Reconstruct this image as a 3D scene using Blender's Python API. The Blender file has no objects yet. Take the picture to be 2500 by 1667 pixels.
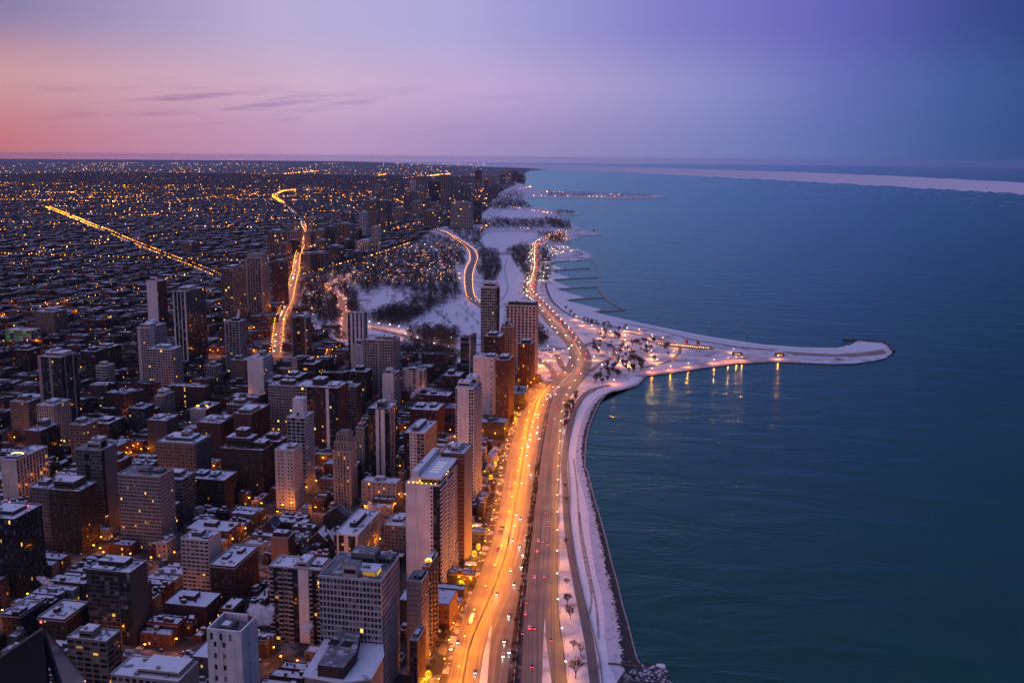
import bpy, math, random
from mathutils import Vector, noise
random.seed(7)
R = math.radians
scn = bpy.context.scene
COL = scn.collection

# ------------------------------------------------------------------ camera
CAM_Z, PITCH, YAW, ROLL, LENS = 310.0, R(10.47), R(10.5), R(0.5), 35.0
PW, PH, FPX = 2500, 1667, 35 / 36 * 2500
_cy, _sy = math.cos(YAW), math.sin(YAW)
FWD = Vector((-_sy * math.cos(PITCH), _cy * math.cos(PITCH), -math.sin(PITCH)))
_r0 = Vector((_cy, _sy, 0)); _u0 = _r0.cross(FWD)
RT = _r0 * math.cos(ROLL) + _u0 * math.sin(ROLL)
UP = _u0 * math.cos(ROLL) - _r0 * math.sin(ROLL)
cam = bpy.data.cameras.new('camera'); cam.lens = LENS; cam.sensor_width = 36
cam.clip_start = 1; cam.clip_end = 200000
cam_o = bpy.data.objects.new('camera', cam); COL.objects.link(cam_o)
from mathutils import Matrix
M3 = Matrix((RT, UP, -FWD)).transposed()
cam_o.matrix_world = Matrix.Translation((0, 0, CAM_Z)) @ M3.to_4x4()
scn.camera = cam_o

# ------------------------------------------------------------------ world: dusk sky
wd = bpy.data.worlds.new('World'); scn.world = wd; wd.use_nodes = True
nt = wd.node_tree; nt.nodes.clear()
def nd(t, typ, **kw):
    n = t.nodes.new(typ)
    for k, v in kw.items(): setattr(n, k, v)
    return n
def mth(t, op, a, b=None, c=None, clamp=False):
    n = nd(t, 'ShaderNodeMath', operation=op); n.use_clamp = clamp
    for i, v in enumerate((a, b, c)):
        if v is None: continue
        if isinstance(v, (int, float)): n.inputs[i].default_value = v
        else: t.links.new(v, n.inputs[i])
    return n.outputs[0]
def ramp(t, fac, stops, interp='EASE'):
    n = nd(t, 'ShaderNodeValToRGB'); n.color_ramp.interpolation = interp
    el = n.color_ramp.elements
    while len(el) < len(stops): el.new(0.5)
    for e, (p, c) in zip(el, stops):
        e.position = p; e.color = (*c, 1) if len(c) == 3 else c
    t.links.new(fac, n.inputs[0]); return n.outputs[0]
def mixc(t, fac, a, b, mode='MIX'):
    n = nd(t, 'ShaderNodeMix', data_type='RGBA', blend_type=mode)
    for s, v in ((n.inputs[0], fac), (n.inputs[6], a), (n.inputs[7], b)):
        if isinstance(v, (int, float)): s.default_value = v
        elif isinstance(v, tuple): s.default_value = (*v, 1)
        else: t.links.new(v, s)
    return n.outputs[2]
SUN_EL, SUN_AZ = R(-3.0), R(240)          # the sun has set in the west-southwest
sky = nd(nt, 'ShaderNodeTexSky', sky_type='NISHITA'); sky.sun_disc = False
sky.sun_elevation = SUN_EL; sky.sun_rotation = SUN_AZ
tc = nd(nt, 'ShaderNodeTexCoord'); sp = nd(nt, 'ShaderNodeSeparateXYZ')
nt.links.new(tc.outputs['Generated'], sp.inputs[0])
X, Y, Z = sp.outputs
hz = mth(nt, 'SQRT', mth(nt, 'ADD', mth(nt, 'MULTIPLY', X, X), mth(nt, 'MULTIPLY', Y, Y)))
west = mth(nt, 'MULTIPLY_ADD', mth(nt, 'DIVIDE', X, mth(nt, 'MAXIMUM', hz, 0.001)), -0.5, 0.5)
def sr(r, g_, b_): return tuple((c / 255 / 12.92) if c < 11 else ((c / 255 + .055) / 1.055) ** 2.4 for c in (r, g_, b_))
hor = ramp(nt, west, [(p, sr(*c)) for p, c in [(0, (40, 60, 108)), (.356, (54, 78, 134)), (.39, (68, 92, 150)), (.44, (95, 112, 174)), (.5, (123, 130, 186)), (.591, (159, 142, 192)), (.68, (187, 152, 192)), (.763, (194, 134, 160)), (.806, (196, 118, 126)), (1, (210, 122, 112))]], 'LINEAR')
low = ramp(nt, west, [(p, sr(*c)) for p, c in [(0, (40, 66, 115)), (.356, (54, 82, 140)), (.39, (70, 95, 157)), (.44, (104, 112, 182)), (.5, (141, 143, 201)), (.6, (191, 167, 211)), (.68, (206, 177, 206)), (.763, (204, 162, 180)), (.806, (206, 154, 160)), (1, (214, 150, 142))]], 'LINEAR')
mid = ramp(nt, west, [(p, sr(*c)) for p, c in [(0, (38, 58, 112)), (.356, (50, 68, 130)), (.39, (66, 79, 148)), (.44, (100, 100, 182)), (.52, (131, 128, 200)), (.62, (174, 169, 218)), (.697, (186, 174, 213)), (.763, (160, 147, 188)), (.806, (136, 124, 164)), (1, (130, 118, 150))]], 'LINEAR')
zen = ramp(nt, west, [(0.0, (.10, .16, .40)), (0.5, (.25, .27, .62)), (1.0, (.33, .31, .64))], 'LINEAR')
f0 = nd(nt, 'ShaderNodeMapRange', interpolation_type='SMOOTHSTEP'); nt.links.new(Z, f0.inputs[0]); f0.inputs[1].default_value = .004; f0.inputs[2].default_value = .075
f1 = nd(nt, 'ShaderNodeMapRange', interpolation_type='SMOOTHSTEP'); nt.links.new(Z, f1.inputs[0]); f1.inputs[1].default_value = .062; f1.inputs[2].default_value = .128
f2 = nd(nt, 'ShaderNodeMapRange', interpolation_type='SMOOTHSTEP'); nt.links.new(Z, f2.inputs[0]); f2.inputs[1].default_value = .15; f2.inputs[2].default_value = .55
c1 = mixc(nt, f1.outputs[0], mixc(nt, f0.outputs[0], hor, low), mid); c2 = mixc(nt, f2.outputs[0], c1, zen)
# thin streaks of cloud low over the horizon
az = mth(nt, 'ARCTAN2', X, Y)
cv = nd(nt, 'ShaderNodeCombineXYZ')
nt.links.new(mth(nt, 'MULTIPLY', az, 6.5), cv.inputs[0])
nt.links.new(mth(nt, 'MULTIPLY', mth(nt, 'MULTIPLY_ADD', az, -0.09, Z), 75.0), cv.inputs[1])
cn = nd(nt, 'ShaderNodeTexNoise'); cn.inputs['Scale'].default_value = 1.0; cn.inputs['Detail'].default_value = 5; cn.inputs['Roughness'].default_value = .55
nt.links.new(cv.outputs[0], cn.inputs['Vector'])
cm = nd(nt, 'ShaderNodeMapRange', interpolation_type='SMOOTHSTEP'); nt.links.new(cn.outputs[0], cm.inputs[0]); cm.inputs[1].default_value = .50; cm.inputs[2].default_value = .66
cb = mth(nt, 'MULTIPLY', mth(nt, 'SUBTRACT', Z, .047), 45.0)
band = mth(nt, 'POWER', 2.718, mth(nt, 'MULTIPLY', mth(nt, 'MULTIPLY', cb, cb), -1.0))
wm_ = nd(nt, 'ShaderNodeMapRange', interpolation_type='SMOOTHSTEP'); nt.links.new(west, wm_.inputs[0]); wm_.inputs[1].default_value = .52; wm_.inputs[2].default_value = .76
wm2 = nd(nt, 'ShaderNodeMapRange', interpolation_type='SMOOTHSTEP'); nt.links.new(west, wm2.inputs[0]); wm2.inputs[1].default_value = .80; wm2.inputs[2].default_value = .765
cf = mth(nt, 'MULTIPLY', mth(nt, 'MULTIPLY', cm.outputs[0], band), mth(nt, 'MULTIPLY', mth(nt, 'MULTIPLY', wm_.outputs[0], wm2.outputs[0]), .9))
c3 = mixc(nt, cf, c2, mixc(nt, 1.0, c2, (.62, .62, .80), 'MULTIPLY'))
bg1 = nd(nt, 'ShaderNodeBackground'); nt.links.new(c3, bg1.inputs[0]); bg1.inputs[1].default_value = 1.0
bg2 = nd(nt, 'ShaderNodeBackground'); nt.links.new(sky.outputs[0], bg2.inputs[0]); bg2.inputs[1].default_value = 0.010
ads = nd(nt, 'ShaderNodeAddShader'); out = nd(nt, 'ShaderNodeOutputWorld')
nt.links.new(bg1.outputs[0], ads.inputs[0]); nt.links.new(bg2.outputs[0], ads.inputs[1]); nt.links.new(ads.outputs[0], out.inputs[0])

# the broad afterglow of the set sun
sl = bpy.data.lights.new('sun', 'SUN'); sl.energy = 0.30; sl.angle = R(50); sl.color = (1.0, .60, .52)
so = bpy.data.objects.new('sun', sl); COL.objects.link(so)
so.rotation_euler = Vector((-math.sin(R(205)) * 1.0, -math.cos(R(205)) * 1.0, -0.30)).to_track_quat('-Z', 'Y').to_euler()

vs = scn.view_settings; vs.view_transform = 'Standard'; vs.look = 'None'; vs.exposure = 0; vs.gamma = 1; vs.use_curve_mapping = False
cy = scn.cycles
cy.max_bounces = 6; cy.diffuse_bounces = 2; cy.glossy_bounces = 2; cy.transmission_bounces = 2; cy.volume_bounces = 5; cy.transparent_max_bounces = 4
cy.sample_clamp_indirect = 1.5; cy.use_denoising = True; cy.use_light_tree = True; cy.caustics_reflective = False; cy.caustics_refractive = False
cy.blur_glossy = 1.0

# ------------------------------------------------------------------ pixel <-> place
def ray(px, py): return FWD + RT * ((px - PW / 2) / FPX) - UP * ((py - PH / 2) / FPX)
def G(px, py, z=0.0):
    d = ray(px, py)
    if d.z > -0.0051: d.z = -0.0051
    t = (z - CAM_Z) / d.z
    return Vector((d.x * t, d.y * t, z))
def proj(x, y, z=0.0):
    v = Vector((x, y, z - CAM_Z)); d = v.dot(FWD)
    if d < 1: return (-9999, -9999)
    return (PW / 2 + FPX * v.dot(RT) / d, PH / 2 - FPX * v.dot(UP) / d)
def inpoly(p, poly):
    x, y = p; c = False; j = len(poly) - 1
    for i in range(len(poly)):
        xi, yi = poly[i]; xj, yj = poly[j]
        if (yi > y) != (yj > y) and x < (xj - xi) * (y - yi) / (yj - yi) + xi: c = not c
        j = i
    return c

# ------------------------------------------------------------------ materials
def mat(name, col, rough=.8, var=0.0, vscale=.3, spec=.3, bump=0.0, bscale=1.0, emit=None, estr=0):
    m = bpy.data.materials.new(name); m.use_nodes = True; t = m.node_tree
    b = t.nodes['Principled BSDF']; b.inputs['Roughness'].default_value = rough
    b.inputs['Specular IOR Level'].default_value = spec
    b.inputs['Base Color'].default_value = (*col, 1)
    if var:
        c = nd(t, 'ShaderNodeTexCoord'); n = nd(t, 'ShaderNodeTexNoise'); n.inputs['Scale'].default_value = vscale; n.inputs['Detail'].default_value = 6
        t.links.new(c.outputs['Object'], n.inputs['Vector'])
        lo = tuple(x * (1 - var) for x in col); hi = tuple(min(1, x * (1 + var)) for x in col)
        t.links.new(ramp(t, n.outputs[0], [(.25, lo), (.75, hi)], 'LINEAR'), b.inputs['Base Color'])
        if bump:
            bp = nd(t, 'ShaderNodeBump'); bp.inputs['Strength'].default_value = bump
            n2 = nd(t, 'ShaderNodeTexNoise'); n2.inputs['Scale'].default_value = bscale; n2.inputs['Detail'].default_value = 5
            t.links.new(c.outputs['Object'], n2.inputs['Vector']); t.links.new(n2.outputs[0], bp.inputs['Height']); t.links.new(bp.outputs[0], b.inputs['Normal'])
    if emit:
        b.inputs['Emission Color'].default_value = (*emit, 1); b.inputs['Emission Strength'].default_value = estr
    return m
def emat(name, col, s, var=0.0, samp='NONE'):
    m = bpy.data.materials.new(name); m.use_nodes = True; t = m.node_tree; t.nodes.clear()
    e = nd(t, 'ShaderNodeEmission'); o = nd(t, 'ShaderNodeOutputMaterial'); e.inputs[0].default_value = (*col, 1); e.inputs[1].default_value = s
    if var:
        g = nd(t, 'ShaderNodeNewGeometry'); p = mth(t, 'POWER', g.outputs['Random Per Island'], 2.2)
        t.links.new(mth(t, 'MULTIPLY_ADD', p, s * var * 2, s * (1 - var) * .5), e.inputs[1])
        t.links.new(ramp(t, g.outputs['Random Per Island'], [(0, tuple(c * k for c, k in zip(col, (1, .75, .5)))), (.55, col), (.95, col), (1, (1, .7, .4))], 'LINEAR'), e.inputs[0])
    t.links.new(e.outputs[0], o.inputs[0]); m.cycles.emission_sampling = samp
    return m
def wallmat(name, c):
    m = mat(name, c, .85, .16, .12); t = m.node_tree; b = t.nodes['Principled BSDF']; src = b.inputs['Base Color'].links[0].from_socket
    co = nd(t, 'ShaderNodeTexCoord'); mp = nd(t, 'ShaderNodeMapping'); mp.inputs['Scale'].default_value = (.55, .55, .035); t.links.new(co.outputs['Object'], mp.inputs[0])
    n = nd(t, 'ShaderNodeTexNoise'); n.inputs['Scale'].default_value = 1; n.inputs['Detail'].default_value = 5; n.inputs['Roughness'].default_value = .65; t.links.new(mp.outputs[0], n.inputs['Vector'])
    t.links.new(mixc(t, 1.0, src, ramp(t, n.outputs[0], [(.35, (.74, .72, .70)), (.5, (1, 1, 1)), (.75, (1.08, 1.07, 1.06))], 'LINEAR'), 'MULTIPLY'), b.inputs['Base Color'])
    return m
WALL = {k: wallmat('wall_' + k, c) for k, c in dict(
    white=(.60, .55, .55), cream=(.47, .40, .36), tan=(.20, .145, .115), beige=(.29, .235, .215), brick=(.072, .028, .023), brown=(.055, .034, .028),
    gray=(.135, .118, .117), dark=(.024, .024, .029), concrete=(.28, .25, .245), pink=(.47, .38, .37), stone=(.29, .24, .21), redbrown=(.088, .040, .034), slate=(.058, .052, .057)).items()}
def glassmat(name, base, rough):
    m = bpy.data.materials.new(name); m.use_nodes = True; t = m.node_tree; b = t.nodes['Principled BSDF']
    g = nd(t, 'ShaderNodeNewGeometry')
    t.links.new(ramp(t, g.outputs['Random Per Island'], [(0, tuple(c * .5 for c in base)), (.62, base), (.74, tuple(c * 2 for c in base)), (.9, (.13, .12, .125)), (1, (.24, .22, .22))], 'LINEAR'), b.inputs['Base Color'])
    b.inputs['Roughness'].default_value = rough; b.inputs['Specular IOR Level'].default_value = .5
    return m
GLASS = glassmat('window_glass', (.022, .024, .030), .12)
GLASSB = glassmat('bluish_glass', (.035, .045, .06), .08)
LIT = emat('lit_window', (1.0, .52, .10), 1.5, .8)
LITG = emat('green_lit_window', (.12, .75, .22), .22, .4)
AMBER = emat('amber_lamp', (1.0, .36, .018), 26)
AMBERF = emat('far_amber_lamp', (1.0, .34, .022), 9, .6)
PEACH = emat('peach_lamp', (1.0, .66, .36), 30)
WHITEL = emat('white_lamp', (1.0, .90, .78), 30)
REDL = emat('red_beacon', (1.0, .03, .04), 14)
HEAD = emat('headlight', (1.0, .84, .58), 24); TAIL = emat('taillight', (1.0, .035, .025), 18)
FAIRY = emat('fairy_bulb', (1.0, .50, .015), 7, .5)  # emission added to imitate floodlight caught in tree crowns
GREENS = emat('green_signal', (.05, 1.0, .45), 14); BLUEL = emat('blue_light', (.25, .15, 1.0), 8)

def snowmat(name, cover, col=(.80, .80, .84), under=(.07, .065, .065), scale=.12, edge=.06, detail=7, dist=.6):
    m = bpy.data.materials.new(name); m.use_nodes = True; t = m.node_tree; b = t.nodes['Principled BSDF']
    g = nd(t, 'ShaderNodeNewGeometry')
    n = nd(t, 'ShaderNodeTexNoise'); n.inputs['Scale'].default_value = scale; n.inputs['Detail'].default_value = detail; n.inputs['Roughness'].default_value = .62; n.inputs['Distortion'].default_value = dist
    t.links.new(g.outputs['Position'], n.inputs['Vector'])
    mr = nd(t, 'ShaderNodeMapRange', interpolation_type='SMOOTHSTEP'); t.links.new(n.outputs[0], mr.inputs[0])
    th = .5 + (cover - .5) * .55
    mr.inputs[1].default_value = th - edge; mr.inputs[2].default_value = th + edge
    n2 = nd(t, 'ShaderNodeTexNoise'); n2.inputs['Scale'].default_value = scale * 6; n2.inputs['Detail'].default_value = 4
    t.links.new(g.outputs['Position'], n2.inputs['Vector'])
    sc = ramp(t, n2.outputs[0], [(.3, tuple(c * .82 for c in col)), (.7, col)], 'LINEAR')
    t.links.new(mixc(t, mr.outputs[0], sc, under), b.inputs['Base Color'])
    b.inputs['Roughness'].default_value = .75; b.inputs['Specular IOR Level'].default_value = .25
    return m
ROOFSNOW = snowmat('roof_snow', .70, scale=.17, edge=.05)
ROOFCLEAN = snowmat('roof_snow_smooth', .80, scale=.09)
ROOFGRAY = snowmat('roof_gravel', .38, col=(.55, .55, .60), under=(.17, .165, .17), scale=.15)
FARROOF = snowmat('far_roof_snow', .46, col=(.62, .60, .64), scale=.05, under=(.035, .027, .028))
GROUND = snowmat('city_ground', .30, col=(.34, .33, .35), under=(.035, .03, .03), scale=.045, edge=.14)
PARK = snowmat('park_snow', .66, col=(.76, .75, .78), under=(.16, .13, .12), scale=.030, edge=.16)
PLAIN = snowmat('smooth_snow', .97, col=(.80, .79, .82), under=(.5, .5, .54), scale=.03, edge=.2)
SHELF = snowmat('shelf_snow', .95, col=(.88, .86, .88), under=(.45, .44, .48), scale=.05, edge=.25)
ICE = snowmat('rough_ice', .72, col=(.62, .62, .70), under=(.20, .20, .24), scale=.16, edge=.12)
WETROCK = snowmat('wet_step', .22, col=(.45, .45, .50), under=(.035, .032, .033), scale=.25, edge=.04)
SAND = mat('wet_sand', (.30, .22, .18), .8, .3, .05)
CONC = mat('concrete', (.34, .32, .31), .8, .2, .2)
DARKC = mat('dark_concrete', (.10, .095, .10), .8, .3, .2)
METAL = mat('grey_metal', (.22, .22, .23), .45, spec=.5); POLE = mat('lamp_pole', (.10, .10, .10), .5)
BARK = mat('bark', (.060, .043, .036), .9, .3, 2); TWIG = mat('twigs', (.052, .034, .030), .9); FARWOOD = mat('far_wood', (.050, .036, .036), .95)
RUST = mat('russet_leaves', (.11, .05, .03), .9)
HEDGE = mat('evergreen', (.025, .035, .025), .9)

def roadmat(name, col, streak):
    m = bpy.data.materials.new(name); m.use_nodes = True; t = m.node_tree; b = t.nodes['Principled BSDF']
    uv = nd(t, 'ShaderNodeUVMap'); mp = nd(t, 'ShaderNodeMapping'); mp.inputs['Scale'].default_value = (1.05, .006, 1)
    t.links.new(uv.outputs[0], mp.inputs[0])
    n = nd(t, 'ShaderNodeTexNoise'); n.inputs['Scale'].default_value = 1; n.inputs['Detail'].default_value = 3; t.links.new(mp.outputs[0], n.inputs['Vector'])
    g = nd(t, 'ShaderNodeNewGeometry'); n2 = nd(t, 'ShaderNodeTexNoise'); n2.inputs['Scale'].default_value = .05; n2.inputs['Detail'].default_value = 5; t.links.new(g.outputs['Position'], n2.inputs['Vector'])
    a = ramp(t, n.outputs[0], [(.33, tuple(c * (1 - streak) for c in col)), (.5, col), (.68, tuple(c * (1 + 1.5 * streak) for c in col))], 'LINEAR')
    k = ramp(t, n2.outputs[0], [(.3, (.72, .72, .72)), (.7, (1.2, 1.2, 1.2))], 'LINEAR')
    t.links.new(mixc(t, 1.0, a, k, 'MULTIPLY'), b.inputs['Base Color'])
    b.inputs['Roughness'].default_value = .55; b.inputs['Specular IOR Level'].default_value = .35
    return m
ROAD = roadmat('salted_asphalt', (.15, .132, .118), .45)
STREET = roadmat('street_asphalt', (.10, .095, .095), .4)
PATHM = roadmat('path_asphalt', (.115, .108, .11), .25)

def watermat():
    m = bpy.data.materials.new('lake_water'); m.use_nodes = True; t = m.node_tree; t.nodes.clear()
    g = nd(t, 'ShaderNodeNewGeometry')
    def nz(scale, sx, sy, rot, det, dist=0.0):
        mp = nd(t, 'ShaderNodeMapping'); mp.inputs['Scale'].default_value = (sx, sy, 1); mp.inputs['Rotation'].default_value = (0, 0, rot)
        t.links.new(g.outputs['Position'], mp.inputs[0])
        n = nd(t, 'ShaderNodeTexNoise'); n.inputs['Scale'].default_value = scale; n.inputs['Detail'].default_value = det; n.inputs['Roughness'].default_value = .6; n.inputs['Distortion'].default_value = dist
        t.links.new(mp.outputs[0], n.inputs['Vector']); return n.outputs[0]
    big = nz(.011, .7, 1.5, R(28), 5, 1.2); sml = nz(.05, .7, 1.3, R(16), 5, .8)
    h = mth(t, 'MULTIPLY_ADD', big, 11.0, mth(t, 'MULTIPLY', sml, 1.3))
    bp = nd(t, 'ShaderNodeBump'); bp.inputs['Strength'].default_value = .34; bp.inputs['Distance'].default_value = 1.0
    t.links.new(h, bp.inputs['Height'])
    df = nd(t, 'ShaderNodeBsdfDiffuse'); gs = nd(t, 'ShaderNodeBsdfGlossy'); gs.inputs['Roughness'].default_value = .20; gs.inputs['Color'].default_value = (.45, .79, .82, 1)
    fr = nd(t, 'ShaderNodeFresnel'); fr.inputs['IOR'].default_value = 1.33
    t.links.new(bp.outputs[0], gs.inputs['Normal']); t.links.new(bp.outputs[0], fr.inputs['Normal'])
    t.links.new(ramp(t, nz(.0035, .6, 1.3, R(20), 3), [(.3, (.002, .036, .019)), (.7, (.004, .058, .032))], 'LINEAR'), df.inputs['Color'])
    mx = nd(t, 'ShaderNodeMixShader'); o = nd(t, 'ShaderNodeOutputMaterial'); t.links.new(mth(t, 'MULTIPLY', fr.outputs[0], 1.0), mx.inputs[0]); t.links.new(df.outputs[0], mx.inputs[1]); t.links.new(gs.outputs[0], mx.inputs[2]); t.links.new(mx.outputs[0], o.inputs[0])
    return m
WATER = watermat()

# ------------------------------------------------------------------ mesh helpers
class MB:
    def __init__(s): s.v = []; s.f = []; s.m = []; s.uv = None
    def quad(s, a, b, c, d, mi=0):
        n = len(s.v); s.v += [tuple(a), tuple(b), tuple(c), tuple(d)]; s.f.append((n, n + 1, n + 2, n + 3)); s.m.append(mi)
    def tri(s, a, b, c, mi=0):
        n = len(s.v); s.v += [tuple(a), tuple(b), tuple(c)]; s.f.append((n, n + 1, n + 2)); s.m.append(mi)
    def box(s, x0, x1, y0, y1, z0, z1, mi=0, top=True, bottom=False):
        n = len(s.v)
        s.v += [(x0, y0, z0), (x1, y0, z0), (x1, y1, z0), (x0, y1, z0), (x0, y0, z1), (x1, y0, z1), (x1, y1, z1), (x0, y1, z1)]
        fs = [(0, 1, 5, 4), (1, 2, 6, 5), (2, 3, 7, 6), (3, 0, 4, 7)]
        if top: fs.append((4, 5, 6, 7))
        if bottom: fs.append((3, 2, 1, 0))
        for q in fs: s.f.append(tuple(n + i for i in q)); s.m.append(mi)
    def prism(s, poly, z0, z1, mi=0, tmi=None, bottom=False):
        n = len(s.v); k = len(poly)
        s.v += [(x, y, z0) for x, y in poly] + [(x, y, z1) for x, y in poly]
        for i in range(k):
            j = (i + 1) % k; s.f.append((n + i, n + j, n + k + j, n + k + i)); s.m.append(mi)
        s.f.append(tuple(n + k + i for i in range(k))); s.m.append(mi if tmi is None else tmi)
    def tube(s, a, b, r0, r1, k=5, mi=0):
        a = Vector(a); b = Vector(b); d = (b - a)
        if d.length < 1e-6: return
        d.normalize(); u = d.orthogonal().normalized(); w = d.cross(u); n = len(s.v)
        for p, r in ((a, r0), (b, r1)):
            for i in range(k):
                an = 2 * math.pi * i / k; s.v.append(tuple(p + u * (r * math.cos(an)) + w * (r * math.sin(an))))
        for i in range(k):
            j = (i + 1) % k; s.f.append((n + i, n + j, n + k + j, n + k + i)); s.m.append(mi)
        s.f.append(tuple(n + k + i for i in range(k))); s.m.append(mi)
    def octa(s, c, r, mi=0, rz=None):
        x, y, z = c; rz = rz or r; n = len(s.v)
        s.v += [(x + r, y, z), (x, y + r, z), (x - r, y, z), (x, y - r, z), (x, y, z + rz), (x, y, z - rz)]
        for q in ((0, 1, 4), (1, 2, 4), (2, 3, 4), (3, 0, 4), (1, 0, 5), (2, 1, 5), (3, 2, 5), (0, 3, 5)): s.f.append(tuple(n + i for i in q)); s.m.append(mi)
    def mesh(s, name, mats, smooth=False):
        me = bpy.data.meshes.new(name); me.from_pydata(s.v, [], s.f)
        for m in (mats if isinstance(mats, (list, tuple)) else [mats]): me.materials.append(m)
        if len(me.materials) > 1: me.polygons.foreach_set('material_index', s.m)
        if smooth: me.polygons.foreach_set('use_smooth', [True] * len(s.f))
        me.update(); return me
    def build(s, name, mats, parent=None, loc=None, smooth=False, kind=None):
        if not s.f: return None
        return put(name, s.mesh(name, mats, smooth), parent, loc, kind)
def put(name, me, parent=None, loc=None, kind=None, rz=None, sc=None):
    o = bpy.data.objects.new(name, me); COL.objects.link(o)
    if parent is not None: o.parent = parent
    if loc is not None: o.location = loc
    if rz is not None: o.rotation_euler = (0, 0, rz)
    if sc is not None: o.scale = (sc,) * 3 if isinstance(sc, (int, float)) else sc
    if kind: o['kind'] = kind
    return o
def tag(o, label, cat, group=None):
    o['label'] = label; o['category'] = cat
    if group: o['group'] = group
    return o
def thing(name, label, cat, loc, group=None, rz=0.0):
    o = put(name, None, None, loc, rz=rz); o.empty_display_size = 1
    return tag(o, label, cat, group)
ONES = ['', 'first', 'second', 'third', 'fourth', 'fifth', 'sixth', 'seventh', 'eighth', 'ninth', 'tenth', 'eleventh', 'twelfth', 'thirteenth', 'fourteenth', 'fifteenth', 'sixteenth', 'seventeenth', 'eighteenth', 'nineteenth']
TENS = ['', '', 'twent', 'thirt', 'fort', 'fift', 'sixt', 'sevent', 'eight', 'ninet']
def ordw(n):
    if n < 20: return ONES[n]
    if n < 100: return TENS[n // 10] + ('ieth' if n % 10 == 0 else 'y-' + ONES[n % 10])
    return 'hundredth' if n == 100 else ('hundred-and-' if n < 200 else 'two-hundred-and-') + ordw(n % 100 or 1)

def interp(tab, y):
    if y >= tab[0][1]: return tab[0][0]
    for (xa, ya), (xb, yb) in zip(tab, tab[1:]):
        if yb <= y <= ya: return xa + (xb - xa) * (ya - y) / max(1e-6, ya - yb)
    return tab[-1][0]
def ysamples(y1, y0):
    """ rows from near (large y) to far, about evenly spaced on the ground """
    r = []; y = y1
    while y > y0: r.append(y); y -= max(.6, min(9, (y - 395) * .009))
    r.append(y0); return r
def smooth_tab(L, Rr, ys, z):
    a = [G(interp(L, y), y, z) for y in ys]; b = [G(interp(Rr, y), y, z) for y in ys]
    for _ in range(6):
        for q in (a, b):
            c = [q[i] if i in (0, len(q) - 1) else (q[i - 1] + q[i] * 2 + q[i + 1]) / 4 for i in range(len(q))]
            q[:] = c
    return a, b
def strip(name, a, b, m, parts=4, kind='structure', width_uv=True):
    """ a sheet between two world polylines, with uv in metres """
    me = bpy.data.meshes.new(name); v = []; f = []; uvs = []; d = 0.0
    for i, (p, q) in enumerate(zip(a, b)):
        if i: d += ((p + q) / 2 - (a[i - 1] + b[i - 1]) / 2).length
        w = (q - p).length
        for k in range(parts + 1):
            s_ = k / parts; v.append(tuple(p.lerp(q, s_))); uvs.append((s_ * w, d))
    n = parts + 1
    for i in range(len(a) - 1):
        for k in range(parts): f.append((i * n + k, i * n + k + 1, (i + 1) * n + k + 1, (i + 1) * n + k))
    me.from_pydata(v, [], f); ul = me.uv_layers.new(name='UVMap')
    for lo in me.loops: ul.data[lo.index].uv = uvs[lo.vertex_index]
    me.materials.append(m); me.update()
    return put(name, me, kind=kind)
def catmull(pts, step=12.0):
    out = []
    P = [pts[0] * 2 - pts[1]] + list(pts) + [pts[-1] * 2 - pts[-2]]
    for i in range(1, len(P) - 2):
        n = max(2, min(60, int((P[i + 1] - P[i]).length / step)))
        for k in range(n):
            t = k / n; a, b, c, d = P[i - 1:i + 3]
            out.append(.5 * (2 * b + (c - a) * t + (2 * a - 5 * b + 4 * c - d) * t * t + (3 * b - a - 3 * c + d) * t ** 3))
    out.append(pts[-1]); return out
def line_road(name, ppts, width, z, m, step=12.0, kind='structure'):
    c = catmull([G(*p, z) for p in ppts], step); a = []; b = []
    for i, p in enumerate(c):
        t = (c[min(i + 1, len(c) - 1)] - c[max(i - 1, 0)]); t.z = 0; t.normalize(); nrm = Vector((t.y, -t.x, 0))
        a.append(p - nrm * width / 2); b.append(p + nrm * width / 2)
    strip(name, a, b, m, 2, kind); return c
def along(c, spacing, start=0.0):
    """ points and directions spaced along a polyline """
    out = []; nxt = start; d = 0.0
    for p, q in zip(c, c[1:]):
        L = (q - p).length
        while nxt <= d + L and L > 0:
            out.append((p.lerp(q, (nxt - d) / L), (q - p).normalized())); nxt += spacing
        d += L
    return out
def earclip(P):
    n = len(P); idx = list(range(n)); area = sum(P[i][0] * P[(i + 1) % n][1] - P[(i + 1) % n][0] * P[i][1] for i in range(n))
    if area < 0: idx.reverse()
    cr_ = lambda a, b, c: (P[b][0] - P[a][0]) * (P[c][1] - P[a][1]) - (P[b][1] - P[a][1]) * (P[c][0] - P[a][0])
    out = []; guard = 0
    while len(idx) > 3 and guard < 3:
        hit = False
        for k in range(len(idx)):
            a, b, c = idx[k - 1], idx[k], idx[(k + 1) % len(idx)]
            if cr_(a, b, c) <= 0: continue
            if any(q_ not in (a, b, c) and cr_(a, b, q_) >= 0 and cr_(b, c, q_) >= 0 and cr_(c, a, q_) >= 0 for q_ in idx): continue
            out.append((a, b, c)); idx.pop(k); hit = True; break
        if not hit:
            guard += 1; m_ = min(range(len(idx)), key=lambda k: abs(cr_(idx[k - 1], idx[k], idx[(k + 1) % len(idx)]))); idx.pop(m_)
    if len(idx) == 3: out.append(tuple(idx))
    return out
def sheet(name, poly, z, m, kind='structure', skirt=0.0):
    pts = [Vector((p[0], p[1], z)) for p in poly]; mb = MB(); mb.v = [tuple(p) for p in pts]
    for t in earclip([(float(p[0]), float(p[1])) for p in poly]): mb.f.append(t); mb.m.append(0)
    if skirt:
        n = len(pts)
        for i in range(n):
            p, q = pts[i], pts[(i + 1) % n]; mb.quad(p, q, q - Vector((0, 0, skirt)), p - Vector((0, 0, skirt)), 1)
    return mb.build(name, m, kind=kind)

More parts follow.
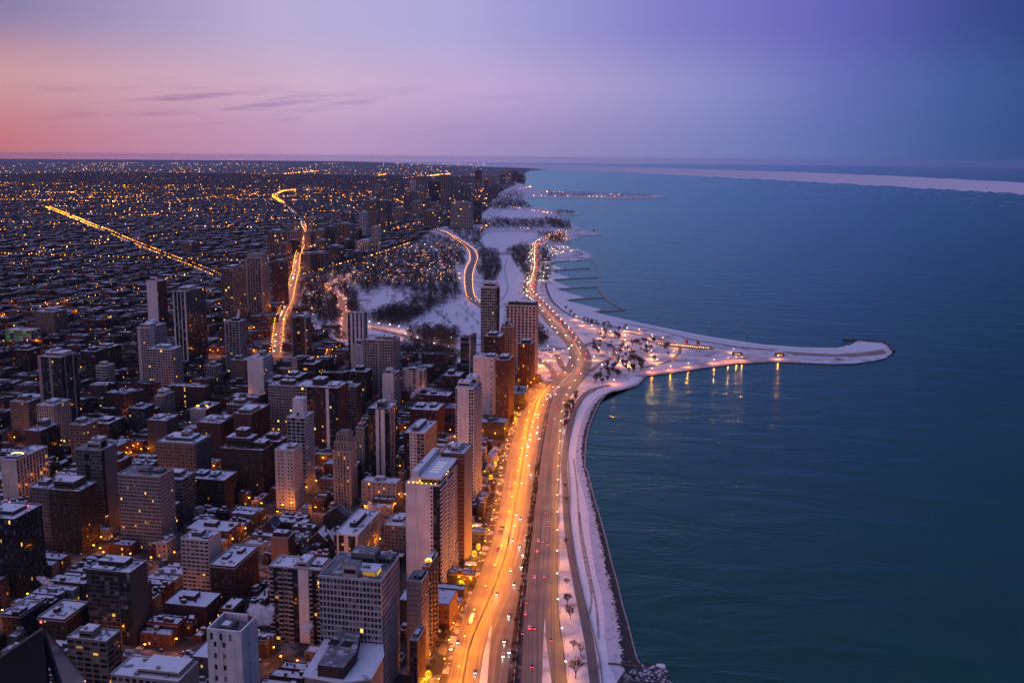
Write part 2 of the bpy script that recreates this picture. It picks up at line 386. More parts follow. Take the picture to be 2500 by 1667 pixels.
# ------------------------------------------------------------------ lake, land, park
lk = MB(); n = 160
lk.v = [(math.cos(2 * math.pi * i / n) * 60000, math.sin(2 * math.pi * i / n) * 60000, -1.3) for i in range(n)]; lk.f = [tuple(range(n))]; lk.m = [0]
lk.build('lake', WATER, kind='structure')
W_EDGE = [(1564, 1619), (1556, 1604), (1544, 1560), (1533, 1515), (1522, 1479), (1508.6, 1421), (1493, 1366), (1479.5, 1308), (1465, 1257), (1449.5, 1206), (1437, 1155), (1429, 1137), (1431.6, 1078), (1439, 1043), (1451, 1010), (1465, 981.6), (1482.6, 961), (1505.6, 952), (1534, 948), (1554, 942), (1567, 930.6), (1577, 919)]
HOOK = [(1577, 917.5), (1647, 909), (1718, 897.6), (1800, 887), (1887, 883), (1957, 885), (2027, 888), (2086, 887), (2132, 881), (2161, 874), (2175, 864.6), (2179, 857.6), (2172, 846), (2158, 837), (2130, 834), (2104, 832.5), (2090, 836), (2079, 843.5), (2060, 847), (2044, 850.6), (2004, 853), (1957, 850.6), (1910, 848), (1864, 843.5), (1805, 834), (1747, 826), (1700, 819), (1671, 812), (1624, 803), (1577, 793.5), (1530, 782), (1484, 772), (1449, 762)]
TEETH = [(1472, 756), (1377, 732), (1428, 727), (1355, 705), (1396, 703), (1344, 682), (1395, 679), (1339, 660), (1377, 657), (1337, 641)]
NORTH = [(1379, 637), (1424, 635), (1444, 629), (1443, 621), (1433, 615), (1413, 610), (1397, 607), (1384, 599), (1379.5, 593.5), (1388, 587), (1408.5, 581), (1424, 578), (1397, 574.5), (1440, 574.5), (1469, 572.5), (1464, 570), (1446, 567), (1417.5, 560), (1409, 550), (1395.5, 546), (1382, 536), (1359.6, 525), (1420, 524), (1417.6, 520), (1382, 517), (1354, 513), (1326, 508.5), (1299, 506), (1279, 493), (1271, 489), (1299, 484.5), (1382, 484), (1492, 485.5), (1603, 484), (1636, 477), (1600, 476), (1520, 474), (1437, 470.5), (1354, 467), (1312, 459.5), (1293, 456), (1265.6, 447), (1254.5, 446), (1282, 442), (1285, 437), (1279, 424), (1293, 417), (1332, 415), (1315, 413), (1271, 410), (1216, 408.5), (1147, 405.5), (1050, 402), (960, 398)]
shore = W_EDGE + HOOK + TEETH + NORTH
land = [(90, -2500), (75, 300), (48, 470)] + [tuple(G(*p)[:2]) for p in [(1562, 1672), (1530, 1640)]] + [tuple(G(*p)[:2]) for p in shore] + [(60500 * math.sin(R(a)), 60500 * math.cos(R(a))) for a in range(-20, -96, -4)] + [(-30000, -5000)]
sheet('ground', land, 0.0, [GROUND, DARKC], skirt=2.0)

ICETOP = [(900, 395.2), (1160, 397.5), (1326, 402), (1500, 407), (1700, 413), (1972, 421), (2244, 433), (2500, 446), (2700, 458)]
ICEBOT = [(2700, 488), (2500, 474), (2244, 459), (1972, 443.5), (1700, 430), (1500, 420), (1326, 413.5), (1240, 408), (1100, 403.5), (900, 395.8)]
ib = []
for (xa, ya), (xb, yb) in zip(ICETOP, ICETOP[1:]):
    for k in range(14): ib.append((xa + (xb - xa) * k / 14, ya + (yb - ya) * k / 14 + random.uniform(-.35, .35)))
for (xa, ya), (xb, yb) in zip(ICEBOT, ICEBOT[1:]):
    for k in range(30): ib.append((xa + (xb - xa) * k / 30, ya + (yb - ya) * k / 30 + random.uniform(-1.0, 1.0) * max(.2, (xa - 800) / 900)))
sheet('ice_field', [tuple(G(*p, -1.2)[:2]) for p in ib], -1.2, snowmat('lake_ice', .97, col=(.86, .78, .80), under=(.5, .48, .52), scale=.0012, edge=.2), kind='structure')
fl = MB()
for k in range(110):           # loose floes in front of the ice edge
    x = random.uniform(1500, 2560); t = random.random() ** 2; y = interp([(a, -b) for a, b in []] or [(0, 0), (0, 0)], 0) if False else 0
    yb = 420 + (x - 1500) * .0545; y = yb + 1 + t * (10 + (x - 1500) * .04)
    c = G(x, y, -1.18); w = random.uniform(12, 70) * (c.length / 15000); h_ = w * random.uniform(.5, 1.6); pl = []
    for i in range(7):
        an = 2 * math.pi * i / 7; r_ = random.uniform(.6, 1); pl.append((c.x + math.cos(an) * w * r_, c.y + math.sin(an) * h_ * r_, -1.18))
    nn = len(fl.v); fl.v += pl; fl.f.append(tuple(range(nn, nn + 7))); fl.m.append(0)
o = fl.build('ice_floes', mat('floe_ice', (.58, .55, .60), .6, .2, .002), kind='stuff'); tag(o, 'loose grey ice floes drifting before the far ice field', 'ice')

# shelf, ice crust and wet step along the near shore
D_EDGE = [(1522, 1640), (1520, 1615), (1517, 1581), (1511, 1526), (1495, 1457), (1486, 1416), (1473, 1360.6), (1464, 1305), (1457, 1282.6), (1442, 1219), (1431.6, 1168), (1423, 1137), (1420, 1104), (1423, 1066), (1429, 1040), (1442, 1007), (1455, 984), (1470, 967.6), (1493, 956), (1523.5, 950), (1557, 938), (1572, 923)]
I_EDGE = [(1506, 1667), (1487, 1620), (1481.6, 1589), (1476.5, 1545), (1475, 1500), (1470, 1457), (1456, 1405), (1448, 1360), (1439.5, 1305), (1437, 1250), (1429, 1219), (1416, 1173), (1406, 1137), (1406, 1099), (1411, 1063), (1420, 1027.6), (1431.6, 1002), (1449.5, 976.5), (1467, 964), (1493, 951), (1528.6, 943), (1554, 933), (1569, 920)]
S_EDGE = [(1472, 1680), (1471, 1667), (1467.6, 1627.5), (1457, 1576.5), (1437, 1500), (1425.6, 1457), (1409, 1383), (1398, 1311), (1391, 1250), (1393, 1206), (1388, 1137), (1388, 1099), (1397, 1048), (1410, 1002), (1429, 969), (1457, 952), (1498, 942), (1523.5, 933), (1539, 924), (1544, 918)]
def jag(e, amp):
    o = []
    for (xa, ya), (xb, yb) in zip(e, e[1:]):
        k = max(3, int(abs(ya - yb) / 2.2) + int(abs(xa - xb) / 6))
        for i in range(k): o.append((xa + (xb - xa) * i / k + random.uniform(-amp, amp), ya + (yb - ya) * i / k))
    o.append(e[-1]); return o
def ring(name, inner, outer, z, m):
    return sheet(name, [tuple(G(*p, z)[:2]) for p in inner] + [tuple(G(*p, z)[:2]) for p in reversed(outer)], z, m)
ring('wet_step', D_EDGE, [(p[0] - 1.4, p[1]) for p in W_EDGE], .04, WETROCK)
ring('shelf_snow', S_EDGE, jag(I_EDGE, .6), .10, SHELF)
ring('ice_crust', [(x - 1.0, y) for x, y in I_EDGE], jag(D_EDGE, 2.2), .07, ICE)
ring('sea_wall_cap', [(p[0] - 3.2, p[1]) for p in W_EDGE], W_EDGE, .16, CONC)
cr = MB()                      # knobs of ice and stones along the broken edge
for p in jag(D_EDGE, 2.5) + jag(D_EDGE, 4):
    c = G(*p); r_ = random.uniform(.3, 1.3); cr.octa((c.x, c.y, .1), r_, random.randrange(2), r_ * .6)
o = cr.build('shore_rubble', [ICE, WETROCK], kind='stuff'); tag(o, 'icy rubble along the broken shore edge', 'rubble')

# rock spit at the bottom edge
rs = MB(); SPIT = [(1566, 1617), (1600, 1621), (1628, 1631), (1648, 1680), (1578, 1680), (1550, 1650), (1532, 1632)]
sheet('spit_bed', [tuple(G(*p, -.9)[:2]) for p in SPIT], -.9, WETROCK)
for k in range(420):
    while True:
        p = (random.uniform(1530, 1650), random.uniform(1617, 1680))
        if inpoly(p, SPIT): break
    c = G(*p); r_ = random.uniform(.4, 1.5); rs.octa((c.x, c.y, -.7), r_, 0 if random.random() < .72 else 1, r_ * random.uniform(.4, .9))
o = rs.build('rock_spit', [DARKC, ICE], kind='stuff'); tag(o, 'dark spit of snow-dusted rocks at the bottom edge', 'rocks')
c = G(1615, 1625); m_ = MB(); m_.prism([(c.x + math.cos(a) * r_, c.y + math.sin(a) * r_ * .7) for a, r_ in [(i * .785, random.uniform(2.2, 3.6)) for i in range(8)]], -1.2, .5, 0)
o = m_.build('ice_slab', PLAIN); tag(o, 'white slab of ice at the tip of the rock spit', 'ice')
a = G(1484, 1620); b = G(1562, 1621); m_ = MB(); m_.box(a.x, b.x, a.y - .6, a.y + .6, -1.0, .9)
o = m_.build('groyne_wall', DARKC); tag(o, 'dark concrete groyne wall across the icy shore', 'groyne')

# Lake Shore: road tables (left and right edge, near to far)
INL = [(1060, 1760), (1091, 1667), (1115, 1560), (1135, 1490), (1149, 1458), (1180, 1380), (1202, 1320), (1218, 1255), (1226, 1200), (1243, 1100), (1263, 1040), (1276, 1000), (1289, 960), (1317, 930)]
INR = [(1105, 1760), (1127, 1667), (1141, 1582), (1163, 1526), (1191, 1466), (1215.6, 1405), (1232, 1355), (1243, 1305), (1251.5, 1250), (1263, 1200), (1280, 1100), (1291, 1040), (1301.5, 1000), (1317, 960), (1345, 930)]
SBL = [(x + 4 - (1667 - y) * .0025, y) for x, y in INR] + [(1381, 900), (1390, 875), (1388, 850), (1374, 830), (1343.5, 800), (1318, 770), (1308, 750), (1283.5, 728), (1274.5, 710), (1278, 690), (1284.6, 670), (1290, 650), (1290, 625), (1290, 605), (1299, 595), (1317, 585), (1337, 577), (1365, 566)]
SBR = [(1229, 1760), (1238, 1667), (1245, 1600), (1258, 1500), (1266, 1458), (1280, 1360), (1290, 1280), (1293, 1250), (1298, 1200), (1312, 1100), (1325, 1040), (1332, 1000), (1346, 960), (1370, 930), (1406, 900), (1414, 875), (1409, 850), (1395, 830), (1372, 800), (1342, 770), (1326, 750), (1300, 728), (1291, 710), (1293.5, 690), (1300, 670), (1302.6, 650), (1302, 625), (1302.6, 605), (1307, 595), (1327, 585), (1344, 577), (1371, 566)]
NBL = [(1266, 1760), (1271, 1667), (1275, 1600), (1279, 1500), (1283, 1458), (1293, 1360), (1302, 1280), (1304, 1250), (1312, 1200), (1324, 1100), (1334, 1040), (1340, 1000), (1354, 960), (1377, 930), (1410, 900), (1418, 875), (1413, 850), (1399, 830), (1376, 800), (1346, 770), (1329, 750), (1303, 728), (1294, 710), (1296.6, 690), (1303, 670), (1305, 650), (1304.5, 625), (1305, 605), (1310, 595), (1330, 585), (1346, 577), (1373, 566)]
NBR = [(1394, 1760), (1384, 1667), (1375, 1580), (1363, 1500), (1362, 1458), (1362, 1360), (1363, 1300), (1362, 1250), (1363, 1200), (1368, 1100), (1370, 1040), (1378, 1000), (1395, 960), (1421, 930), (1444, 900), (1446, 875), (1435, 850), (1418, 830), (1393, 800), (1362, 770), (1343.5, 750), (1317, 728), (1310, 710), (1312.5, 690), (1319, 670), (1319, 650), (1317, 625), (1317, 605), (1321, 595), (1337, 585), (1352, 577), (1378, 566)]
ysA = ysamples(1700, 930); ysB = ysamples(1700, 566)
in_a, in_b = smooth_tab(INL, INR, ysA, .06); sb_a, sb_b = smooth_tab(SBL, SBR, ysB, .08); nb_a, nb_b = smooth_tab(NBL, NBR, ysB, .08)
strip('inner_road', in_a, in_b, ROAD); strip('southbound_road', sb_a, sb_b, ROAD, 6); strip('northbound_road', nb_a, nb_b, ROAD, 6)

LAGOON = [(1219, 624), (1245, 623), (1252, 639), (1274, 670), (1277, 684), (1266, 693), (1268, 735), (1223, 740), (1223, 706), (1210, 684), (1223, 662), (1225, 644)]
HARBOR = [(1176, 586), (1185, 572), (1223, 568), (1306, 569), (1308, 579), (1268, 595), (1246, 608), (1241, 615), (1219, 614), (1190, 610), (1178, 599)]
HARBOR2 = [(1220, 518), (1235, 513), (1300, 514), (1325, 520), (1328, 531), (1285, 535), (1235, 533)]
POND = [(898, 740), (930, 712), (945, 703), (960, 712), (985, 716), (1050, 724), (1045, 730), (965, 733), (960, 752), (925, 762), (880, 760), (870, 748)]
MEADOW = [(1000, 786), (1060, 757), (1120, 735), (1200, 742), (1230, 755), (1228, 815), (1130, 815), (1080, 808), (1020, 803)]
PARKP = [(1322, 926), (1225, 905), (1050, 875), (960, 868), (860, 850), (770, 805), (728, 745), (742, 692), (800, 668), (900, 637), (1000, 604), (1050, 563), (1100, 548), (1165, 530), (1200, 505), (1205, 480), (1235, 462), (1262, 450)] + list(reversed(NORTH[:NORTH.index((1254.5, 446)) + 1])) + list(reversed(TEETH)) + list(reversed(HOOK)) + [(1544, 918)] + [(x + 1, y) for x, y in reversed(S_EDGE[1:-1])] + [(1472, 1700), (1300, 1700), (1318, 1250), (1330, 1100), (1350, 1000), (1350, 950)]
PARKP = [p for p in PARKP]
sheet('park_snow', [tuple(G(*p)[:2]) for p in PARKP], .03, PARK)
for nm, pl in (('frozen_lagoon', LAGOON), ('frozen_harbour', HARBOR), ('outer_harbour_ice', HARBOR2), ('frozen_pond', POND), ('snow_meadow', MEADOW)):
    sheet(nm, [tuple(G(*p)[:2]) for p in pl], .06, PLAIN)
sheet('beach_snow', [tuple(G(*p)[:2]) for p in [(1339, 645), (1372, 655), (1341, 662), (1390, 677), (1346, 684), (1392, 701), (1358, 707), (1424, 725), (1380, 734), (1466, 755), (1447, 760), (1484, 770), (1577, 791), (1671, 810), (1747, 824), (1864, 841), (1957, 848), (2044, 849), (2079, 842), (2104, 834), (2150, 839), (2165, 848), (2150, 852), (2040, 862), (1960, 859), (1850, 853), (1745, 838), (1600, 808), (1498, 795), (1424, 779), (1379, 759), (1349, 733), (1336, 706), (1333, 660)]], .06, PLAIN)
sheet('bare_sand', [tuple(G(*p)[:2]) for p in [(1900, 856.5), (1960, 861), (2040, 865), (2100, 861), (2156, 853.5), (2166, 862), (2140, 868), (2080, 871), (2000, 870), (1940, 867)]], .09, SAND)
sheet('sand_track', [tuple(G(*p)[:2]) for p in [(1530, 790), (1600, 804), (1700, 829), (1800, 845), (1900, 855), (1900, 858), (1800, 848.5), (1700, 832), (1600, 806), (1530, 791.5)]], .09, SAND)
sheet('parkway_snow', [tuple(G(*p)[:2]) for p in [(1050, 1720), (1080, 1640), (1094, 1570), (1128, 1470), (1165, 1380), (1186, 1310), (1200, 1255), (1208, 1200), (1225, 1100), (1248, 1030), (1275, 975), (1300, 935), (1315, 928), (1287, 965), (1262, 1040), (1242, 1100), (1225, 1200), (1217, 1255), (1201, 1320), (1179, 1380), (1148, 1458), (1114, 1560), (1090, 1667), (1075, 1720)]], .04, snowmat('parkway', .42, col=(.5, .49, .52), under=(.06, .045, .04), scale=.10, edge=.08))

# side roads, ramps and paths
line_road('bike_path', [(1456, 1690), (1452, 1667), (1440, 1575), (1423, 1492), (1409, 1423), (1395, 1353), (1387, 1297), (1383, 1250), (1381, 1200), (1377, 1137), (1380, 1095), (1389, 1045), (1402, 1003), (1421, 968), (1448, 950), (1490, 940)], 6.2, .07, PATHM, 8)
line_road('beach_path', [(1332, 690), (1335, 706), (1348, 735), (1379.5, 762), (1424, 782), (1498, 798), (1545, 808), (1600, 822), (1650, 840)], 6, .10, PATHM, 14)
line_road('park_loop', [(1560, 900), (1624, 885), (1650, 870), (1660, 856), (1650, 842), (1600, 826), (1560, 818), (1535, 810)], 6, .12, PATHM, 10)
line_road('promenade', [(1548, 917), (1647, 906), (1718, 894.5), (1800, 884.5), (1887, 880.5), (1957, 882)], 5, .11, CONC, 14)
line_road('exit_ramp', [(1440, 908), (1462, 890), (1486, 878), (1502, 864), (1499, 850), (1478, 838), (1440, 838)], 8.5, .10, ROAD, 8)
line_road('park_drive', [(1424, 846), (1460, 831), (1496, 824), (1540, 826), (1590, 832)], 8, .12, STREET, 8)
line_road('entry_ramp', [(1345, 926), (1353, 915), (1343, 898), (1322, 882), (1306, 872)], 9, .10, ROAD, 8)
line_road('slip_road', [(1382, 905), (1371, 893), (1366, 880), (1358, 866), (1340, 858)], 9, .11, ROAD, 8)
line_road('crossing_road', [(1240, 868), (1290, 861), (1330, 855), (1376, 850)], 10, .12, ROAD, 8)
cannon = line_road('lamp_lined_drive', [(1180, 752), (1150, 728), (1145, 705), (1144, 680), (1148, 655), (1157, 636), (1154, 620), (1143, 604), (1118, 587), (1092, 571), (1070, 564), (1040, 559), (1000, 556), (960, 556)], 17, .10, STREET, 14)
stock = line_road('winding_drive', [(846, 830), (844, 800), (846, 773), (834, 756), (836, 737), (818, 719), (798, 711), (803, 703), (820, 694), (842, 686), (870, 672)], 14, .10, ROAD, 10)
lasalle = line_road('park_avenue', [(900, 800), (977, 817), (1035, 836), (1079, 848), (1124, 857), (1200, 868)], 16, .10, ROAD, 12)
line_road('harbour_road', [(1322, 598), (1345, 600), (1372, 612), (1405, 614), (1420, 622), (1380, 628), (1335, 632)], 9, .10, ROAD, 16)
line_road('harbour_causeway', [(1150, 565), (1200, 563), (1260, 564), (1310, 566), (1345, 572)], 12, .10, ROAD, 20)
bridge = line_road('lagoon_bridge_deck', [(1190, 613), (1218, 618), (1250, 619), (1275, 622)], 14, 3.0, CONC, 10, kind='structure')
clark = line_road('diagonal_avenue', [(672, 872), (678, 835), (683, 790), (695, 760), (706, 735), (716, 690), (722, 667), (727, 630), (735, 610), (744, 590), (750, 571), (742, 556), (736, 540), (712, 512), (680, 490), (668, 479), (690, 469), (720, 465)], 22, .10, ROAD, 25)
ogden = line_road('northwest_avenue', [(530, 677), (461, 648), (440, 641), (387, 620), (327, 596), (298, 584), (262, 567), (217, 550), (190, 538), (150, 522), (116, 508)], 22, .10, STREET, 30)
fuller = line_road('park_edge_street', [(728, 680), (790, 662), (850, 645), (905, 630), (960, 612), (1000, 598)], 14, .10, STREET, 20)

for ln in ([(1005, 790), (1060, 775), (1120, 768), (1175, 770)], [(1060, 757), (1090, 780), (1120, 806)], [(1120, 742), (1150, 770), (1172, 790)], [(880, 752), (930, 745), (985, 738), (1060, 735)], [(940, 765), (955, 735), (968, 712)], [(946, 766), (962, 737), (974, 714)], [(1225, 735), (1240, 700), (1232, 660), (1238, 630)], [(1180, 700), (1205, 720), (1212, 742)]):
    line_road('park_path', ln, random.uniform(3.2, 5), .14, snowmat('path_snow%d' % len(ln), .6, col=(.6, .58, .6), under=(.28, .26, .26), scale=.12, edge=.15), 12)
# barriers between the carriageways
def wall_line(name, label, pts, h, w, m, cat='barrier'):
    mb = MB()
    for p, q in zip(pts, pts[1:]):
        t = (q - p); t.z = 0
        if t.length < .01: continue
        t.normalize(); nn = Vector((t.y, -t.x, 0)) * w / 2; u = Vector((0, 0, h))
        mb.quad(p - nn, q - nn, q - nn + u, p - nn + u); mb.quad(q + nn, p + nn, p + nn + u, q + nn + u); mb.quad(p - nn + u, q - nn + u, q + nn + u, p + nn + u)
    o = mb.build(name, m); return tag(o, label, cat)
wall_line('road_barrier', 'low dark barrier between inner road and southbound lanes', [p + Vector((.6, 0, 0)) for p in in_b], .9, .7, DARKC)
wall_line('road_barrier', 'concrete barrier along the lake side of the northbound lanes', [p.copy() for p in nb_b[:len(ysamples(1700, 905))]], .9, .6, DARKC)
wall_line('road_barrier', 'pale median barrier between the two carriageways', [(p + q) / 2 for p, q in zip(sb_b, nb_a)], .8, .6, CONC)
wall_line('path_rail', 'thin dark rail between the bike path and the snowy shelf', catmull([G(x - 1, y) for x, y in S_EDGE[1:-4]], 8), 1.0, .35, DARKC, 'rail')
tag(bridge_rail := wall_line('bridge_parapet', 'stone parapet of the bridge over the frozen lagoon', [p + Vector((0, -7, 0)) for p in bridge], 1.1, .5, CONC, 'bridge'), 'stone parapet of the bridge over the frozen lagoon', 'bridge')
a, b = bridge[0], bridge[-1]
for k in range(4):
    p = a.lerp(b, (k + .5) / 4); mb = MB(); mb.box(p.x - 1.5, p.x + 1.5, p.y - 6.4, p.y + 6.4, 0, 2.95); mb.build('pier', CONC, bridge_rail)

# islands between ramps at the near end
for nm, pl in (('traffic_island', [(1168, 1690), (1190, 1667), (1194, 1600), (1201, 1525), (1195, 1535), (1180, 1600), (1170, 1667)]), ('traffic_island', [(1322, 1690), (1350, 1690), (1343, 1640), (1333, 1560), (1331, 1508), (1328, 1530), (1325, 1600), (1323, 1660)])):
    sheet(nm, [tuple(G(*p)[:2]) for p in pl], .13, PARK)

fr_ = MB(); hk = HOOK[HOOK.index((2104, 832.5)):]
for (xa, ya), (xb, yb) in zip(hk, hk[1:]):
    for k in range(int(abs(xb - xa) * 1.6) + 4):
        t_ = random.random(); p = G(xa + (xb - xa) * t_, ya + (yb - ya) * t_ - abs(random.gauss(0, 1.1))); r_ = random.uniform(.8, 4.2); fr_.octa((p.x, p.y, -1.0), r_, random.randrange(2), random.uniform(.5, 1.3))
for (xa, ya), (xb, yb) in zip(TEETH[1:], TEETH[2:]):
    for k in range(22):
        t_ = random.random(); p = G(xa + (xb - xa) * t_, ya + (yb - ya) * t_ + random.gauss(0, .5)); r_ = random.uniform(.8, 4); fr_.octa((p.x, p.y, -1.0), r_, random.randrange(2), random.uniform(.4, 1.0))
for (xa, ya), (xb, yb) in zip(NORTH[:24], NORTH[1:25]):
    for k in range(14):
        t_ = random.random(); p = G(xa + (xb - xa) * t_, ya + (yb - ya) * t_ + random.gauss(0, .3)); r_ = random.uniform(1, 6); fr_.octa((p.x, p.y, -1.0), r_, random.randrange(2), random.uniform(.4, 1.0))
o = fr_.build('ice_fringe', [ICE, PLAIN], kind='stuff'); tag(o, 'jagged fringe of shore ice along the hook and beach', 'ice')
DIRTY = snowmat('trodden_snow', .45, col=(.60, .58, .60), under=(.22, .19, .18), scale=.2, edge=.2)
for ln in ([(1530, 786), (1624, 806.5), (1747, 831), (1864, 847), (1957, 854), (2060, 856)], [(1500, 786), (1600, 806), (1720, 833), (1800, 846), (1900, 853)], [(1560, 905), (1650, 897), (1740, 882), (1840, 872), (1960, 876), (2080, 879)], [(1460, 790), (1540, 812), (1580, 822)], [(1660, 845), (1750, 862), (1850, 868)]):
    line_road('snow_track', ln, random.uniform(2.2, 3.6), .12, DIRTY, 12)
for ln in ([(1440, 1500), (1444, 1450), (1430, 1380), (1416, 1300), (1412, 1240), (1408, 1180), (1400, 1120)], [(1462, 1560), (1456, 1480), (1440, 1400), (1424, 1320), (1414, 1250)]):
    line_road('snow_track', ln, 1.6, .13, DIRTY, 8)
# groynes and the breakwater off the beach
GRO = [((1449, 762), (1526, 755)), ((1377, 732), (1478, 725)), ((1355, 705), (1461, 700)), ((1344, 682), (1460, 677)), ((1339, 660), (1440, 655))]
for i, (p, q) in enumerate(GRO):
    a, b = G(*p), G(*q); t = (b - a).normalized(); nn = Vector((t.y, -t.x, 0)) * 1.6; mb = MB()
    mb.prism([tuple((a - nn)[:2]), tuple((b - nn)[:2]), tuple((b + nn)[:2]), tuple((a + nn)[:2])][::-1], -1.3, .35)
    tag(mb.build('beach_groyne', CONC), 'pale straight groyne off the snowy beach, %s from the near end' % ordw(i + 1), 'groyne', 'groynes off the beach')
wall_line('breakwater', 'thin curved breakwater linking the groyne ends', [p + Vector((0, 0, -1.3)) for p in catmull([G(*p) for p in [(1442, 636), (1457.6, 650), (1460, 677), (1461, 700), (1478, 726), (1500, 742), (1526, 755)]], 20)], 1.5, 3.2, CONC, 'breakwater')
wall_line('jetty_arm', 'thin dark jetty arm curling off the end of the hook', [p + Vector((0, 0, -1.3)) for p in catmull([G(*p) for p in [(2060, 829), (2097, 829.5), (2130, 831.5), (2158, 836.5), (2173, 846), (2180, 857)]], 10)], 2.6, 7, DARKC, 'jetty')
bt = MB(); c = G(2159, 840); bt.tube(c, c + Vector((0, 0, 7)), 1.4, 1.0, 8); bt.tube(c + Vector((0, 0, 7)), c + Vector((0, 0, 9.5)), 1.7, .3, 8)
tag(bt.build('beacon_tower', DARKC), 'small dark beacon at the tip of the hook', 'beacon')
for i, (p, q) in enumerate([((1606, 771), 1), ((1653, 784), 2), ((1733, 802), 3), ((1825, 817), 4)]):
    c = G(*p, -1.3); mb = MB(); mb.tube(c, c + Vector((0, 0, 2)), 2.2, 1.6, 8); mb.tube(c + Vector((0, 0, 2)), c + Vector((0, 0, 6)), .8, .25, 6)
    tag(mb.build('ice_buoy', CONC), 'pale buoy on the water off the hook, %s from the beach' % ordw(i + 1), 'buoy', 'buoys off the hook')
# ------------------------------------------------------------------ towers
FOOT = []                         # (x0, x1, y0, y1) already built on
LAND_MARKS = []                   # (short phrase, image x, image y)
def boxuv(mb, side, F, u0, u1, d0, d1, z0, z1, mi=0):
    x0, x1, y0, y1 = F
    if side == 'S': mb.box(x0 + u0, x0 + u1, y0 + d0, y0 + d1, z0, z1, mi, True, True)
    else: mb.box(x1 - d1, x1 - d0, y0 + u0, y0 + u1, z0, z1, mi, True, True)
def quaduv(mb, side, F, u0, u1, d, z0, z1):
    x0, x1, y0, y1 = F
    if side == 'S': mb.quad((x0 + u0, y0 + d, z0), (x0 + u1, y0 + d, z0), (x0 + u1, y0 + d, z1), (x0 + u0, y0 + d, z1))
    else: mb.quad((x1 - d, y0 + u0, z0), (x1 - d, y0 + u1, z0), (x1 - d, y0 + u1, z1), (x1 - d, y0 + u0, z1))
DEP = .38
def g(bay=3.4, fh=3.3, pier=.9, sp=1.3, lit=.035, mi=0, smi=None, balc=0, sd=.06, gl=0):
    return dict(bay=bay, fh=fh, pier=pier, sp=sp, lit=lit, mi=mi, smi=mi if smi is None else smi, balc=balc, sd=sd, gl=gl)
BL = None
def facade(side, F, z0, z1, segs, wall, glass, lit, balcs, panes=None):
    L = (F[1] - F[0]) if side == 'S' else (F[3] - F[2]); off = 0 if side == 'S' else DEP
    for f0, f1, st in segs:
        u0 = max(off, f0 * L); u1 = f1 * L
        if u1 - u0 < .3: continue
        if st is None or isinstance(st, int):
            boxuv(wall, side, F, u0, u1, 0, DEP, z0, z1, st or 0); continue
        nb = max(1, round((u1 - u0) / st['bay'])); nf = max(1, round((z1 - z0) / st['fh'])); bw = (u1 - u0) / nb; fh = (z1 - z0) / nf
        pw = st['pier'] * bw / st['bay']; sp_ = st['sp'] * fh / st['fh']
        for i in range(nb + 1):
            a = u0 + i * bw - pw / 2; b = a + pw
            boxuv(wall, side, F, max(a, u0), min(b, u1), 0, DEP, z0, z1, st['mi'])
        for k in range(nf + 1):
            za = z0 + k * fh - (0 if k == 0 else sp_ / 2); zb = min(z1 - .004, z0 + k * fh + sp_ / 2)
            if zb - za > .02: boxuv(wall, side, F, u0 + .01, u1 - .01, st['sd'], DEP, za, zb, st['smi'])
        for k in range(nf):
            for i in range(nb):
                a = u0 + i * bw + pw / 2; b = a + bw - pw; za = z0 + k * fh + sp_ / 2; zb = za + fh - sp_
                if random.random() < st['lit'] * .62: (lambda e_: quaduv(lit, side, F, a + e_, b - e_, DEP - .04, za + (zb - za) * random.choice((0, 0, .35)), zb))((b - a) * random.choice((0, .12, .2)))
                elif panes is not None and len(panes) < 300: panes.append((side, a, b, za, zb))
                else: quaduv(glass, side, F, a, b, DEP - .02, za, zb)
                if st['balc'] and (i % st['balc'] == 0): balcs.append((side, a - pw * .3, b + pw * .3, za - sp_ * .6))
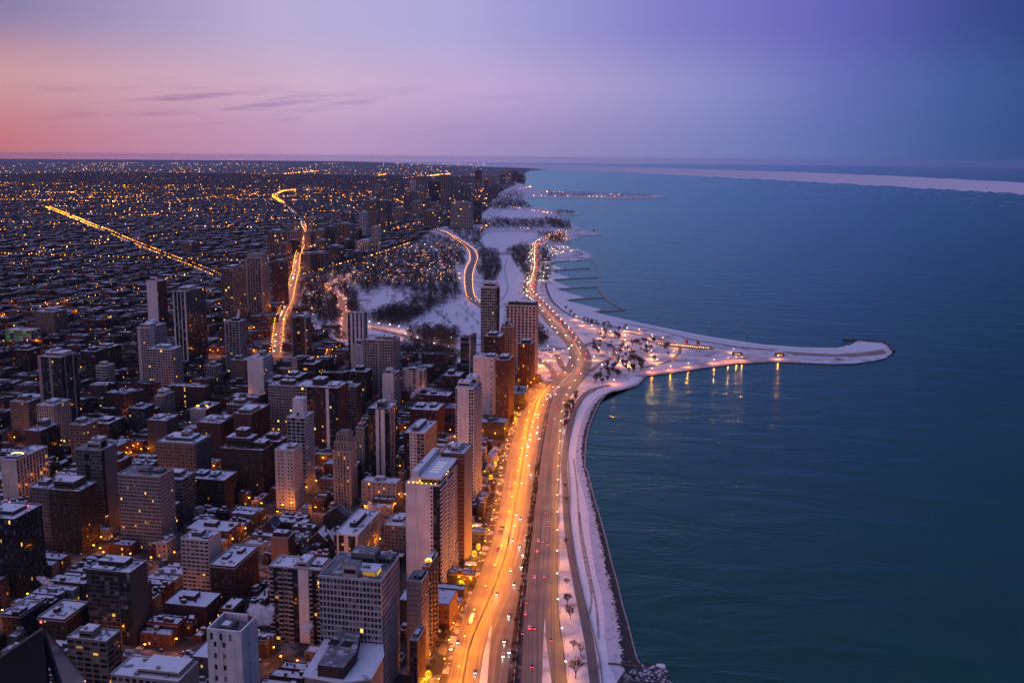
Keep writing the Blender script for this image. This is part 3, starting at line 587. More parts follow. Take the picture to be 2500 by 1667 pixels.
def rooftop(t, F, H, roofm, wm, pents, nvent=5, cap=True):
    x0, x1, y0, y1 = F
    mb = MB(); w = .3
    for bx in ((x0, x1, y0, y0 + w), (x0, x1, y1 - w, y1), (x0, x0 + w, y0 + w, y1 - w), (x1 - w, x1, y0 + w, y1 - w)): mb.box(*bx, H + .002, H + .95)
    mb.build('parapet', wm, t)
    if cap:
        mb = MB()
        for bx in ((x0, x1, y0, y0 + w), (x0, x1, y1 - w, y1), (x0, x0 + w, y0 + w, y1 - w), (x1 - w, x1, y0 + w, y1 - w)): mb.box(*bx, H + .953, H + 1.1)
        mb.build('parapet_snow', PLAIN, t)
    mb = MB(); mb.box(x0 + w + .02, x1 - w - .02, y0 + w + .02, y1 - w - .02, H + .01, H + .16); mb.build('roof_snow', roofm, t)
    for (a, b, c, d, h, pm) in pents:
        X0, X1, Y0, Y1 = x0 + (x1 - x0) * a, x0 + (x1 - x0) * b, y0 + (y1 - y0) * c, y0 + (y1 - y0) * d
        mb = MB(); mb.box(X0, X1, Y0, Y1, H + .1, H + h); p = mb.build('penthouse', WALL[pm] if isinstance(pm, str) else pm, t)
        mb = MB(); mb.box(X0 + .2, X1 - .2, Y0 + .2, Y1 - .2, H + h + .003, H + h + .2); mb.build('snow_cap', roofm, p)
        if X1 - X0 > 4:
            mb = MB(); q = random.uniform(.2, .6); mb.box(X0 + (X1 - X0) * q, X0 + (X1 - X0) * q + 1.8, Y0 + 1, Y0 + 3, H + h + .2, H + h + 1.5); mb.build('vent', METAL, p)
            mb = MB(); mb.box(X0 + .5, X1 - .5, Y0 - .05, Y0, H + h * .35, H + h * .7); mb.build('louvre', GLASS, p)
    for k in range(nvent // 3):
        L_ = random.uniform(2, min(9, (x1 - x0) * .35)); cx, cy_ = random.uniform(x0 + 1.5, x1 - 1.5 - L_), random.uniform(y0 + 1.5, y1 - 3); mb = MB()
        if random.random() < .5: mb.box(cx, cx + L_, cy_, cy_ + .7, H + .4, H + 1.0, 0, True, True)
        else: mb.box(cx, cx + .7, cy_, min(y1 - 1, cy_ + L_), H + .4, H + 1.0, 0, True, True)
        mb.build('duct', METAL, t)
    for k in range(nvent):
        cx, cy_ = random.uniform(x0 + 2, x1 - 2), random.uniform(y0 + 2, y1 - 2); s_ = random.uniform(.5, 1.5); h = random.uniform(.5, 1.8)
        mb = MB()
        if random.random() < .6: mb.box(cx - s_, cx + s_, cy_ - s_ * .7, cy_ + s_ * .7, H + .15, H + h)
        else: mb.tube((cx, cy_, H + .1), (cx, cy_, H + h + .6), .4, .4, 7)
        mb.build('roof_vent', METAL, t)
def hgt(tl, b):
    q = G(tl[0], b); d = ray(*tl); return q, CAM_Z + d.z * (q.y / d.y)
NUMT = [0]
def tower(name, label, short, tl, tr, ne, b, wall, S, E, wall2=None, pents=((.3, .7, .3, .7, 4, 'gray'),), roof=None, nvent=12, panes=False, glass=None, dep=None, litm=None, top=None, extra=None, cat='building', group=None, pod=None):
    q, H = hgt(tl, b); A, C_, N = G(*tl, H), G(*tr, H), G(*ne, H)
    W_ = C_.x - A.x; D_ = dep or max(10, min(62, N.y - A.y))
    t = thing(name, label, cat, ((A.x + C_.x) / 2, A.y + D_ / 2, 0), group)
    F = (-W_ / 2, W_ / 2, -D_ / 2, D_ / 2)
    FOOT.append((A.x, A.x + W_, A.y, A.y + D_))
    if short: LAND_MARKS.append((short, *proj(A.x + W_ / 2, A.y, 0)))
    wm, gl, lt, balcs = MB(), MB(), MB(), []; pl = [] if panes else None
    wm.box(F[0], F[1] - DEP, F[2] + DEP, F[3], 0, H)
    segS = S if isinstance(S, list) else [(0, 1, S)]; segE = E if isinstance(E, list) else [(0, 1, E)]
    kf = 1 + max(0, (A.y - 900) / 1500) * (.9 if A.y < 2500 else .45)
    def sc_(sg): return [(a, b_, dict(st, bay=st['bay'] * kf, fh=st['fh'] * min(kf, 1.5), pier=st['pier'] * kf, sp=st['sp'] * min(kf, 1.5)) if isinstance(st, dict) else st) for a, b_, st in sg]
    segS, segE = sc_(segS), sc_(segE)
    facade('S', F, 0, H, segS, wm, gl, lt, balcs, pl); facade('E', F, 0, H, segE, wm, gl, lt, balcs)
    mats = [WALL[wall], WALL[wall2 or wall], WALL['white'], WALL['dark']]
    wm.build('wall', mats, t); gl.build('window', glass or GLASS, t, kind='stuff'); lt.build('lit_window', litm or LIT, t, kind='stuff')
    if pl:
        cache = {}
        for side, a, bb, za, zb in pl:
            key = (side, round(bb - a, 2), round(zb - za, 2))
            if key not in cache:
                mb = MB(); w_, h_ = bb - a, zb - za
                if side == 'S': mb.box(0, w_, 0, .04, 0, h_, 0, True, True)
                cache[key] = mb.mesh('window', [GLASS, GLASSB, WINB][0])
            me = cache[key]
            r_ = random.random()
            if r_ > .6:
                k2 = key + ((1 if r_ < .85 else 2),)
                if k2 not in cache:
                    me2 = me.copy(); me2.materials[0] = (GLASSB if r_ < .85 else WINB); cache[k2] = me2
                me = cache[k2]
            put('window', me, t, (F[0] + a, F[2] + DEP - .045, za))
    if balcs:
        cache = {}
        for side, a, bb, zz in balcs[:300]:
            key = (side, round(bb - a, 2))
            if key not in cache:
                mb = MB(); w_ = bb - a
                if side == 'S':
                    mb.box(0, w_, -1.3, -.01, 0, .22, 0, True, True); mb.box(0, w_, -1.3, -1.22, .22, 1.15); mb.box(0, .06, -1.22, -.01, .22, 1.15); mb.box(w_ - .06, w_, -1.22, -.01, .22, 1.15)
                else:
                    mb.box(.01, 1.3, 0, w_, 0, .22, 0, True, True); mb.box(1.22, 1.3, 0, w_, .22, 1.15); mb.box(.01, 1.22, 0, .06, .22, 1.15); mb.box(.01, 1.22, w_ - .06, w_, .22, 1.15)
                cache[key] = mb.mesh('balcony', WALL[wall])
            put('balcony', cache[key], t, (F[0] + a, F[2], zz) if side == 'S' else (F[1], F[2] + a, zz))
    rooftop(t, F, H, roof or random.choice((ROOFSNOW, ROOFCLEAN)), WALL[wall], pents, nvent)
    if extra: extra(t, F, H)
    return t, F, H
WINB = mat('curtained_window', (.20, .18, .17), .4, spec=.5)

def beacon(px, py):
    def f(t, F, H):
        for k, (fx, fy) in enumerate(((.25, .85), (.85, .7), (.1, .15))):
            mb = MB(); X_, Y_ = F[0] + (F[1] - F[0]) * fx, F[2] + (F[3] - F[2]) * fy
            mb.tube((X_, Y_, H), (X_, Y_, H + 2.4), .1, .08, 5); p = mb.build('mast', POLE, t)
            mb = MB(); mb.octa((X_, Y_, H + 2.7), .5); mb.build('red_beacon', REDL, p)
    return f
def braces(t, F, H):
    mb = MB(); x0, x1, y0, y1 = F
    for k in range(2):
        za, zb = H * (.5 - .5 * k + .02), H * (1 - .5 * k) * .98
        for (a, b) in ((0, 1), (1, 0)):
            mb.tube((x1 + .15, y0 + (y1 - y0) * a, za), (x1 + .15, y0 + (y1 - y0) * b, zb), .25, .25, 4); mb.tube((x0 + (x1 - x0) * a, y0 - .15, za), (x0 + (x1 - x0) * b, y0 - .15, zb), .25, .25, 4)
    mb.build('brace', WALL['slate'], t); beacon(0, 0)(t, F, H)
def deckpent(t, F, H):            # the raised slab roof, lit band and stair core of the white slab tower
    x0, x1, y0, y1 = F; W_, D_ = x1 - x0, y1 - y0
    mb = MB(); mb.box(x0 + W_ * .42, x1 - .6, y0 + D_ * .06, y0 + D_ * .93, H + 1.0, H + 4.2); p = mb.build('glass_storey', GLASS, t)
    mb = MB()
    for k in range(9): mb.octa((x0 + W_ * .40 - .8 if k > 6 else x0 + 2 + k * W_ * .13, y0 + 1.1 + (k - 6) * 4 * (k > 6), H + 1.5), .35)
    mb.build('deck_light', AMBER, p)
    mb = MB(); mb.box(x0 + W_ * .36, x1 + .25, y0 + D_ * .03, y0 + D_ * .97, H + 4.203, H + 5.4); p = mb.build('roof_slab', WALL['white'], t)
    mb = MB(); mb.box(x0 + W_ * .38, x1, y0 + D_ * .04, y0 + D_ * .96, H + 5.403, H + 5.55); mb.build('slab_snow', ROOFCLEAN, p)
    mb = MB()
    for k in range(5): mb.box(x0 + W_ * .55, x0 + W_ * .82, y0 + D_ * (.25 + k * .09), y0 + D_ * (.25 + k * .09) + .5, H + 5.55, H + 5.8)
    mb.build('skylight', WHITEG, p)
    mb = MB(); mb.box(x0 + W_ * .16, x0 + W_ * .36 - .02, y0 + D_ * .03, y0 + D_ * .99, H + 1.0, H + 9.5); p = mb.build('stair_core', WALL['white'], t)
    mb = MB(); mb.box(x0 + W_ * .17, x0 + W_ * .35, y0 + D_ * .04, y0 + D_ * .98, H + 9.503, H + 9.7); mb.build('snow_cap', ROOFSNOW, p)
WHITEG = mat('frosted_skylight', (.8, .8, .75), .4, emit=(1, .95, .8), estr=.35)
def crown(t, F, H):               # stepped stone crown
    x0, x1, y0, y1 = F; W_, D_ = x1 - x0, y1 - y0; z = H
    for k, (s_, h) in enumerate(((.84, 9.5), (.66, 6.5), (.5, 2.2))):
        mb = MB(); a, b = x0 + W_ * (1 - s_) / 2, x1 - W_ * (1 - s_) / 2; c, d = y0 + D_ * (1 - s_) / 2, y1 - D_ * (1 - s_) / 2
        mb.box(a, b, c, d, z + .1, z + h); n_ = 5
        for i in range(n_ + 1): mb.box(a + (b - a) * i / n_ - .35, a + (b - a) * i / n_ + .35, c - .3, c, z + .1, z + h + .7); mb.box(b, b + .3, c + (d - c) * i / n_ - .35, c + (d - c) * i / n_ + .35, z + .1, z + h + .7)
        p = mb.build('setback', WALL['stone'], t); mb = MB()
        for i in range(n_):
            mb.quad((a + (b - a) * (i + .3) / n_, c - .02, z + 1), (a + (b - a) * (i + .7) / n_, c - .02, z + 1), (a + (b - a) * (i + .7) / n_, c - .02, z + h - 1), (a + (b - a) * (i + .3) / n_, c - .02, z + h - 1))
        mb.build('window', GLASS, p); z += h
    mb = MB(); mb.box(x0 + W_ * .28, x1 - W_ * .28, y0 + D_ * .28, y1 - D_ * .28, z + .003, z + .25); mb.build('crown_snow', ROOFGRAY, t)
def hollow(t, F, H):              # deep roof well with a cooling plant and chimney
    x0, x1, y0, y1 = F; mb = MB(); w = 1.0
    for bx in ((x0, x1, y0, y0 + w), (x0, x1, y1 - w, y1), (x0, x0 + w, y0 + w, y1 - w), (x1 - w, x1, y0 + w, y1 - w)): mb.box(*bx, H + 1.103, H + 5.2)
    p = mb.build('screen_wall', WALL['white'], t)
    mb = MB()
    for bx in ((x0, x1, y0, y0 + w), (x0, x1, y1 - w, y1), (x0, x0 + w, y0 + w, y1 - w), (x1 - w, x1, y0 + w, y1 - w)): mb.box(*bx, H + 5.203, H + 5.3)
    mb.build('wall_snow', PLAIN, p)
    mb = MB()
    for k in range(3): mb.box(x0 + (x1 - x0) * (.1 + .27 * k), x0 + (x1 - x0) * (.1 + .27 * k) + 1.5, y0 - .03, y0, H - .6, H + 3.2)
    mb.build('slot_window', GLASS, p)
    mb = MB(); mb.box(x0 + 4, x0 + 11, y0 + 5, y1 - 5, H + .2, H + 4.4); p2 = mb.build('cooling_plant', DARKC, t)
    mb = MB(); mb.box(x0 + 5, x0 + 9, y0 + 7, y1 - 8, H + 4.403, H + 4.6); mb.build('snow_cap', ROOFSNOW, p2)
    mb = MB(); mb.box(x1 - 4, x1 - 2.6, y1 - 3.4, y1 - 2, H, H + 9); mb.build('chimney', DARKC, t)
def pool_deck(t, F, H):           # roof terrace of the gridded block
    x0, x1, y0, y1 = F; W_, D_ = x1 - x0, y1 - y0
    mb = MB()
    for k in range(60): mb.box(*(lambda a, b: (a, a + random.uniform(.4, 1.4), b, b + random.uniform(.4, 1.2)))(x0 + random.uniform(1, W_ - 3), y0 + random.uniform(1, D_ * .2)), H + .16, H + random.uniform(.6, 1.3))
    mb.build('terrace_furniture', [ROOFGRAY], t, kind='stuff')
    mb = MB(); mb.box(x0 + W_ * .42, x1 - W_ * .12, y0 + D_ * .16, y0 + D_ * .42, H + .1, H + 3.3); p = mb.build('pavilion', WALL['cream'], t)
    mb = MB(); mb.box(x0 + W_ * .40, x1 - W_ * .10, y0 + D_ * .14, y0 + D_ * .44, H + 3.303, H + 4.0); mb.build('pavilion_roof', ROOFSNOW, p)
    mb = MB(); mb.quad((x1 - W_ * .119, y0 + D_ * .18, H + .6), (x1 - W_ * .119, y0 + D_ * .4, H + .6), (x1 - W_ * .119, y0 + D_ * .4, H + 2.9), (x1 - W_ * .119, y0 + D_ * .18, H + 2.9)); mb.quad((x0 + W_ * .66, y0 + D_ * .159, H + .6), (x1 - W_ * .14, y0 + D_ * .159, H + .6), (x1 - W_ * .14, y0 + D_ * .159, H + 2.9), (x0 + W_ * .66, y0 + D_ * .159, H + 2.9)); mb.build('lit_glazing', LIT, p)
def dishes(t, F, H):
    x0, x1, y0, y1 = F; mb = MB()
    mb.tube(((x0 + x1) / 2, y0 + 3, H + .1), ((x0 + x1) / 2, y0 + 3, H + 3), .15, .1, 5); mb.build('antenna', METAL, t)
def whitebox(t, F, H):
    x0, x1, y0, y1 = F; mb = MB(); mb.box(x0 + 4, x0 + 14.5, y0 + 5, y0 + 14, H + .1, H + 17); p = mb.build('plant_tower', WALL['white'], t)
    mb = MB(); mb.box(x0 + 4.2, x0 + 14.3, y0 + 5.2, y0 + 13.8, H + 17.003, H + 17.2); mb.build('snow_cap', ROOFSNOW, p)
    mb = MB(); mb.box(x0 + 8, x0 + 10, y0 + 4.9, y0 + 5, H + 1, H + 4); mb.build('door', GLASS, p)
def lightrow(t, F, H):
    x0, x1, y0, y1 = F; mb = MB()
    for k in range(14): mb.octa((x0 + (x1 - x0) * (.15 + k * .055), y0 + (y1 - y0) * .3 + math.sin(k / 13 * 3.1) * 3, H + 2.2), .42)
    mb.build('terrace_light', AMBER, t)
def cornice(t, F, H):
    x0, x1, y0, y1 = F; mb = MB(); mb.box(x0 - .5, x1 + .5, y0 - .5, y1 + .5, H - 1.0, H - .2, 0, True, True); mb.build('cornice', WALL['beige'], t)
def bigcrown(t, F, H):
    x0, x1, y0, y1 = F; mb = MB(); mb.box(x0 + 3, x1 - 3, y0 + 3, y1 - 3, H + .1, H + 9); p = mb.build('crown', WALL['beige'], t)
    mb = MB()
    for i in range(7): mb.box(x0 + 3 + i * (x1 - x0 - 6.8) / 6, x0 + 3.8 + i * (x1 - x0 - 6.8) / 6, y0 + 2.5, y0 + 3, H + .1, H + 10)
    mb.build('crown_fin', WALL['concrete'], p)

stp = lambda n_, st, a=0.0, b=1.0: st
V = lambda bay=2.6, pier=1.1, **k: g(bay, 3.3, pier, .5, sd=.22, **k)      # vertical emphasis
Hh = lambda bay=6, sp_=1.5, **k: g(bay, 3.2, .35, sp_, sd=0.004, **k)       # horizontal bands
TWR = [
 ('office_tower', 'dark glass tower with diagonal braces and red roof beacons', 'the dark braced tower', (-60, 1262), (49, 1262), (128, 1236), 1450, 'dark', g(1.6, 3.6, .16, .9, .02), g(1.6, 3.6, .16, .9, .02), dict(extra=braces, pents=((.2, .8, .25, .75, 3, 'slate'),))),
 ('apartment_tower', 'dark grey tower with recessed black strip and snowy penthouse', 'the dark grey tower', (209, 1391), (316.5, 1401), (343, 1380), 1564, 'slate', [(0, .72, g(3.0, 3.1, .35, 1.0, .012)), (.72, .74, BL), (.74, 1, g(2.8, 3.1, .1, .25, .0, mi=3))], BL, dict(wall2='gray', dep=20, pents=((.15, .75, .35, .85, 4, 'brown'), (.1, .6, .02, .25, 1.6, 'slate')))),
 ('apartment_tower', 'cream gridded apartment block with blank right side', 'the cream gridded block', (441, 1316), (513, 1318), (545, 1300), 1449, 'cream', g(3.5, 3.0, .7, 1.45, .035), BL, dict(panes=True, dep=19, pents=((.25, .6, .3, .7, 3.6, 'gray'), (.7, .95, .2, .5, 1.5, 'dark')))),
 ('apartment_tower', 'pale glass-walled slab with fine mullions over a snowy court', 'the pale glass slab', (286, 1159), (388, 1167), (422, 1147), 1334, 'concrete', g(1.5, 3.0, .32, 1.15, .03), g(1.5, 3.0, .32, 1.15, .03), dict(glass=GLASSB, dep=22, roof=ROOFGRAY, pents=((.4, .62, .3, .7, 4.2, 'beige'), (.68, .9, .4, .8, 2.6, 'gray')), nvent=8)),
 ('apartment_block', 'brown brick block with tan tower at the bottom edge', 'the brown block', (163, 1558), (262, 1566), (287, 1546), 1700, 'tan', g(5.5, 3.3, 1.0, 1.0, .03), g(6, 3.4, .6, 1.0, .02), dict(dep=14, pents=((.28, .62, .1, .75, 5, 'tan'),))),
 ('apartment_tower', 'blank pale tower with open roof well at the bottom edge', 'the blank pale tower', (505, 1556), (590, 1564), (645, 1524), 1800, 'white', [(0, .1, BL), (.1, .62, g(5.2, 6.2, 3.4, 3.4, .0)), (.62, 1, BL)], [(0, .35, BL), (.35, .55, g(4.4, 13, 2.8, 10, 0)), (.55, 1, BL)], dict(panes=True, pents=(), extra=hollow, nvent=0, roof=ROOFGRAY)),
 ('apartment_tower', 'pale block with even square windows and a lit roof terrace', 'the square-windowed block', (778, 1407), (928, 1423), (989, 1362), 1690, 'pink', g(2.18, 3.55, .55, 1.1, .035), [(0, .06, BL), (.06, .5, g(2.2, 3.55, .5, 1.2, .01)), (.5, 1, g(1.6, 3.55, .3, .8, .02))], dict(panes=True, extra=pool_deck, glass=GLASSB, pents=((.38, .60, .05, .3, 7.5, 'pink'), (.35, .75, .5, .82, 8.5, 'gray'), (.75, .95, .7, .95, 3.5, 'gray')), nvent=22, roof=ROOFGRAY)),
 ('apartment_tower', 'balconied block with blank white pier and snowy blue roof', 'the white-piered block', (657, 1383), (780, 1397), (810, 1370), 1560, 'concrete', [(0, .26, g(3.2, 3.2, .3, .9, .02, mi=3, balc=2)), (.26, .36, g(3.2, 3.2, .5, 1.2, .01)), (.36, .56, g(3.2, 3.2, .3, .9, .02, mi=3, balc=2)), (.56, .76, 2), (.76, 1, g(3.2, 3.2, .3, .9, .03, mi=3, balc=2))], BL, dict(wall2='brown', dep=18, roof=ROOFCLEAN, pents=((.52, .72, .1, .8, 4.5, 'cream'), (.75, .98, .3, .95, 1.8, 'brown')))),
 ('apartment_tower', 'beige tower with curved dark roof beside the drive', 'the curved-roof tower', (992, 1420), (1027, 1426), (1047, 1400), 1640, 'beige', Hh(9, 2.9, lit=.0), g(2.6, 3.2, .7, 1.4, .03), dict(dep=16, roof=ROOFGRAY, pents=((.3, .9, .3, .9, 2.2, 'dark'),))),
 ('apartment_tower', 'tan balconied tower with bay windows right of the curved roof', 'the tan bay-windowed tower', (1030, 1385), (1047, 1386), (1072, 1352), 1590, 'tan', g(3.2, 3.2, 1.0, 1.2, .04), g(3.6, 3.2, 1.3, 1.2, .02, balc=2), dict(pents=((.1, .8, .4, .8, 2.5, 'dark'),), extra=lightrow)),
 ('slab_tower', 'white slab tower with blank end wall and balconied side', 'the white balconied slab', (990, 1182), (1072, 1190), (1118, 1122), 1440, 'white', [(0, .71, BL), (.71, .80, g(2.2, 3.1, .8, 1.3, .0)), (.80, 1, g(2.4, 3.1, .15, .25, .0, mi=3))], [(0, .30, g(3.4, 3.1, .25, .3, .008, balc=1)), (.30, .35, BL), (.35, .64, g(3.4, 3.1, .25, .3, .008, balc=1)), (.64, .69, BL), (.69, 1, g(3.4, 3.1, .25, .3, .008, balc=1))], dict(pents=(), extra=deckpent, nvent=0, roof=ROOFCLEAN)),
 ('apartment_tower', 'dark brick tower with pale floor lines behind the white slab', 'the lined brick tower', (1076, 1107), (1133, 1110), (1157, 1086), 1375, 'redbrown', Hh(20, .35, lit=.0, smi=1), [(0, .06, BL), (.06, 1, g(2.0, 3.0, .9, 1.9, .0, mi=1))], dict(wall2='beige', glass=mat('dark_brick_panel', (.10, .05, .045), .8, .2, .3), pents=((.38, .74, .15, .5, 5, 'pink'), (.1, .3, .5, .8, 3, 'gray')), nvent=9)),
 ('slab_tower', 'tall slender white tower with blank pink face and zigzag balconies', 'the slender white tower', (1112, 948), (1157, 950), (1191, 933), 1240, 'white', [(0, .10, g(1.7, 3.0, .25, .6, .0)), (.10, .72, BL), (.72, .98, g(2.2, 3.0, .35, .6, .01)), (.98, 1, BL)], [(0, .46, g(4.2, 3.0, .3, .3, .006, balc=1)), (.46, .54, BL), (.54, 1, g(4.2, 3.0, .3, .3, .006, balc=1))], dict(pents=((.08, .75, .1, .45, 5.5, 'white'), (.4, .98, .45, .9, 8, 'white')), nvent=8)),
 ('apartment_tower', 'black tower with two white piers and fine vertical fins', 'the black pier tower', (898, 998), (945, 1004), (968, 984), 1179, 'dark', [(0, .36, g(2.4, 3.2, .1, .3, .015)), (.36, .52, 2), (.52, .60, g(1.5, 3.2, .1, .3, 0)), (.60, .80, 2), (.80, 1, g(2, 3.2, .1, .3, .02))], [(0, .12, g(2, 3.2, .1, .3, 0)), (.12, .18, 2), (.18, .26, g(2, 3.2, .1, .3, 0)), (.26, .32, 2), (.32, .42, g(2, 3.2, .1, .3, 0)), (.42, .48, 2), (.48, .58, g(2, 3.2, .1, .3, 0)), (.58, .66, 2), (.66, 1, g(3, 3.2, .1, .3, .02))], dict(pents=((.4, .75, .1, .45, 7, 'gray'),))),
 ('apartment_tower', 'tan block with white windowed pier and long penthouse', 'the tan penthouse block', (986, 1057), (1037, 1059), (1061, 1029), 1200, 'beige', [(0, .28, g(3, 3.1, .3, .9, .10, mi=3)), (.28, .62, g(3.2, 3.1, 1.7, 1.5, .04, mi=2)), (.62, 1, g(3, 3.1, .5, 1.0, .06))], g(4, 3.1, 1.1, 1.0, .015), dict(pents=((.3, .62, .15, .8, 4.5, 'gray'),), roof=ROOFCLEAN)),
 ('apartment_tower', 'blank white tower with small vents under the roof line', 'the blank white tower', (603, 874), (644, 875), (667, 866), 980, 'white', BL, g(2.9, 3.0, .7, 1.3, .03), dict(pents=((.55, .8, .4, .8, 7, 'concrete'),), extra=dishes)),
 ('apartment_block', 'black and white chequered apartment block', 'the chequered block', (654, 941), (718, 944), (735, 938), 1090, 'concrete', g(2.9, 2.9, .6, 1.15, .03), g(3.3, 2.9, 1, 1.2, .02), dict(dep=18, glass=GLASSB, pents=((.4, .9, .3, .8, 5, 'redbrown'),))),
 ('apartment_block', 'long brown brick slab with white bands and tall white pier', 'the long brown slab', (718, 944), (835, 943), (855, 934), 1115, 'redbrown', [(0, .30, g(3.2, 2.9, 1.1, .9, .05, smi=2)), (.30, .42, g(2.6, 2.9, .3, .8, .02, mi=3)), (.42, .72, g(3.0, 2.9, 1.0, 1.0, .04)), (.72, .79, 2), (.79, 1, g(3, 2.9, .6, .9, .05, mi=3))], g(3, 2.9, .6, 1.0, .03), dict(pents=((.35, .6, .3, .8, 7, 'redbrown'), (.72, .92, .2, .7, 3, 'white')))),
 ('apartment_block', 'small grey gridded block with black side', 'the grey gridded block', (836, 944), (870, 945), (879, 938), 1060, 'beige', g(3.2, 3.0, .4, .7, .02), 3, dict(dep=17, pents=((.05, .5, .3, .8, 3.6, 'white'),))),
 ('office_tower', 'dark glass tower with white grid and white plant box on top', 'the white-gridded glass tower', (700, 1019), (744, 1021), (766, 1008), 1200, 'white', g(4.3, 3.5, .28, .45, .015), g(2.4, 3.5, .3, .45, .012), dict(pents=(), extra=whitebox, glass=GLASSB, dep=23)),
 ('apartment_tower', 'cream stone tower with scattered square windows and stepped side', 'the cream stepped tower', (670, 1099), (714, 1104), (732, 1086), 1240, 'cream', [(0, .12, BL), (.12, .46, g(2.9, 3.4, 1.5, 1.9, .01)), (.46, .62, BL), (.62, .96, g(3.1, 3.4, 1.5, 1.9, .01)), (.96, 1, BL)], g(3.6, 3.4, 2.4, 2.0, .0), dict(panes=True, dep=20, pents=((.5, .9, .3, .8, 3, 'stone'),), nvent=9)),
 ('stone_tower', 'slim stone tower with vertical ribs and stepped crown', 'the ribbed stone tower', (812, 1103), (857, 1105), (866, 1099), 1232, 'stone', [(0, .08, BL), (.08, .25, g(2.6, 3.2, 1.3, 1.5, .01)), (.25, .72, V(2.4, 1.2)), (.72, .92, g(2.6, 3.2, 1.3, 1.5, .01)), (.92, 1, BL)], V(2.6, 1.5), dict(dep=17, pents=(), extra=crown, nvent=0)),
 ('stone_tower', 'narrow stone tower with turret behind the ribbed tower', 'the narrow turret tower', (868, 1045), (890, 1046), (897, 1040), 1170, 'stone', g(3, 3.3, 1.7, 1.5, .04), g(3, 3.3, 1.7, 1.5, .03), dict(dep=13, pents=((.2, .8, .2, .8, 4, 'stone'), (.4, .6, .4, .6, 7, 'beige')))),
 ('apartment_block', 'dark brick block with stepped shoulders and snowy top', 'the dark stepped brick block', (539, 1095), (640, 1102), (655, 1094), 1205, 'brown', g(2.6, 3.1, 1.3, 1.4, .012), g(3, 3.1, 1.6, 1.4, .01), dict(dep=22, pents=((.08, .68, .2, .9, 10, 'brown'), (.3, .55, .3, .8, 17, 'brown'), (.7, .97, .3, .9, 6, 'brown')))),
 ('apartment_tower', 'brown brick tower with plain end and gridded side', 'the plain-ended brown tower', (569, 1011), (611, 1015), (665, 989), 1130, 'redbrown', BL, g(3.3, 3.0, .8, 1.0, .015), dict(pents=((.25, .95, .05, .55, 5, 'beige'),), extra=lambda t, F, H: None)),
 ('hotel_block', 'square grey stone hotel with arcaded top floor', 'the square stone hotel', (382, 1079), (474, 1086), (516, 1064), 1195, 'gray', g(2.8, 3.4, 1.3, 1.5, .012, mi=1), g(3.0, 3.4, 1.6, 1.5, .01), dict(wall2='tan', extra=cornice, pents=((.12, .8, .25, .85, 3.4, 'gray'), (.48, .68, .4, .7, 8, 'beige')))),
 ('apartment_tower', 'grey slab with fine vertical ribs and boxed penthouse', 'the grey ribbed slab', (183, 1098), (244, 1103), (280, 1083), 1300, 'gray', [(0, .35, g(1.8, 3.0, .5, 1.1, .01)), (.35, .55, g(2.4, 3.0, .15, .4, .0, mi=3)), (.55, 1, g(1.8, 3.0, .5, 1.1, .01))], [(0, .22, g(2.2, 3.0, .15, .4, .01, mi=3)), (.22, 1, BL)], dict(pents=((.35, .85, .2, .6, 5.5, 'concrete'), (.45, .85, .3, .7, 8.5, 'concrete')))),
 ('apartment_block', 'red brick block with dark gridded side at the left', 'the red brick block', (60, 1052), (98, 1054), (161, 1035), 1150, 'redbrown', BL, g(3, 3.0, .35, .8, .03, mi=3), dict(pents=((.2, .7, .5, .8, 7, 'gray'),))),
 ('apartment_tower', 'brown tower with pale corner piers at the left edge', 'the pale-cornered tower', (91, 871), (141, 876), (190, 866), 1040, 'beige', [(0, .14, BL), (.14, .48, g(3, 3.1, .3, .9, .03, mi=1)), (.48, .58, BL), (.58, 1, g(3, 3.1, .3, 1.0, .03, mi=1))], [(0, .2, g(3, 3.1, .2, .5, .0, mi=3)), (.2, .28, BL), (.28, .7, g(3, 3.1, .4, 1.0, .01, mi=1)), (.7, .8, BL), (.8, 1, g(3, 3.1, .2, .5, .0, mi=3))], dict(wall2='slate', dep=30, pents=((.2, .95, .2, .8, 4.5, 'pink'), (.3, .55, .4, .8, 7, 'stone')))),
 ('apartment_tower', 'white gridded tower, the shorter of a joined pair', 'the short gridded tower', (360, 852), (428, 852), (449, 843), 955, 'pink', g(3.0, 3.0, .55, .95, .03), g(2.6, 3.0, .5, .8, .02), dict(dep=26, pents=((.2, .7, .3, .8, 4, 'pink'),))),
 ('apartment_tower', 'taller pale gridded tower joined behind a shorter one', 'the tall gridded tower', (331, 801), (365, 802), (420, 790), 945, 'pink', [(0, .1, g(2, 3, .2, .5, 0, mi=3)), (.1, .32, BL), (.32, 1, g(3.0, 3.0, .55, .95, .03))], [(0, .3, BL), (.3, 1, g(3, 3.0, .4, .9, .02))], dict(pents=((.2, .9, .1, .5, 5, 'pink'), (.1, .5, .5, .9, 6, 'white')))),
 ('slab_tower', 'white ended slab tower with brown finned side', 'the white-ended slab', (357, 688), (382, 689), (421, 684), 810, 'white', BL, V(3.0, 1.2, mi=1), dict(wall2='redbrown', pents=((.3, .8, .1, .35, 8, 'white'),))),
 ('slab_tower', 'tall black slab tower with white piers and frame', 'the tall black slab', (421, 713), (450, 714.6), (506, 700.6), 890, 'dark', [(0, .08, 2), (.08, .92, g(4.0, 3.4, .75, .25, .0, mi=2, smi=3, sd=.2)), (.92, 1, 2)], g(2.4, 3.2, .3, .5, .012), dict(pents=((.2, .95, .2, .6, 6, 'pink'),))),
 ('apartment_block', 'square brown block far left by the green-lit garage', 'the square brown block', (82, 761), (140, 761), (147, 756), 822, 'tan', g(2.2, 3.0, 1.1, .8, .01), g(2.2, 3.0, 1.1, .8, .01), dict(dep=36, pents=((.35, .8, .3, .7, 5, 'pink'),))),
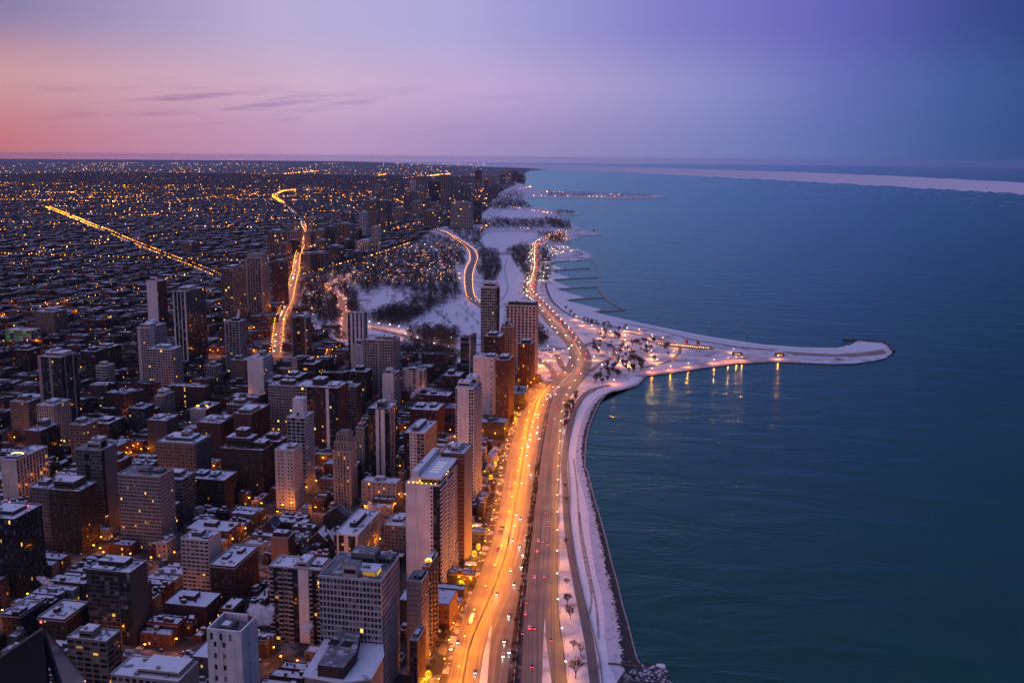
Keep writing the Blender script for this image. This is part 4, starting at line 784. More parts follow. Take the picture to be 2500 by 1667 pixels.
 ('parking_garage', 'low garage glowing green at the left edge', 'the green-lit garage', (12, 806), (86, 806), (94, 801), 833, 'concrete', g(6.5, 4, .9, .8, .78), g(6.5, 4, 1.2, 1.2, .2), dict(dep=26, litm=LITG, pents=())),
 ('apartment_tower', 'brown twin tower with lit corner windows, the left one', 'the left twin tower', (539, 656), (566, 657), (596, 649), 790, 'tan', g(3.4, 3.1, .8, .9, .07), g(3.4, 3.1, .9, .9, .03), dict(pents=((.2, .8, .2, .7, 4, 'gray'),))),
 ('apartment_tower', 'tall pale ribbed tower with stepped crown, the right twin', 'the crowned twin tower', (598, 631), (636, 633), (661, 629), 768, 'beige', [(0, .1, BL), (.1, .9, V(3.6, 1.1, lit=.03)), (.9, 1, BL)], V(3.4, .9, lit=.02), dict(pents=(), extra=bigcrown, dep=34)),
 ('apartment_tower', 'brown tower half hidden behind the crowned twin tower', 'the hidden brown tower', (663, 640), (688, 641), (697, 638), 745, 'redbrown', V(3, 1.4), V(3, 1.2), dict(dep=28, pents=((.2, .8, .2, .8, 4, 'brown'),))),
 ('apartment_tower', 'white frame tower with tall window strips', 'the white-framed tower', (547, 785), (586, 786), (605, 782), 920, 'concrete', [(0, .06, BL), (.06, .94, g(4.6, 3.0, 1.0, .7, .02)), (.94, 1, BL)], g(3.2, 3.0, .8, .8, .015), dict(dep=22, pents=((.35, .75, .3, .7, 4, 'dark'),))),
 ('apartment_tower', 'brown tower with one dark central window strip', 'the brown strip tower', (710, 776), (745, 778), (756, 776), 878, 'redbrown', [(0, .08, 1), (.08, .38, BL), (.38, .58, g(4, 3.1, .3, .6, .06, mi=3)), (.58, .9, BL), (.9, 1, 1)], g(3, 3.1, .6, .8, .01), dict(wall2='beige', dep=22, pents=((.2, .8, .2, .8, 2.5, 'brown'),))),
 ('apartment_tower', 'black tower with bold white vertical stripes', 'the striped tower', (849, 765), (886, 767), (900, 765), 905, 'dark', [(0, .14, g(3, 3, .1, .4, 0)), (.14, .28, 2), (.28, .40, g(3, 3, .1, .4, 0)), (.40, .54, 2), (.54, .66, g(3, 3, .1, .6, 0)), (.66, .80, 2), (.80, .9, g(3, 3, .1, .4, 0)), (.9, 1, 2)], [(0, .2, g(3, 3, .1, .8, 0)), (.2, .35, 2), (.35, .8, g(3, 3, .2, .8, .01)), (.8, 1, 2)], dict(dep=18, pents=())),
 ('apartment_tower', 'broad grey tower with deep punched windows', 'the broad grey tower', (889, 830), (962, 831), (985, 825), 960, 'concrete', [(0, .47, g(3.2, 3.1, .9, 1.1, .012)), (.47, .53, BL), (.53, 1, g(3.2, 3.1, .9, 1.1, .012))], g(3.2, 3.0, 1.3, 1.1, .01), dict(dep=32, pents=((.36, .6, .2, .6, 5, 'pink'), (.65, .95, .2, .7, 4.5, 'beige')))),
 ('slab_tower', 'plain pink slab beside the broad grey tower', 'the plain pink slab', (858, 844), (888, 844), (893, 842), 912, 'pink', [(0, .3, BL), (.3, .34, 1), (.34, .64, BL), (.64, .68, 1), (.68, 1, BL)], BL, dict(wall2='concrete', dep=16, pents=((.35, .85, .2, .7, 9, 'pink'),))),
 ('apartment_block', 'brown brick block with pale left edge', 'the brown pale-edged block', (712, 877), (735, 878), (762, 870), 940, 'brown', [(0, .55, g(3, 3, 1.2, 1.2, .02, mi=1)), (.55, 1, BL)], g(3, 3, .5, 1, .01, mi=3), dict(wall2='cream', pents=((.3, .9, .2, .6, 3, 'brown'),))),
 ('apartment_block', 'low brown block with vertical bays by the park', 'the low brown bay block', (771, 877), (802, 878), (835, 872), 918, 'redbrown', V(5, 1.5), V(3, 1.2), dict(pents=((.2, .9, .2, .7, 2.5, 'brown'),))),
 ('apartment_tower', 'narrow white blank tower with balconied dark side', 'the narrow white tower', (933, 915), (960, 917), (981, 906), 995, 'white', BL, g(3, 3.0, .4, .9, .03, mi=3, balc=1), dict(pents=((.25, .75, .1, .5, 7, 'white'),))),
 ('apartment_block', 'cream block with two window strips near the park', 'the cream strip block', (982, 903), (1035, 905), (1040, 903), 960, 'cream', [(0, .12, g(2, 3, .4, 1, 0)), (.12, .5, BL), (.5, .62, g(2.5, 3, .3, .8, .05)), (.62, .8, BL), (.8, .92, g(2.5, 3, .3, .8, .03)), (.92, 1, BL)], g(3, 3, .7, 1, .01), dict(dep=16, pents=((.3, .65, .0, .5, 3.5, 'cream'),))),
 ('apartment_tower', 'tall bronze tower with pale grid and white roof house', 'the tall bronze tower', (1174, 703), (1212, 704), (1222, 699), 880, 'cream', g(2.7, 3.3, .55, .6, .01), g(2.7, 3.3, .2, .6, .008, mi=1), dict(wall2='dark', pents=((.15, .95, .1, .8, 9, 'white'),))),
 ('apartment_tower', 'broad pale tower with ribbed windows and boxed dark top', 'the broad ribbed tower', (1236, 746), (1306, 751), (1312, 742), 910, 'pink', g(4.4, 3.4, 1.9, .9, .015), g(3.4, 3.3, .6, .8, .01), dict(dep=24, glass=glassmat('wine_glass', (.045, .02, .025), .2), pents=((.06, .97, .08, .9, 6, 'gray'),), roof=ROOFCLEAN)),
 ('office_tower', 'dark banded tower with pale edge near the meadow', 'the dark banded tower', (1124, 824), (1148, 825), (1165, 810), 920, 'slate', [(0, .9, Hh(14, 1.3, lit=0)), (.9, 1, 2)], Hh(14, 1.3, lit=0), dict(dep=40, pents=((.2, .9, .1, .7, 3, 'beige'),))),
 ('apartment_tower', 'cream tower with blank white south wall and green roof edge', 'the cream blank tower', (1155, 872), (1206, 875), (1215, 866), 1010, 'white', [(0, .08, BL), (.08, .18, g(3, 6, 1.6, 4.5, 0)), (.18, .8, BL), (.8, .94, g(3, 6, 1.6, 4.2, 0)), (.94, 1, BL)], g(3, 3.1, .9, 1.1, .02), dict(dep=24, pents=((.6, .95, .2, .8, 2.5, 'slate'),))),
 ('apartment_tower', 'brown brick tower in the lakefront cluster, dark flat roof', 'the flat brown lakefront tower', (1181, 822), (1222, 823), (1236, 815), 985, 'brown', g(2.6, 3.0, 1.1, 1.2, .012), g(2.6, 3.0, 1.1, 1.2, .015), dict(dep=30, pents=((.2, .7, .2, .7, 4, 'brown'),))),
 ('apartment_tower', 'tan lakefront tower with turreted roof and small windows', 'the turreted lakefront tower', (1222, 800), (1250, 801), (1262, 795), 960, 'tan', g(2.4, 3.0, 1.1, 1.2, .02), g(2.4, 3.0, 1.1, 1.2, .02), dict(dep=24, pents=((.05, .35, .1, .4, 5, 'cream'), (.6, .9, .1, .4, 5, 'cream'), (.3, .7, .4, .8, 8, 'tan')))),
 ('apartment_tower', 'wine brown lakefront tower with ribbed face by the drive', 'the ribbed brown lakefront tower', (1264, 840), (1298, 842), (1306, 836), 945, 'redbrown', V(2.6, 1.3), V(2.6, 1.2, lit=.02), dict(dep=26, pents=((.2, .8, .2, .7, 5, 'slate'),))),
 ('apartment_tower', 'dense small-windowed brown tower nearest the inner road bend', 'the small-windowed brown tower', (1210, 880), (1242, 882), (1262, 868), 1030, 'redbrown', g(2.2, 3.0, 1.0, 1.2, .03), g(2.4, 3.0, 1.1, 1.2, .03), dict(pents=((.2, .8, .2, .7, 4, 'brown'),))),
 ('apartment_block', 'red brick courtyard block with lit windows behind the tan block', 'the courtyard block', (1000, 1000), (1070, 1001), (1105, 985), 1075, 'brick', g(3, 3.1, 1.3, 1.3, .06), g(3, 3.1, 1.3, 1.3, .03), dict(dep=34, pents=((.1, .4, .3, .7, 3, 'brick'), (.6, .8, .4, .8, 3, 'brick')))),
 ('apartment_block', 'long low red brick block beside the slender white tower', 'the long low brick block', (1035, 965), (1098, 966), (1110, 955), 1010, 'brick', g(3, 3.1, 1.3, 1.3, .04), g(3, 3.1, 1.3, 1.3, .02), dict(dep=22, pents=((.2, .4, .3, .7, 3, 'brown'),))),
 ('apartment_block', 'brown block with white pilaster row at the far left', 'the pilastered left block', (0, 1122), (40, 1124), (150, 1092), 1235, 'cream', BL, V(4.4, 1.6, mi=0), dict(dep=44, pents=((.1, .9, .1, .4, 2, 'gray'),), extra=lightrow)),
 ('apartment_tower', 'dark brown tower with stepped roof left of the pale glass slab', 'the stepped brown tower', (118, 1196), (190, 1203), (222, 1184), 1345, 'brown', g(2.8, 3.2, 1.4, 1.5, .02), g(2.8, 3.2, 1.4, 1.5, .02), dict(dep=24, pents=((.1, .75, .15, .8, 6.5, 'redbrown'),))),
 ('apartment_block', 'flat brown block with snowy roof right of the square hotel', 'the flat brown block', (452, 1168), (545, 1176), (583, 1152), 1240, 'brown', g(2.8, 3.1, 1.3, 1.4, .03), g(2.8, 3.1, 1.3, 1.4, .02), dict(dep=26, pents=((.15, .4, .3, .7, 3.2, 'brown'), (.55, .7, .3, .7, 3, 'gray')))),
 ('apartment_block', 'brown block with snowy roof terrace left of the plain-ended tower', 'the terrace brown block', (480, 1032), (535, 1037), (575, 1008), 1130, 'redbrown', g(2.8, 3.1, 1.5, 1.5, .01), g(2.8, 3.1, 1.5, 1.5, .01), dict(dep=32, pents=((.1, .6, .3, .7, 2.6, 'white'), (.65, .95, .5, .9, 2, 'gray')), nvent=12)),
 ('apartment_block', 'white piered brown block with lit roof behind the hotel', 'the white-piered brown block', (464, 1000), (500, 1003), (560, 985), 1075, 'concrete', [(0, .12, BL), (.12, .8, BL), (.8, 1, BL)], g(3, 3.1, 1.2, 1.2, .02, mi=1), dict(wall2='redbrown', extra=lightrow)),
 ('apartment_block', 'plain grey blank-walled block behind the ribbed slab', 'the plain grey block', (358, 1026), (410, 1027), (440, 1018), 1110, 'slate', BL, BL, dict(dep=26, pents=((.1, .5, .3, .8, 2, 'gray'),))),
 ('apartment_block', 'grey gridded block with white penthouse near the short gridded tower', 'the white-topped grey block', (376, 968), (396, 970), (430, 957), 1025, 'beige', g(2.8, 3, .9, 1.1, .05), g(2.8, 3, .8, 1.1, .05), dict(pents=((.0, .9, .3, .75, 6, 'white'),))),
 ('apartment_block', 'brown slab with a column of lit windows', 'the lit-column slab', (420, 943), (500, 946), (503, 940), 1000, 'brown', [(0, .36, BL), (.36, .42, g(4, 2.8, .5, 1.0, .95)), (.42, .46, 3), (.46, 1, BL)], BL, dict(dep=14, pents=())),
 ('school_block', 'flat banded block left of the white-topped grey block', 'the flat banded block', (308, 1002), (372, 1003), (400, 985), 1038, 'brown', Hh(9, 1.3, lit=.03), g(4, 3.2, 2, 1.4, .01), dict(dep=22, pents=((.3, .45, .4, .7, 5, 'brown'),))),
 ('apartment_block', 'flat-roofed tan block with long penthouse left of the white slab', 'the flat tan block', (815, 1305), (870, 1313), (934, 1248), 1385, 'cream', [(0, .12, g(2.4, 3, .3, .8, .02, mi=3)), (.12, .2, BL), (.2, .42, g(2.2, 3, .3, .8, .02, mi=3)), (.42, .6, BL), (.6, .9, g(2.2, 3, .3, .8, .02, mi=3)), (.9, 1, BL)], g(3, 3.1, 1.0, 1.2, .02), dict(roof=ROOFCLEAN, pents=((.35, .62, .3, .75, 4, 'dark'),))),
 ('apartment_block', 'tan brick block with snowy roof at the white slab foot', 'the tan foot block', (937, 1283), (990, 1287), (1005, 1255), 1362, 'tan', g(2.8, 3.1, 1.4, 1.5, .01), BL, dict(dep=24, pents=((.2, .7, .4, .8, 2.5, 'tan'),))),
 ('apartment_block', 'tall narrow brown block with tan corner tower', 'the tan-cornered block', (660, 1312), (702, 1316), (722, 1292), 1385, 'tan', BL, g(3, 3.1, 1.5, 1.4, .03, mi=1), dict(wall2='brown', dep=14, pents=((.1, .9, .1, .6, 4, 'brown'),))),
 ('apartment_block', 'bow-fronted red brick block below the cream gridded block', 'the bow-fronted brick block', (511, 1380), (572, 1386), (606, 1340), 1470, 'brick', g(2.6, 3.1, 1.2, 1.3, .02), g(2.8, 3.1, 1.3, 1.3, .02), dict(dep=38, extra=cornice, pents=((.2, .4, .3, .5, 2, 'brick'), (.5, .7, .6, .8, 2.5, 'brick')), nvent=9)),
 ('townhouse_block', 'low dark block with long snowy roof at the lower left', 'the low dark block', (4, 1500), (52, 1503), (88, 1482), 1560, 'brown', g(3, 3.2, 1.5, 1.5, .03), g(3, 3.2, 1.5, 1.5, .02), dict(dep=24, extra=cornice, pents=((.55, .95, .0, .35, 3, 'brown'),))),
 ('townhouse_block', 'dark block with chimney and bright snow roof, lower left', 'the dark chimney block', (92, 1508), (155, 1516), (197, 1484), 1580, 'brown', g(3, 3.2, 1.5, 1.5, .02), g(3, 3.2, 1.5, 1.5, .03), dict(dep=26, extra=cornice, pents=((.3, .45, .3, .45, 3, 'brick'),))),
 ('apartment_block', 'low modern block with dark roof panel and lit court, bottom edge', 'the lit-court block', (270, 1648), (440, 1662), (458, 1635), 1760, 'beige', g(4, 3.4, 1.5, 1.2, .03), BL, dict(dep=22, roof=ROOFCLEAN, pents=((.35, .95, .2, .95, 3.2, 'beige'),))),
 ('townhouse_block', 'snow-roofed brick block beside the inner road, bottom edge', 'the roadside brick block', (1000, 1565), (1018, 1568), (1030, 1545), 1690, 'redbrown', g(2.6, 3.1, 1.2, 1.3, .03), g(2.6, 3.1, 1.2, 1.3, .02), dict(dep=18, pents=((.2, .8, .3, .7, 2, 'brown'),))),
]
for (nm, lb, sh, tl, tr, ne, bs, wl, S_, E_, kw) in TWR: tower(nm, lb, sh, tl, tr, ne, bs, wl, S_, E_, **kw)

# the faceted glass-topped tower at the lower left corner
A_ = G(105, 1533, 205); L_ = G(-30, 1624, 196); B_ = G(152, 1680, 186); C2 = G(222, 1680, 160); 
t = thing('glass_topped_tower', 'dark tower with sloping glass roof and red beacon, bottom left corner', 'building', (A_.x, A_.y - 12, 0)); bs_ = t.location.copy()
q = lambda v, z=None: Vector((v.x, v.y, v.z if z is None else z)) - bs_
FOOT.append((A_.x - 40, A_.x + 12, A_.y - 40, A_.y + 8))
mb = MB(); k1, k2 = q(A_) + Vector((0, .8, 0)), q(L_) + Vector((0, .8, 0))
for (p1, p2) in ((A_, L_),):
    mb.quad(q(p1), q(p2), q(p2, 150), q(p1, 150)); mb.quad(k2, k1, k1 * 1 - Vector((0, 0, k1.z - 150)), k2 - Vector((0, 0, k2.z - 150))); mb.quad(q(p2), q(p1), k1, k2)
mb.build('sloping_wall', WALL['dark'], t)
mb = MB(); nrm = Vector((.8, .2, .3)); mb.quad(q(A_), q(B_), q(C2), q(G(186, 1625, 172))); mb.quad(q(A_) - nrm, q(G(186, 1625, 172)) - nrm, q(C2) - nrm, q(B_) - nrm); mb.quad(q(B_), q(A_), q(A_) - nrm * 1.5, q(B_) - nrm * 1.5)
mb.build('glass_roof', mat('blue_grey_glass', (.07, .085, .12), .12, spec=.8), t)
mb = MB(); mb.tube(q(L_), q(A_), .45, .45, 5); mb.tube(q(A_), q(B_), .45, .45, 5); mb.build('roof_frame', WALL['gray'], t)
mb = MB(); mb.tube(q(A_), q(G(186, 1625, 172)), .22, .22, 4); mb.build('hip_frame', WALL['slate'], t)
mb = MB(); e0 = q(G(186, 1625, 172)); e1 = q(C2); mb.quad(e0, e1, Vector((e1.x, e1.y, 0)), Vector((e0.x, e0.y, 0)))
mb.prism([(q(L_).x, q(L_).y - 34), (q(A_).x, q(A_).y - 30), (q(A_).x, q(A_).y - .5), (q(L_).x, q(L_).y - .5)], 0, 176, 0, 1)
mb.build('body', [WALL['slate'], ROOFGRAY], t)
for k in range(7):
    mb = MB(); xx = q(A_).x - random.uniform(3, 22); yy = q(A_).y - random.uniform(3, 18); mb.box(xx, xx + random.uniform(1, 3), yy, yy + random.uniform(1, 3), 176.1, 176 + random.uniform(2, 7)); mb.build('roof_plant', METAL, t)
mb = MB(); mb.tube(q(A_), q(A_) + Vector((0, 0, 1.2)), .08, .06, 5); p = mb.build('mast', POLE, t); mb = MB(); mb.octa(q(A_) + Vector((-.4, 0, 1.5)), .3); mb.build('red_beacon', REDL, p)

# the pale low building with a raised roof deck at the bottom edge
q0, H0 = hgt((745, 1650), 1790); P4 = [G(*p, 34) for p in [(743, 1648), (833, 1664), (905, 1655), (935, 1600), (930, 1552), (870, 1545), (805, 1545)]]
c0 = sum(P4, Vector()) / len(P4); c0.z = 0; t = thing('curved_roof_block', 'low pale block with curved snowy roof and raised grey deck', 'building', c0); FOOT.append((min(p.x for p in P4), max(p.x for p in P4), min(p.y for p in P4), max(p.y for p in P4)))
LAND_MARKS.append(('the curved snowy roof block', 840, 1600))
mb = MB(); mb.prism([(p.x - c0.x, p.y - c0.y) for p in P4], 0, 33.6, 0); mb.build('wall', WALL['beige'], t)
mb = MB(); mb.prism([((p.x - c0.x) * 1.04, (p.y - c0.y) * 1.04) for p in P4], 33.603, 34.4, 0); mb.build('roof', ROOFCLEAN, t)
P5 = [G(*p, 41) for p in [(775, 1622), (838, 1630), (870, 1590), (882, 1530), (830, 1528), (795, 1590)]]
mb = MB(); mb.prism([(p.x - c0.x, p.y - c0.y) for p in P5], 34.41, 41, 0, 1); p = mb.build('raised_deck', [WALL['brown'], ROOFGRAY], t)
for (px, py) in ((815, 1568), (848, 1572)):
    c = G(px, py, 41) - c0; mb = MB(); mb.box(c.x - 2.6, c.x + 2.6, c.y - 3, c.y + 3, 41.01, 41.5); mb.build('roof_hatch', WALL['dark'], p)
for k in range(8):
    c = G(random.uniform(800, 860), random.uniform(1540, 1615), 41) - c0; mb = MB(); mb.tube((c.x, c.y, 41), (c.x, c.y, 42.2), .7, .7, 8); mb.build('roof_vent', METAL, p)

# church with a steep slate roof and gabled house between the towers
def gable_house(px, py, w, d, h, rh, wall, label, name='gabled_house', roofm=None):
    c = G(px, py); t = thing(name, label, 'house', c); FOOT.append((c.x - w / 2, c.x + w / 2, c.y, c.y + d)); c
    mb = MB(); mb.box(-w / 2, w / 2, 0, d, 0, h, 0, False)
    for yy, s_ in ((0, 1), (d, -1)): mb.tri((-w / 2 * s_, yy, h), (w / 2 * s_, yy, h), (0, yy, h + rh))
    mb.build('wall', WALL[wall], t)
    mb = MB(); e = .5
    for s_ in (-1, 1): mb.quad((s_ * (w / 2 + e), -e, h - e * rh / w * 2), (0, -e, h + rh), (0, d + e, h + rh), (s_ * (w / 2 + e), d + e, h - e * rh / w * 2)); mb.quad((s_ * (w / 2 + e), -e, h - e * rh / w * 2 - .3), (s_ * (w / 2 + e), -e, h - e * rh / w * 2), (0, -e, h + rh), (0, -e, h + rh - .3))
    mb.build('roof', roofm or ROOFSNOW, t)
    mb = MB()
    for k in range(3): mb.box(-w * .3 + k * w * .3 - .5, -w * .3 + k * w * .3 + .5, -.04, 0, h * .3, h * .75)
    mb.build('window', GLASS, t, kind='stuff'); mb = MB(); mb.box(w * .2, w * .2 + 1.2, d * .6, d * .6 + 1.2, h, h + rh + 1.5); mb.build('chimney', WALL['brick'], t)
SLATEROOF = snowmat('slate_roof', .35, col=(.6, .6, .65), under=(.07, .08, .10), scale=.2)
gable_house(778, 1352, 14, 13, 12, 7, 'brown', 'dark house with steep snowy gable beside the flat tan block')
gable_house(803, 1352, 9, 13, 11, 7, 'brown', 'smaller steep gabled house against the flat tan block')
gable_house(822, 1290, 24, 14, 10, 9, 'brown', 'long grey slate church roof among the snowy houses', 'church', SLATEROOF)
gable_house(655, 1315, 10, 16, 9, 6, 'brick', 'slate gabled house left of the tan-cornered block', 'gabled_house', SLATEROOF)

# distant towers: image box of the south face, height from its foot
FAR = [(893, 919, 490, 562, 'tan', 7), (923, 946, 492, 568, 'gray', 11), (878, 891, 519, 580, 'white', 3), (905, 921, 556, 618, 'pink', 4), (868, 904, 590, 619, 'cream', 10), (1048, 1071, 444, 508, 'dark', 2), (1072, 1092, 428, 502, 'tan', 8), (1101, 1152, 495, 560, 'beige', 6), (1156, 1172, 491, 548, 'brown', 3), (1034, 1066, 515, 558, 'tan', 6), (1005, 1026, 492, 532, 'beige', 5), (1161, 1173, 416, 446, 'dark', 1), (768, 792, 564, 606, 'tan', 4), (748, 764, 533, 580, 'concrete', 6), (817, 856, 548, 604, 'tan', 7), (652, 688, 566, 622, 'tan', 7), (790, 812, 556, 600, 'redbrown', 5), (734, 758, 622, 664, 'tan', 6), (762, 790, 620, 660, 'tan', 6), (795, 830, 604, 645, 'slate', 8), (960, 985, 508, 545, 'beige', 5), (985, 1003, 470, 520, 'gray', 4), (1015, 1038, 455, 495, 'beige', 5), (1094, 1102, 430, 480, 'gray', 3), (1110, 1128, 455, 492, 'gray', 4), (1130, 1150, 450, 490, 'beige', 4), (1176, 1188, 426, 462, 'pink', 3), (1190, 1202, 430, 456, 'beige', 3), (1204, 1216, 428, 452, 'pink', 3), (1218, 1231, 426, 449, 'gray', 2), (1234, 1249, 416, 446, 'beige', 3), (1250, 1263, 418, 446, 'gray', 2), (1266, 1280, 426, 446, 'tan', 2), (940, 955, 460, 500, 'beige', 4), (968, 982, 446, 480, 'gray', 3), (1000, 1012, 440, 470, 'pink', 2), (1085, 1098, 520, 552, 'gray', 5), (860, 876, 560, 585, 'brown', 5), (700, 722, 590, 618, 'brown', 5), (440, 470, 594, 622, 'tan', 8), (830, 850, 520, 545, 'slate', 5), (1142, 1158, 448, 470, 'beige', 2), (1060, 1078, 468, 492, 'brown', 3)]
rf = random.Random(12)
for k in range(16):
    x = rf.uniform(900, 1190); y1 = rf.uniform(462, 540) if x < 1120 else rf.uniform(446, 470); h_ = rf.uniform(16, 36); w_ = rf.uniform(9, 17) * (y1 - 380) / 120; FAR.append((round(x), round(x + w_), round(y1 - h_), round(y1), rf.choice(('tan', 'beige', 'gray', 'pink', 'concrete')), 3))
for k in range(8):
    x = rf.uniform(640, 860); y1 = rf.uniform(560, 640); FAR.append((round(x), round(x + rf.uniform(14, 24)), round(y1 - rf.uniform(22, 42)), round(y1), rf.choice(('tan', 'beige', 'gray', 'brown')), 5))
FAR = [f_ for f_ in FAR if not any(f_ is not g_ and abs(f_[0] - g_[0]) < 4 and abs(f_[3] - g_[3]) < 12 for g_ in FAR[:43])]
FAR.sort(key=lambda r_: r_[0])
CW = dict(tan='tan', gray='grey', white='white', pink='pale', cream='cream', dark='black', brown='brown', beige='beige', redbrown='wine brown', concrete='pale grey', slate='slate grey')
for i, (x0, x1, y0, y1, wl, dn) in enumerate(FAR):
    tower('far_tower', '%s far tower, %s from the left in the hazy northern row' % (CW[wl], ordw(i + 1)), None, (x0, y0), (x1, y0 + .3), (x1 + dn, y0 - 1), y1, wl, (V(5, 1.8, lit=.05) if i % 3 else g(5, 4, 1.5, 1.8, .05)), g(6, 4, 1.6, 1.6, .04), wall2='dark', dep=30 + dn * 3, pents=((.2, .8, .2, .8, 5, wl),), nvent=0, group='far towers')
# three blinking stacks on the skyline and white lit strip roof
# ------------------------------------------------------------------ low-rise city
CLARKP = [clark[i] for i in range(0, len(clark), 1)]; OGDENP = ogden
ROADX = [(p, 15) for p in clark] + [(p, 14) for p in ogden] + [(p, 12) for p in fuller] + [(p, 12) for p in lasalle]
GRIDX = {}
for p, r_ in ROADX: GRIDX.setdefault((int(p.x // 60), int(p.y // 60)), []).append((p, r_))
def near_road(x, y, extra=8):
    i, j = int(x // 60), int(y // 60)
    for a in (-1, 0, 1):
        for b in (-1, 0, 1):
            for p, r_ in GRIDX.get((i + a, j + b), ()):
                if (p.x - x) ** 2 + (p.y - y) ** 2 < (r_ + extra) ** 2: return True
    return False
WESTLIM = [(1010, 1760), (1040, 1680), (1090, 1560), (1120, 1470), (1160, 1375), (1185, 1300), (1200, 1240), (1212, 1160), (1232, 1080), (1250, 1020), (1275, 965), (1310, 928)]
def city_ok(x, y):
    p = proj(x, y)
    if p[0] < -120 or p[1] > 1800 or p[0] > 1400: return False
    if inpoly(p, PARKP): return False
    if p[1] > 905 and p[0] > interp(WESTLIM, p[1]) - 8: return False
    if 860 < p[1] <= 930 and p[0] > 1215: return False
    if p[1] < 905 and p[0] > interp([(1230, 905), (1230, 760), (1160, 700), (1100, 600), (1120, 560), (1175, 520), (1195, 490), (1225, 460), (1250, 446)], p[1]): return False
    if p[1] < 470 and p[0] > interp([(1225, 470), (1200, 440), (1120, 415), (1000, 404), (900, 398)], p[1]): return False
    return not near_road(x, y)
FG = {}
for f_ in FOOT:
    for i in range(int((f_[0] - 8) // 50), int((f_[1] + 8) // 50) + 1):
        for j in range(int((f_[2] - 8) // 50), int((f_[3] + 8) // 50) + 1): FG.setdefault((i, j), []).append(f_)
def clear(x0, x1, y0, y1, m=2.0):
    for i in range(int(x0 // 50), int(x1 // 50) + 1):
        for j in range(int(y0 // 50), int(y1 // 50) + 1):
            for f_ in FG.get((i, j), ()):
                if x0 < f_[1] + m and x1 > f_[0] - m and y0 < f_[3] + m and y1 > f_[2] - m: return False
    return True
rm = random.Random(33); MID = 0; BX, BY, STW = 104.0, 128.0, 17.0; MC = {}
def in_block(x0, x1, y0, y1):
    return int((x0 + 38 - 8) // BX) == int((x1 + 38 + 8) // BX) and int((y0 - 20 - 8) // BY) == int((y1 - 20 + 8) // BY)
for k in range(4000):
    if MID >= 24: break
    pg = (rm.uniform(20, 1090), rm.uniform(905, 1330)); c = G(*pg); w_, d_, h_ = rm.uniform(15, 25), rm.uniform(17, 32), rm.uniform(24, 48)
    x0, y0 = c.x, c.y
    if not in_block(x0, x0 + w_, y0, y0 + d_) or not city_ok(x0 + w_ / 2, y0 + d_ / 2) or not clear(x0, x0 + w_, y0, y0 + d_, 5): continue
    wl = rm.choice(('brown', 'redbrown', 'brick', 'tan', 'beige', 'gray', 'cream', 'brown', 'redbrown', 'slate')); pp = proj(x0 + w_ / 2, y0, h_)
    best = min(LAND_MARKS, key=lambda l: (l[1] - pp[0]) ** 2 + (l[2] - pp[1]) ** 2); dx, dy = proj(x0 + w_ / 2, y0)[0] - best[1], proj(x0 + w_ / 2, y0)[1] - best[2]
    dr = ('right of' if dx > 0 else 'left of') if abs(dx) > abs(dy) else ('in front of' if dy > 0 else 'behind'); MC[(best[0], dr)] = MC.get((best[0], dr), 0) + 1; MID += 1
    sty = [g(2.8, 3.1, 1.3, 1.4, .03), g(3.2, 3.0, .7, 1.2, .03), V(3.0, 1.2, lit=.02), g(2.6, 3.0, .5, 1.0, .03), Hh(6, 1.4, lit=.02)]
    tower('midrise_block', '%s mid-rise block, %s one %s %s' % (dict(CW, brick='red brick')[wl], ordw(MC[(best[0], dr)]), dr, best[0]), None, proj(x0, y0, h_), proj(x0 + w_, y0, h_), proj(x0 + w_, y0 + d_, h_), proj(x0, y0)[1], wl, rm.choice(sty), rm.choice(sty), dep=d_, pents=((rm.uniform(.1, .3), rm.uniform(.5, .8), .3, .75, rm.uniform(3, 6), wl),), group='mid-rise blocks')
    f_ = FOOT[-1]
    for i in range(int((f_[0] - 8) // 50), int((f_[1] + 8) // 50) + 1):
        for j in range(int((f_[2] - 8) // 50), int((f_[3] + 8) // 50) + 1): FG.setdefault((i, j), []).append(f_)
# street grid: east-west streets every ~125 m, north-south every ~105 m
LOWS = []; random.seed(21)
BX, BY = 104.0, 128.0; STW = 17.0
for jy in range(3, 58):
    for jx in range(-60, 1):
        bx, by = jx * BX - 38, jy * BY + 20
        cpx = proj(bx + BX / 2, by + BY / 2)
        if not (-220 < cpx[0] < 1420 and cpx[1] < 1850): continue
        d = math.hypot(bx, by); y = by + STW / 2
        for side in (0, 1):                       # two rows of lots either side of the alley
            y = by + STW / 2
            while y < by + BY - STW / 2 - 5:
                big = random.random() < (.15 if d < 1400 else .09)
                w = random.uniform(16, 27) if big else random.uniform(7, 12.5)
                if d > 3200: w *= 1.9
                if y + w > by + BY - STW / 2: break
                dep = random.uniform(26, 38) if big else random.uniform(19, 31)
                x0 = bx + STW / 2 if side == 0 else bx + BX - STW / 2 - dep
                h = (random.uniform(13, 24) if d < 1400 else random.uniform(11, 17)) if big else random.choice((7, 8, 9, 9.5, 10.5, 11.5))
                if d > 2000: h *= .85
                if city_ok(x0 + dep / 2, y + w / 2) and clear(x0, x0 + dep, y, y + w): LOWS.append((x0, x0 + dep, y, y + w - random.choice((.25, .25, 1.2, 2.0)), h, big))
                y += w
for jy in range(58, 120):                          # farther fabric in bigger lumps
    for jx in range(-95, 1):
        bx, by = jx * BX - 38, jy * BY + 20; c = proj(bx, by)
        if not (-60 < c[0] < 1300): continue
        for k in range(7):
            x0, y0 = bx + random.uniform(0, 70), by + random.uniform(0, 100); w, dp = random.uniform(15, 45), random.uniform(12, 30)
            if city_ok(x0, y0): LOWS.append((x0, x0 + w, y0, y0 + dp, random.uniform(7, 15), False))
occ_ = {}
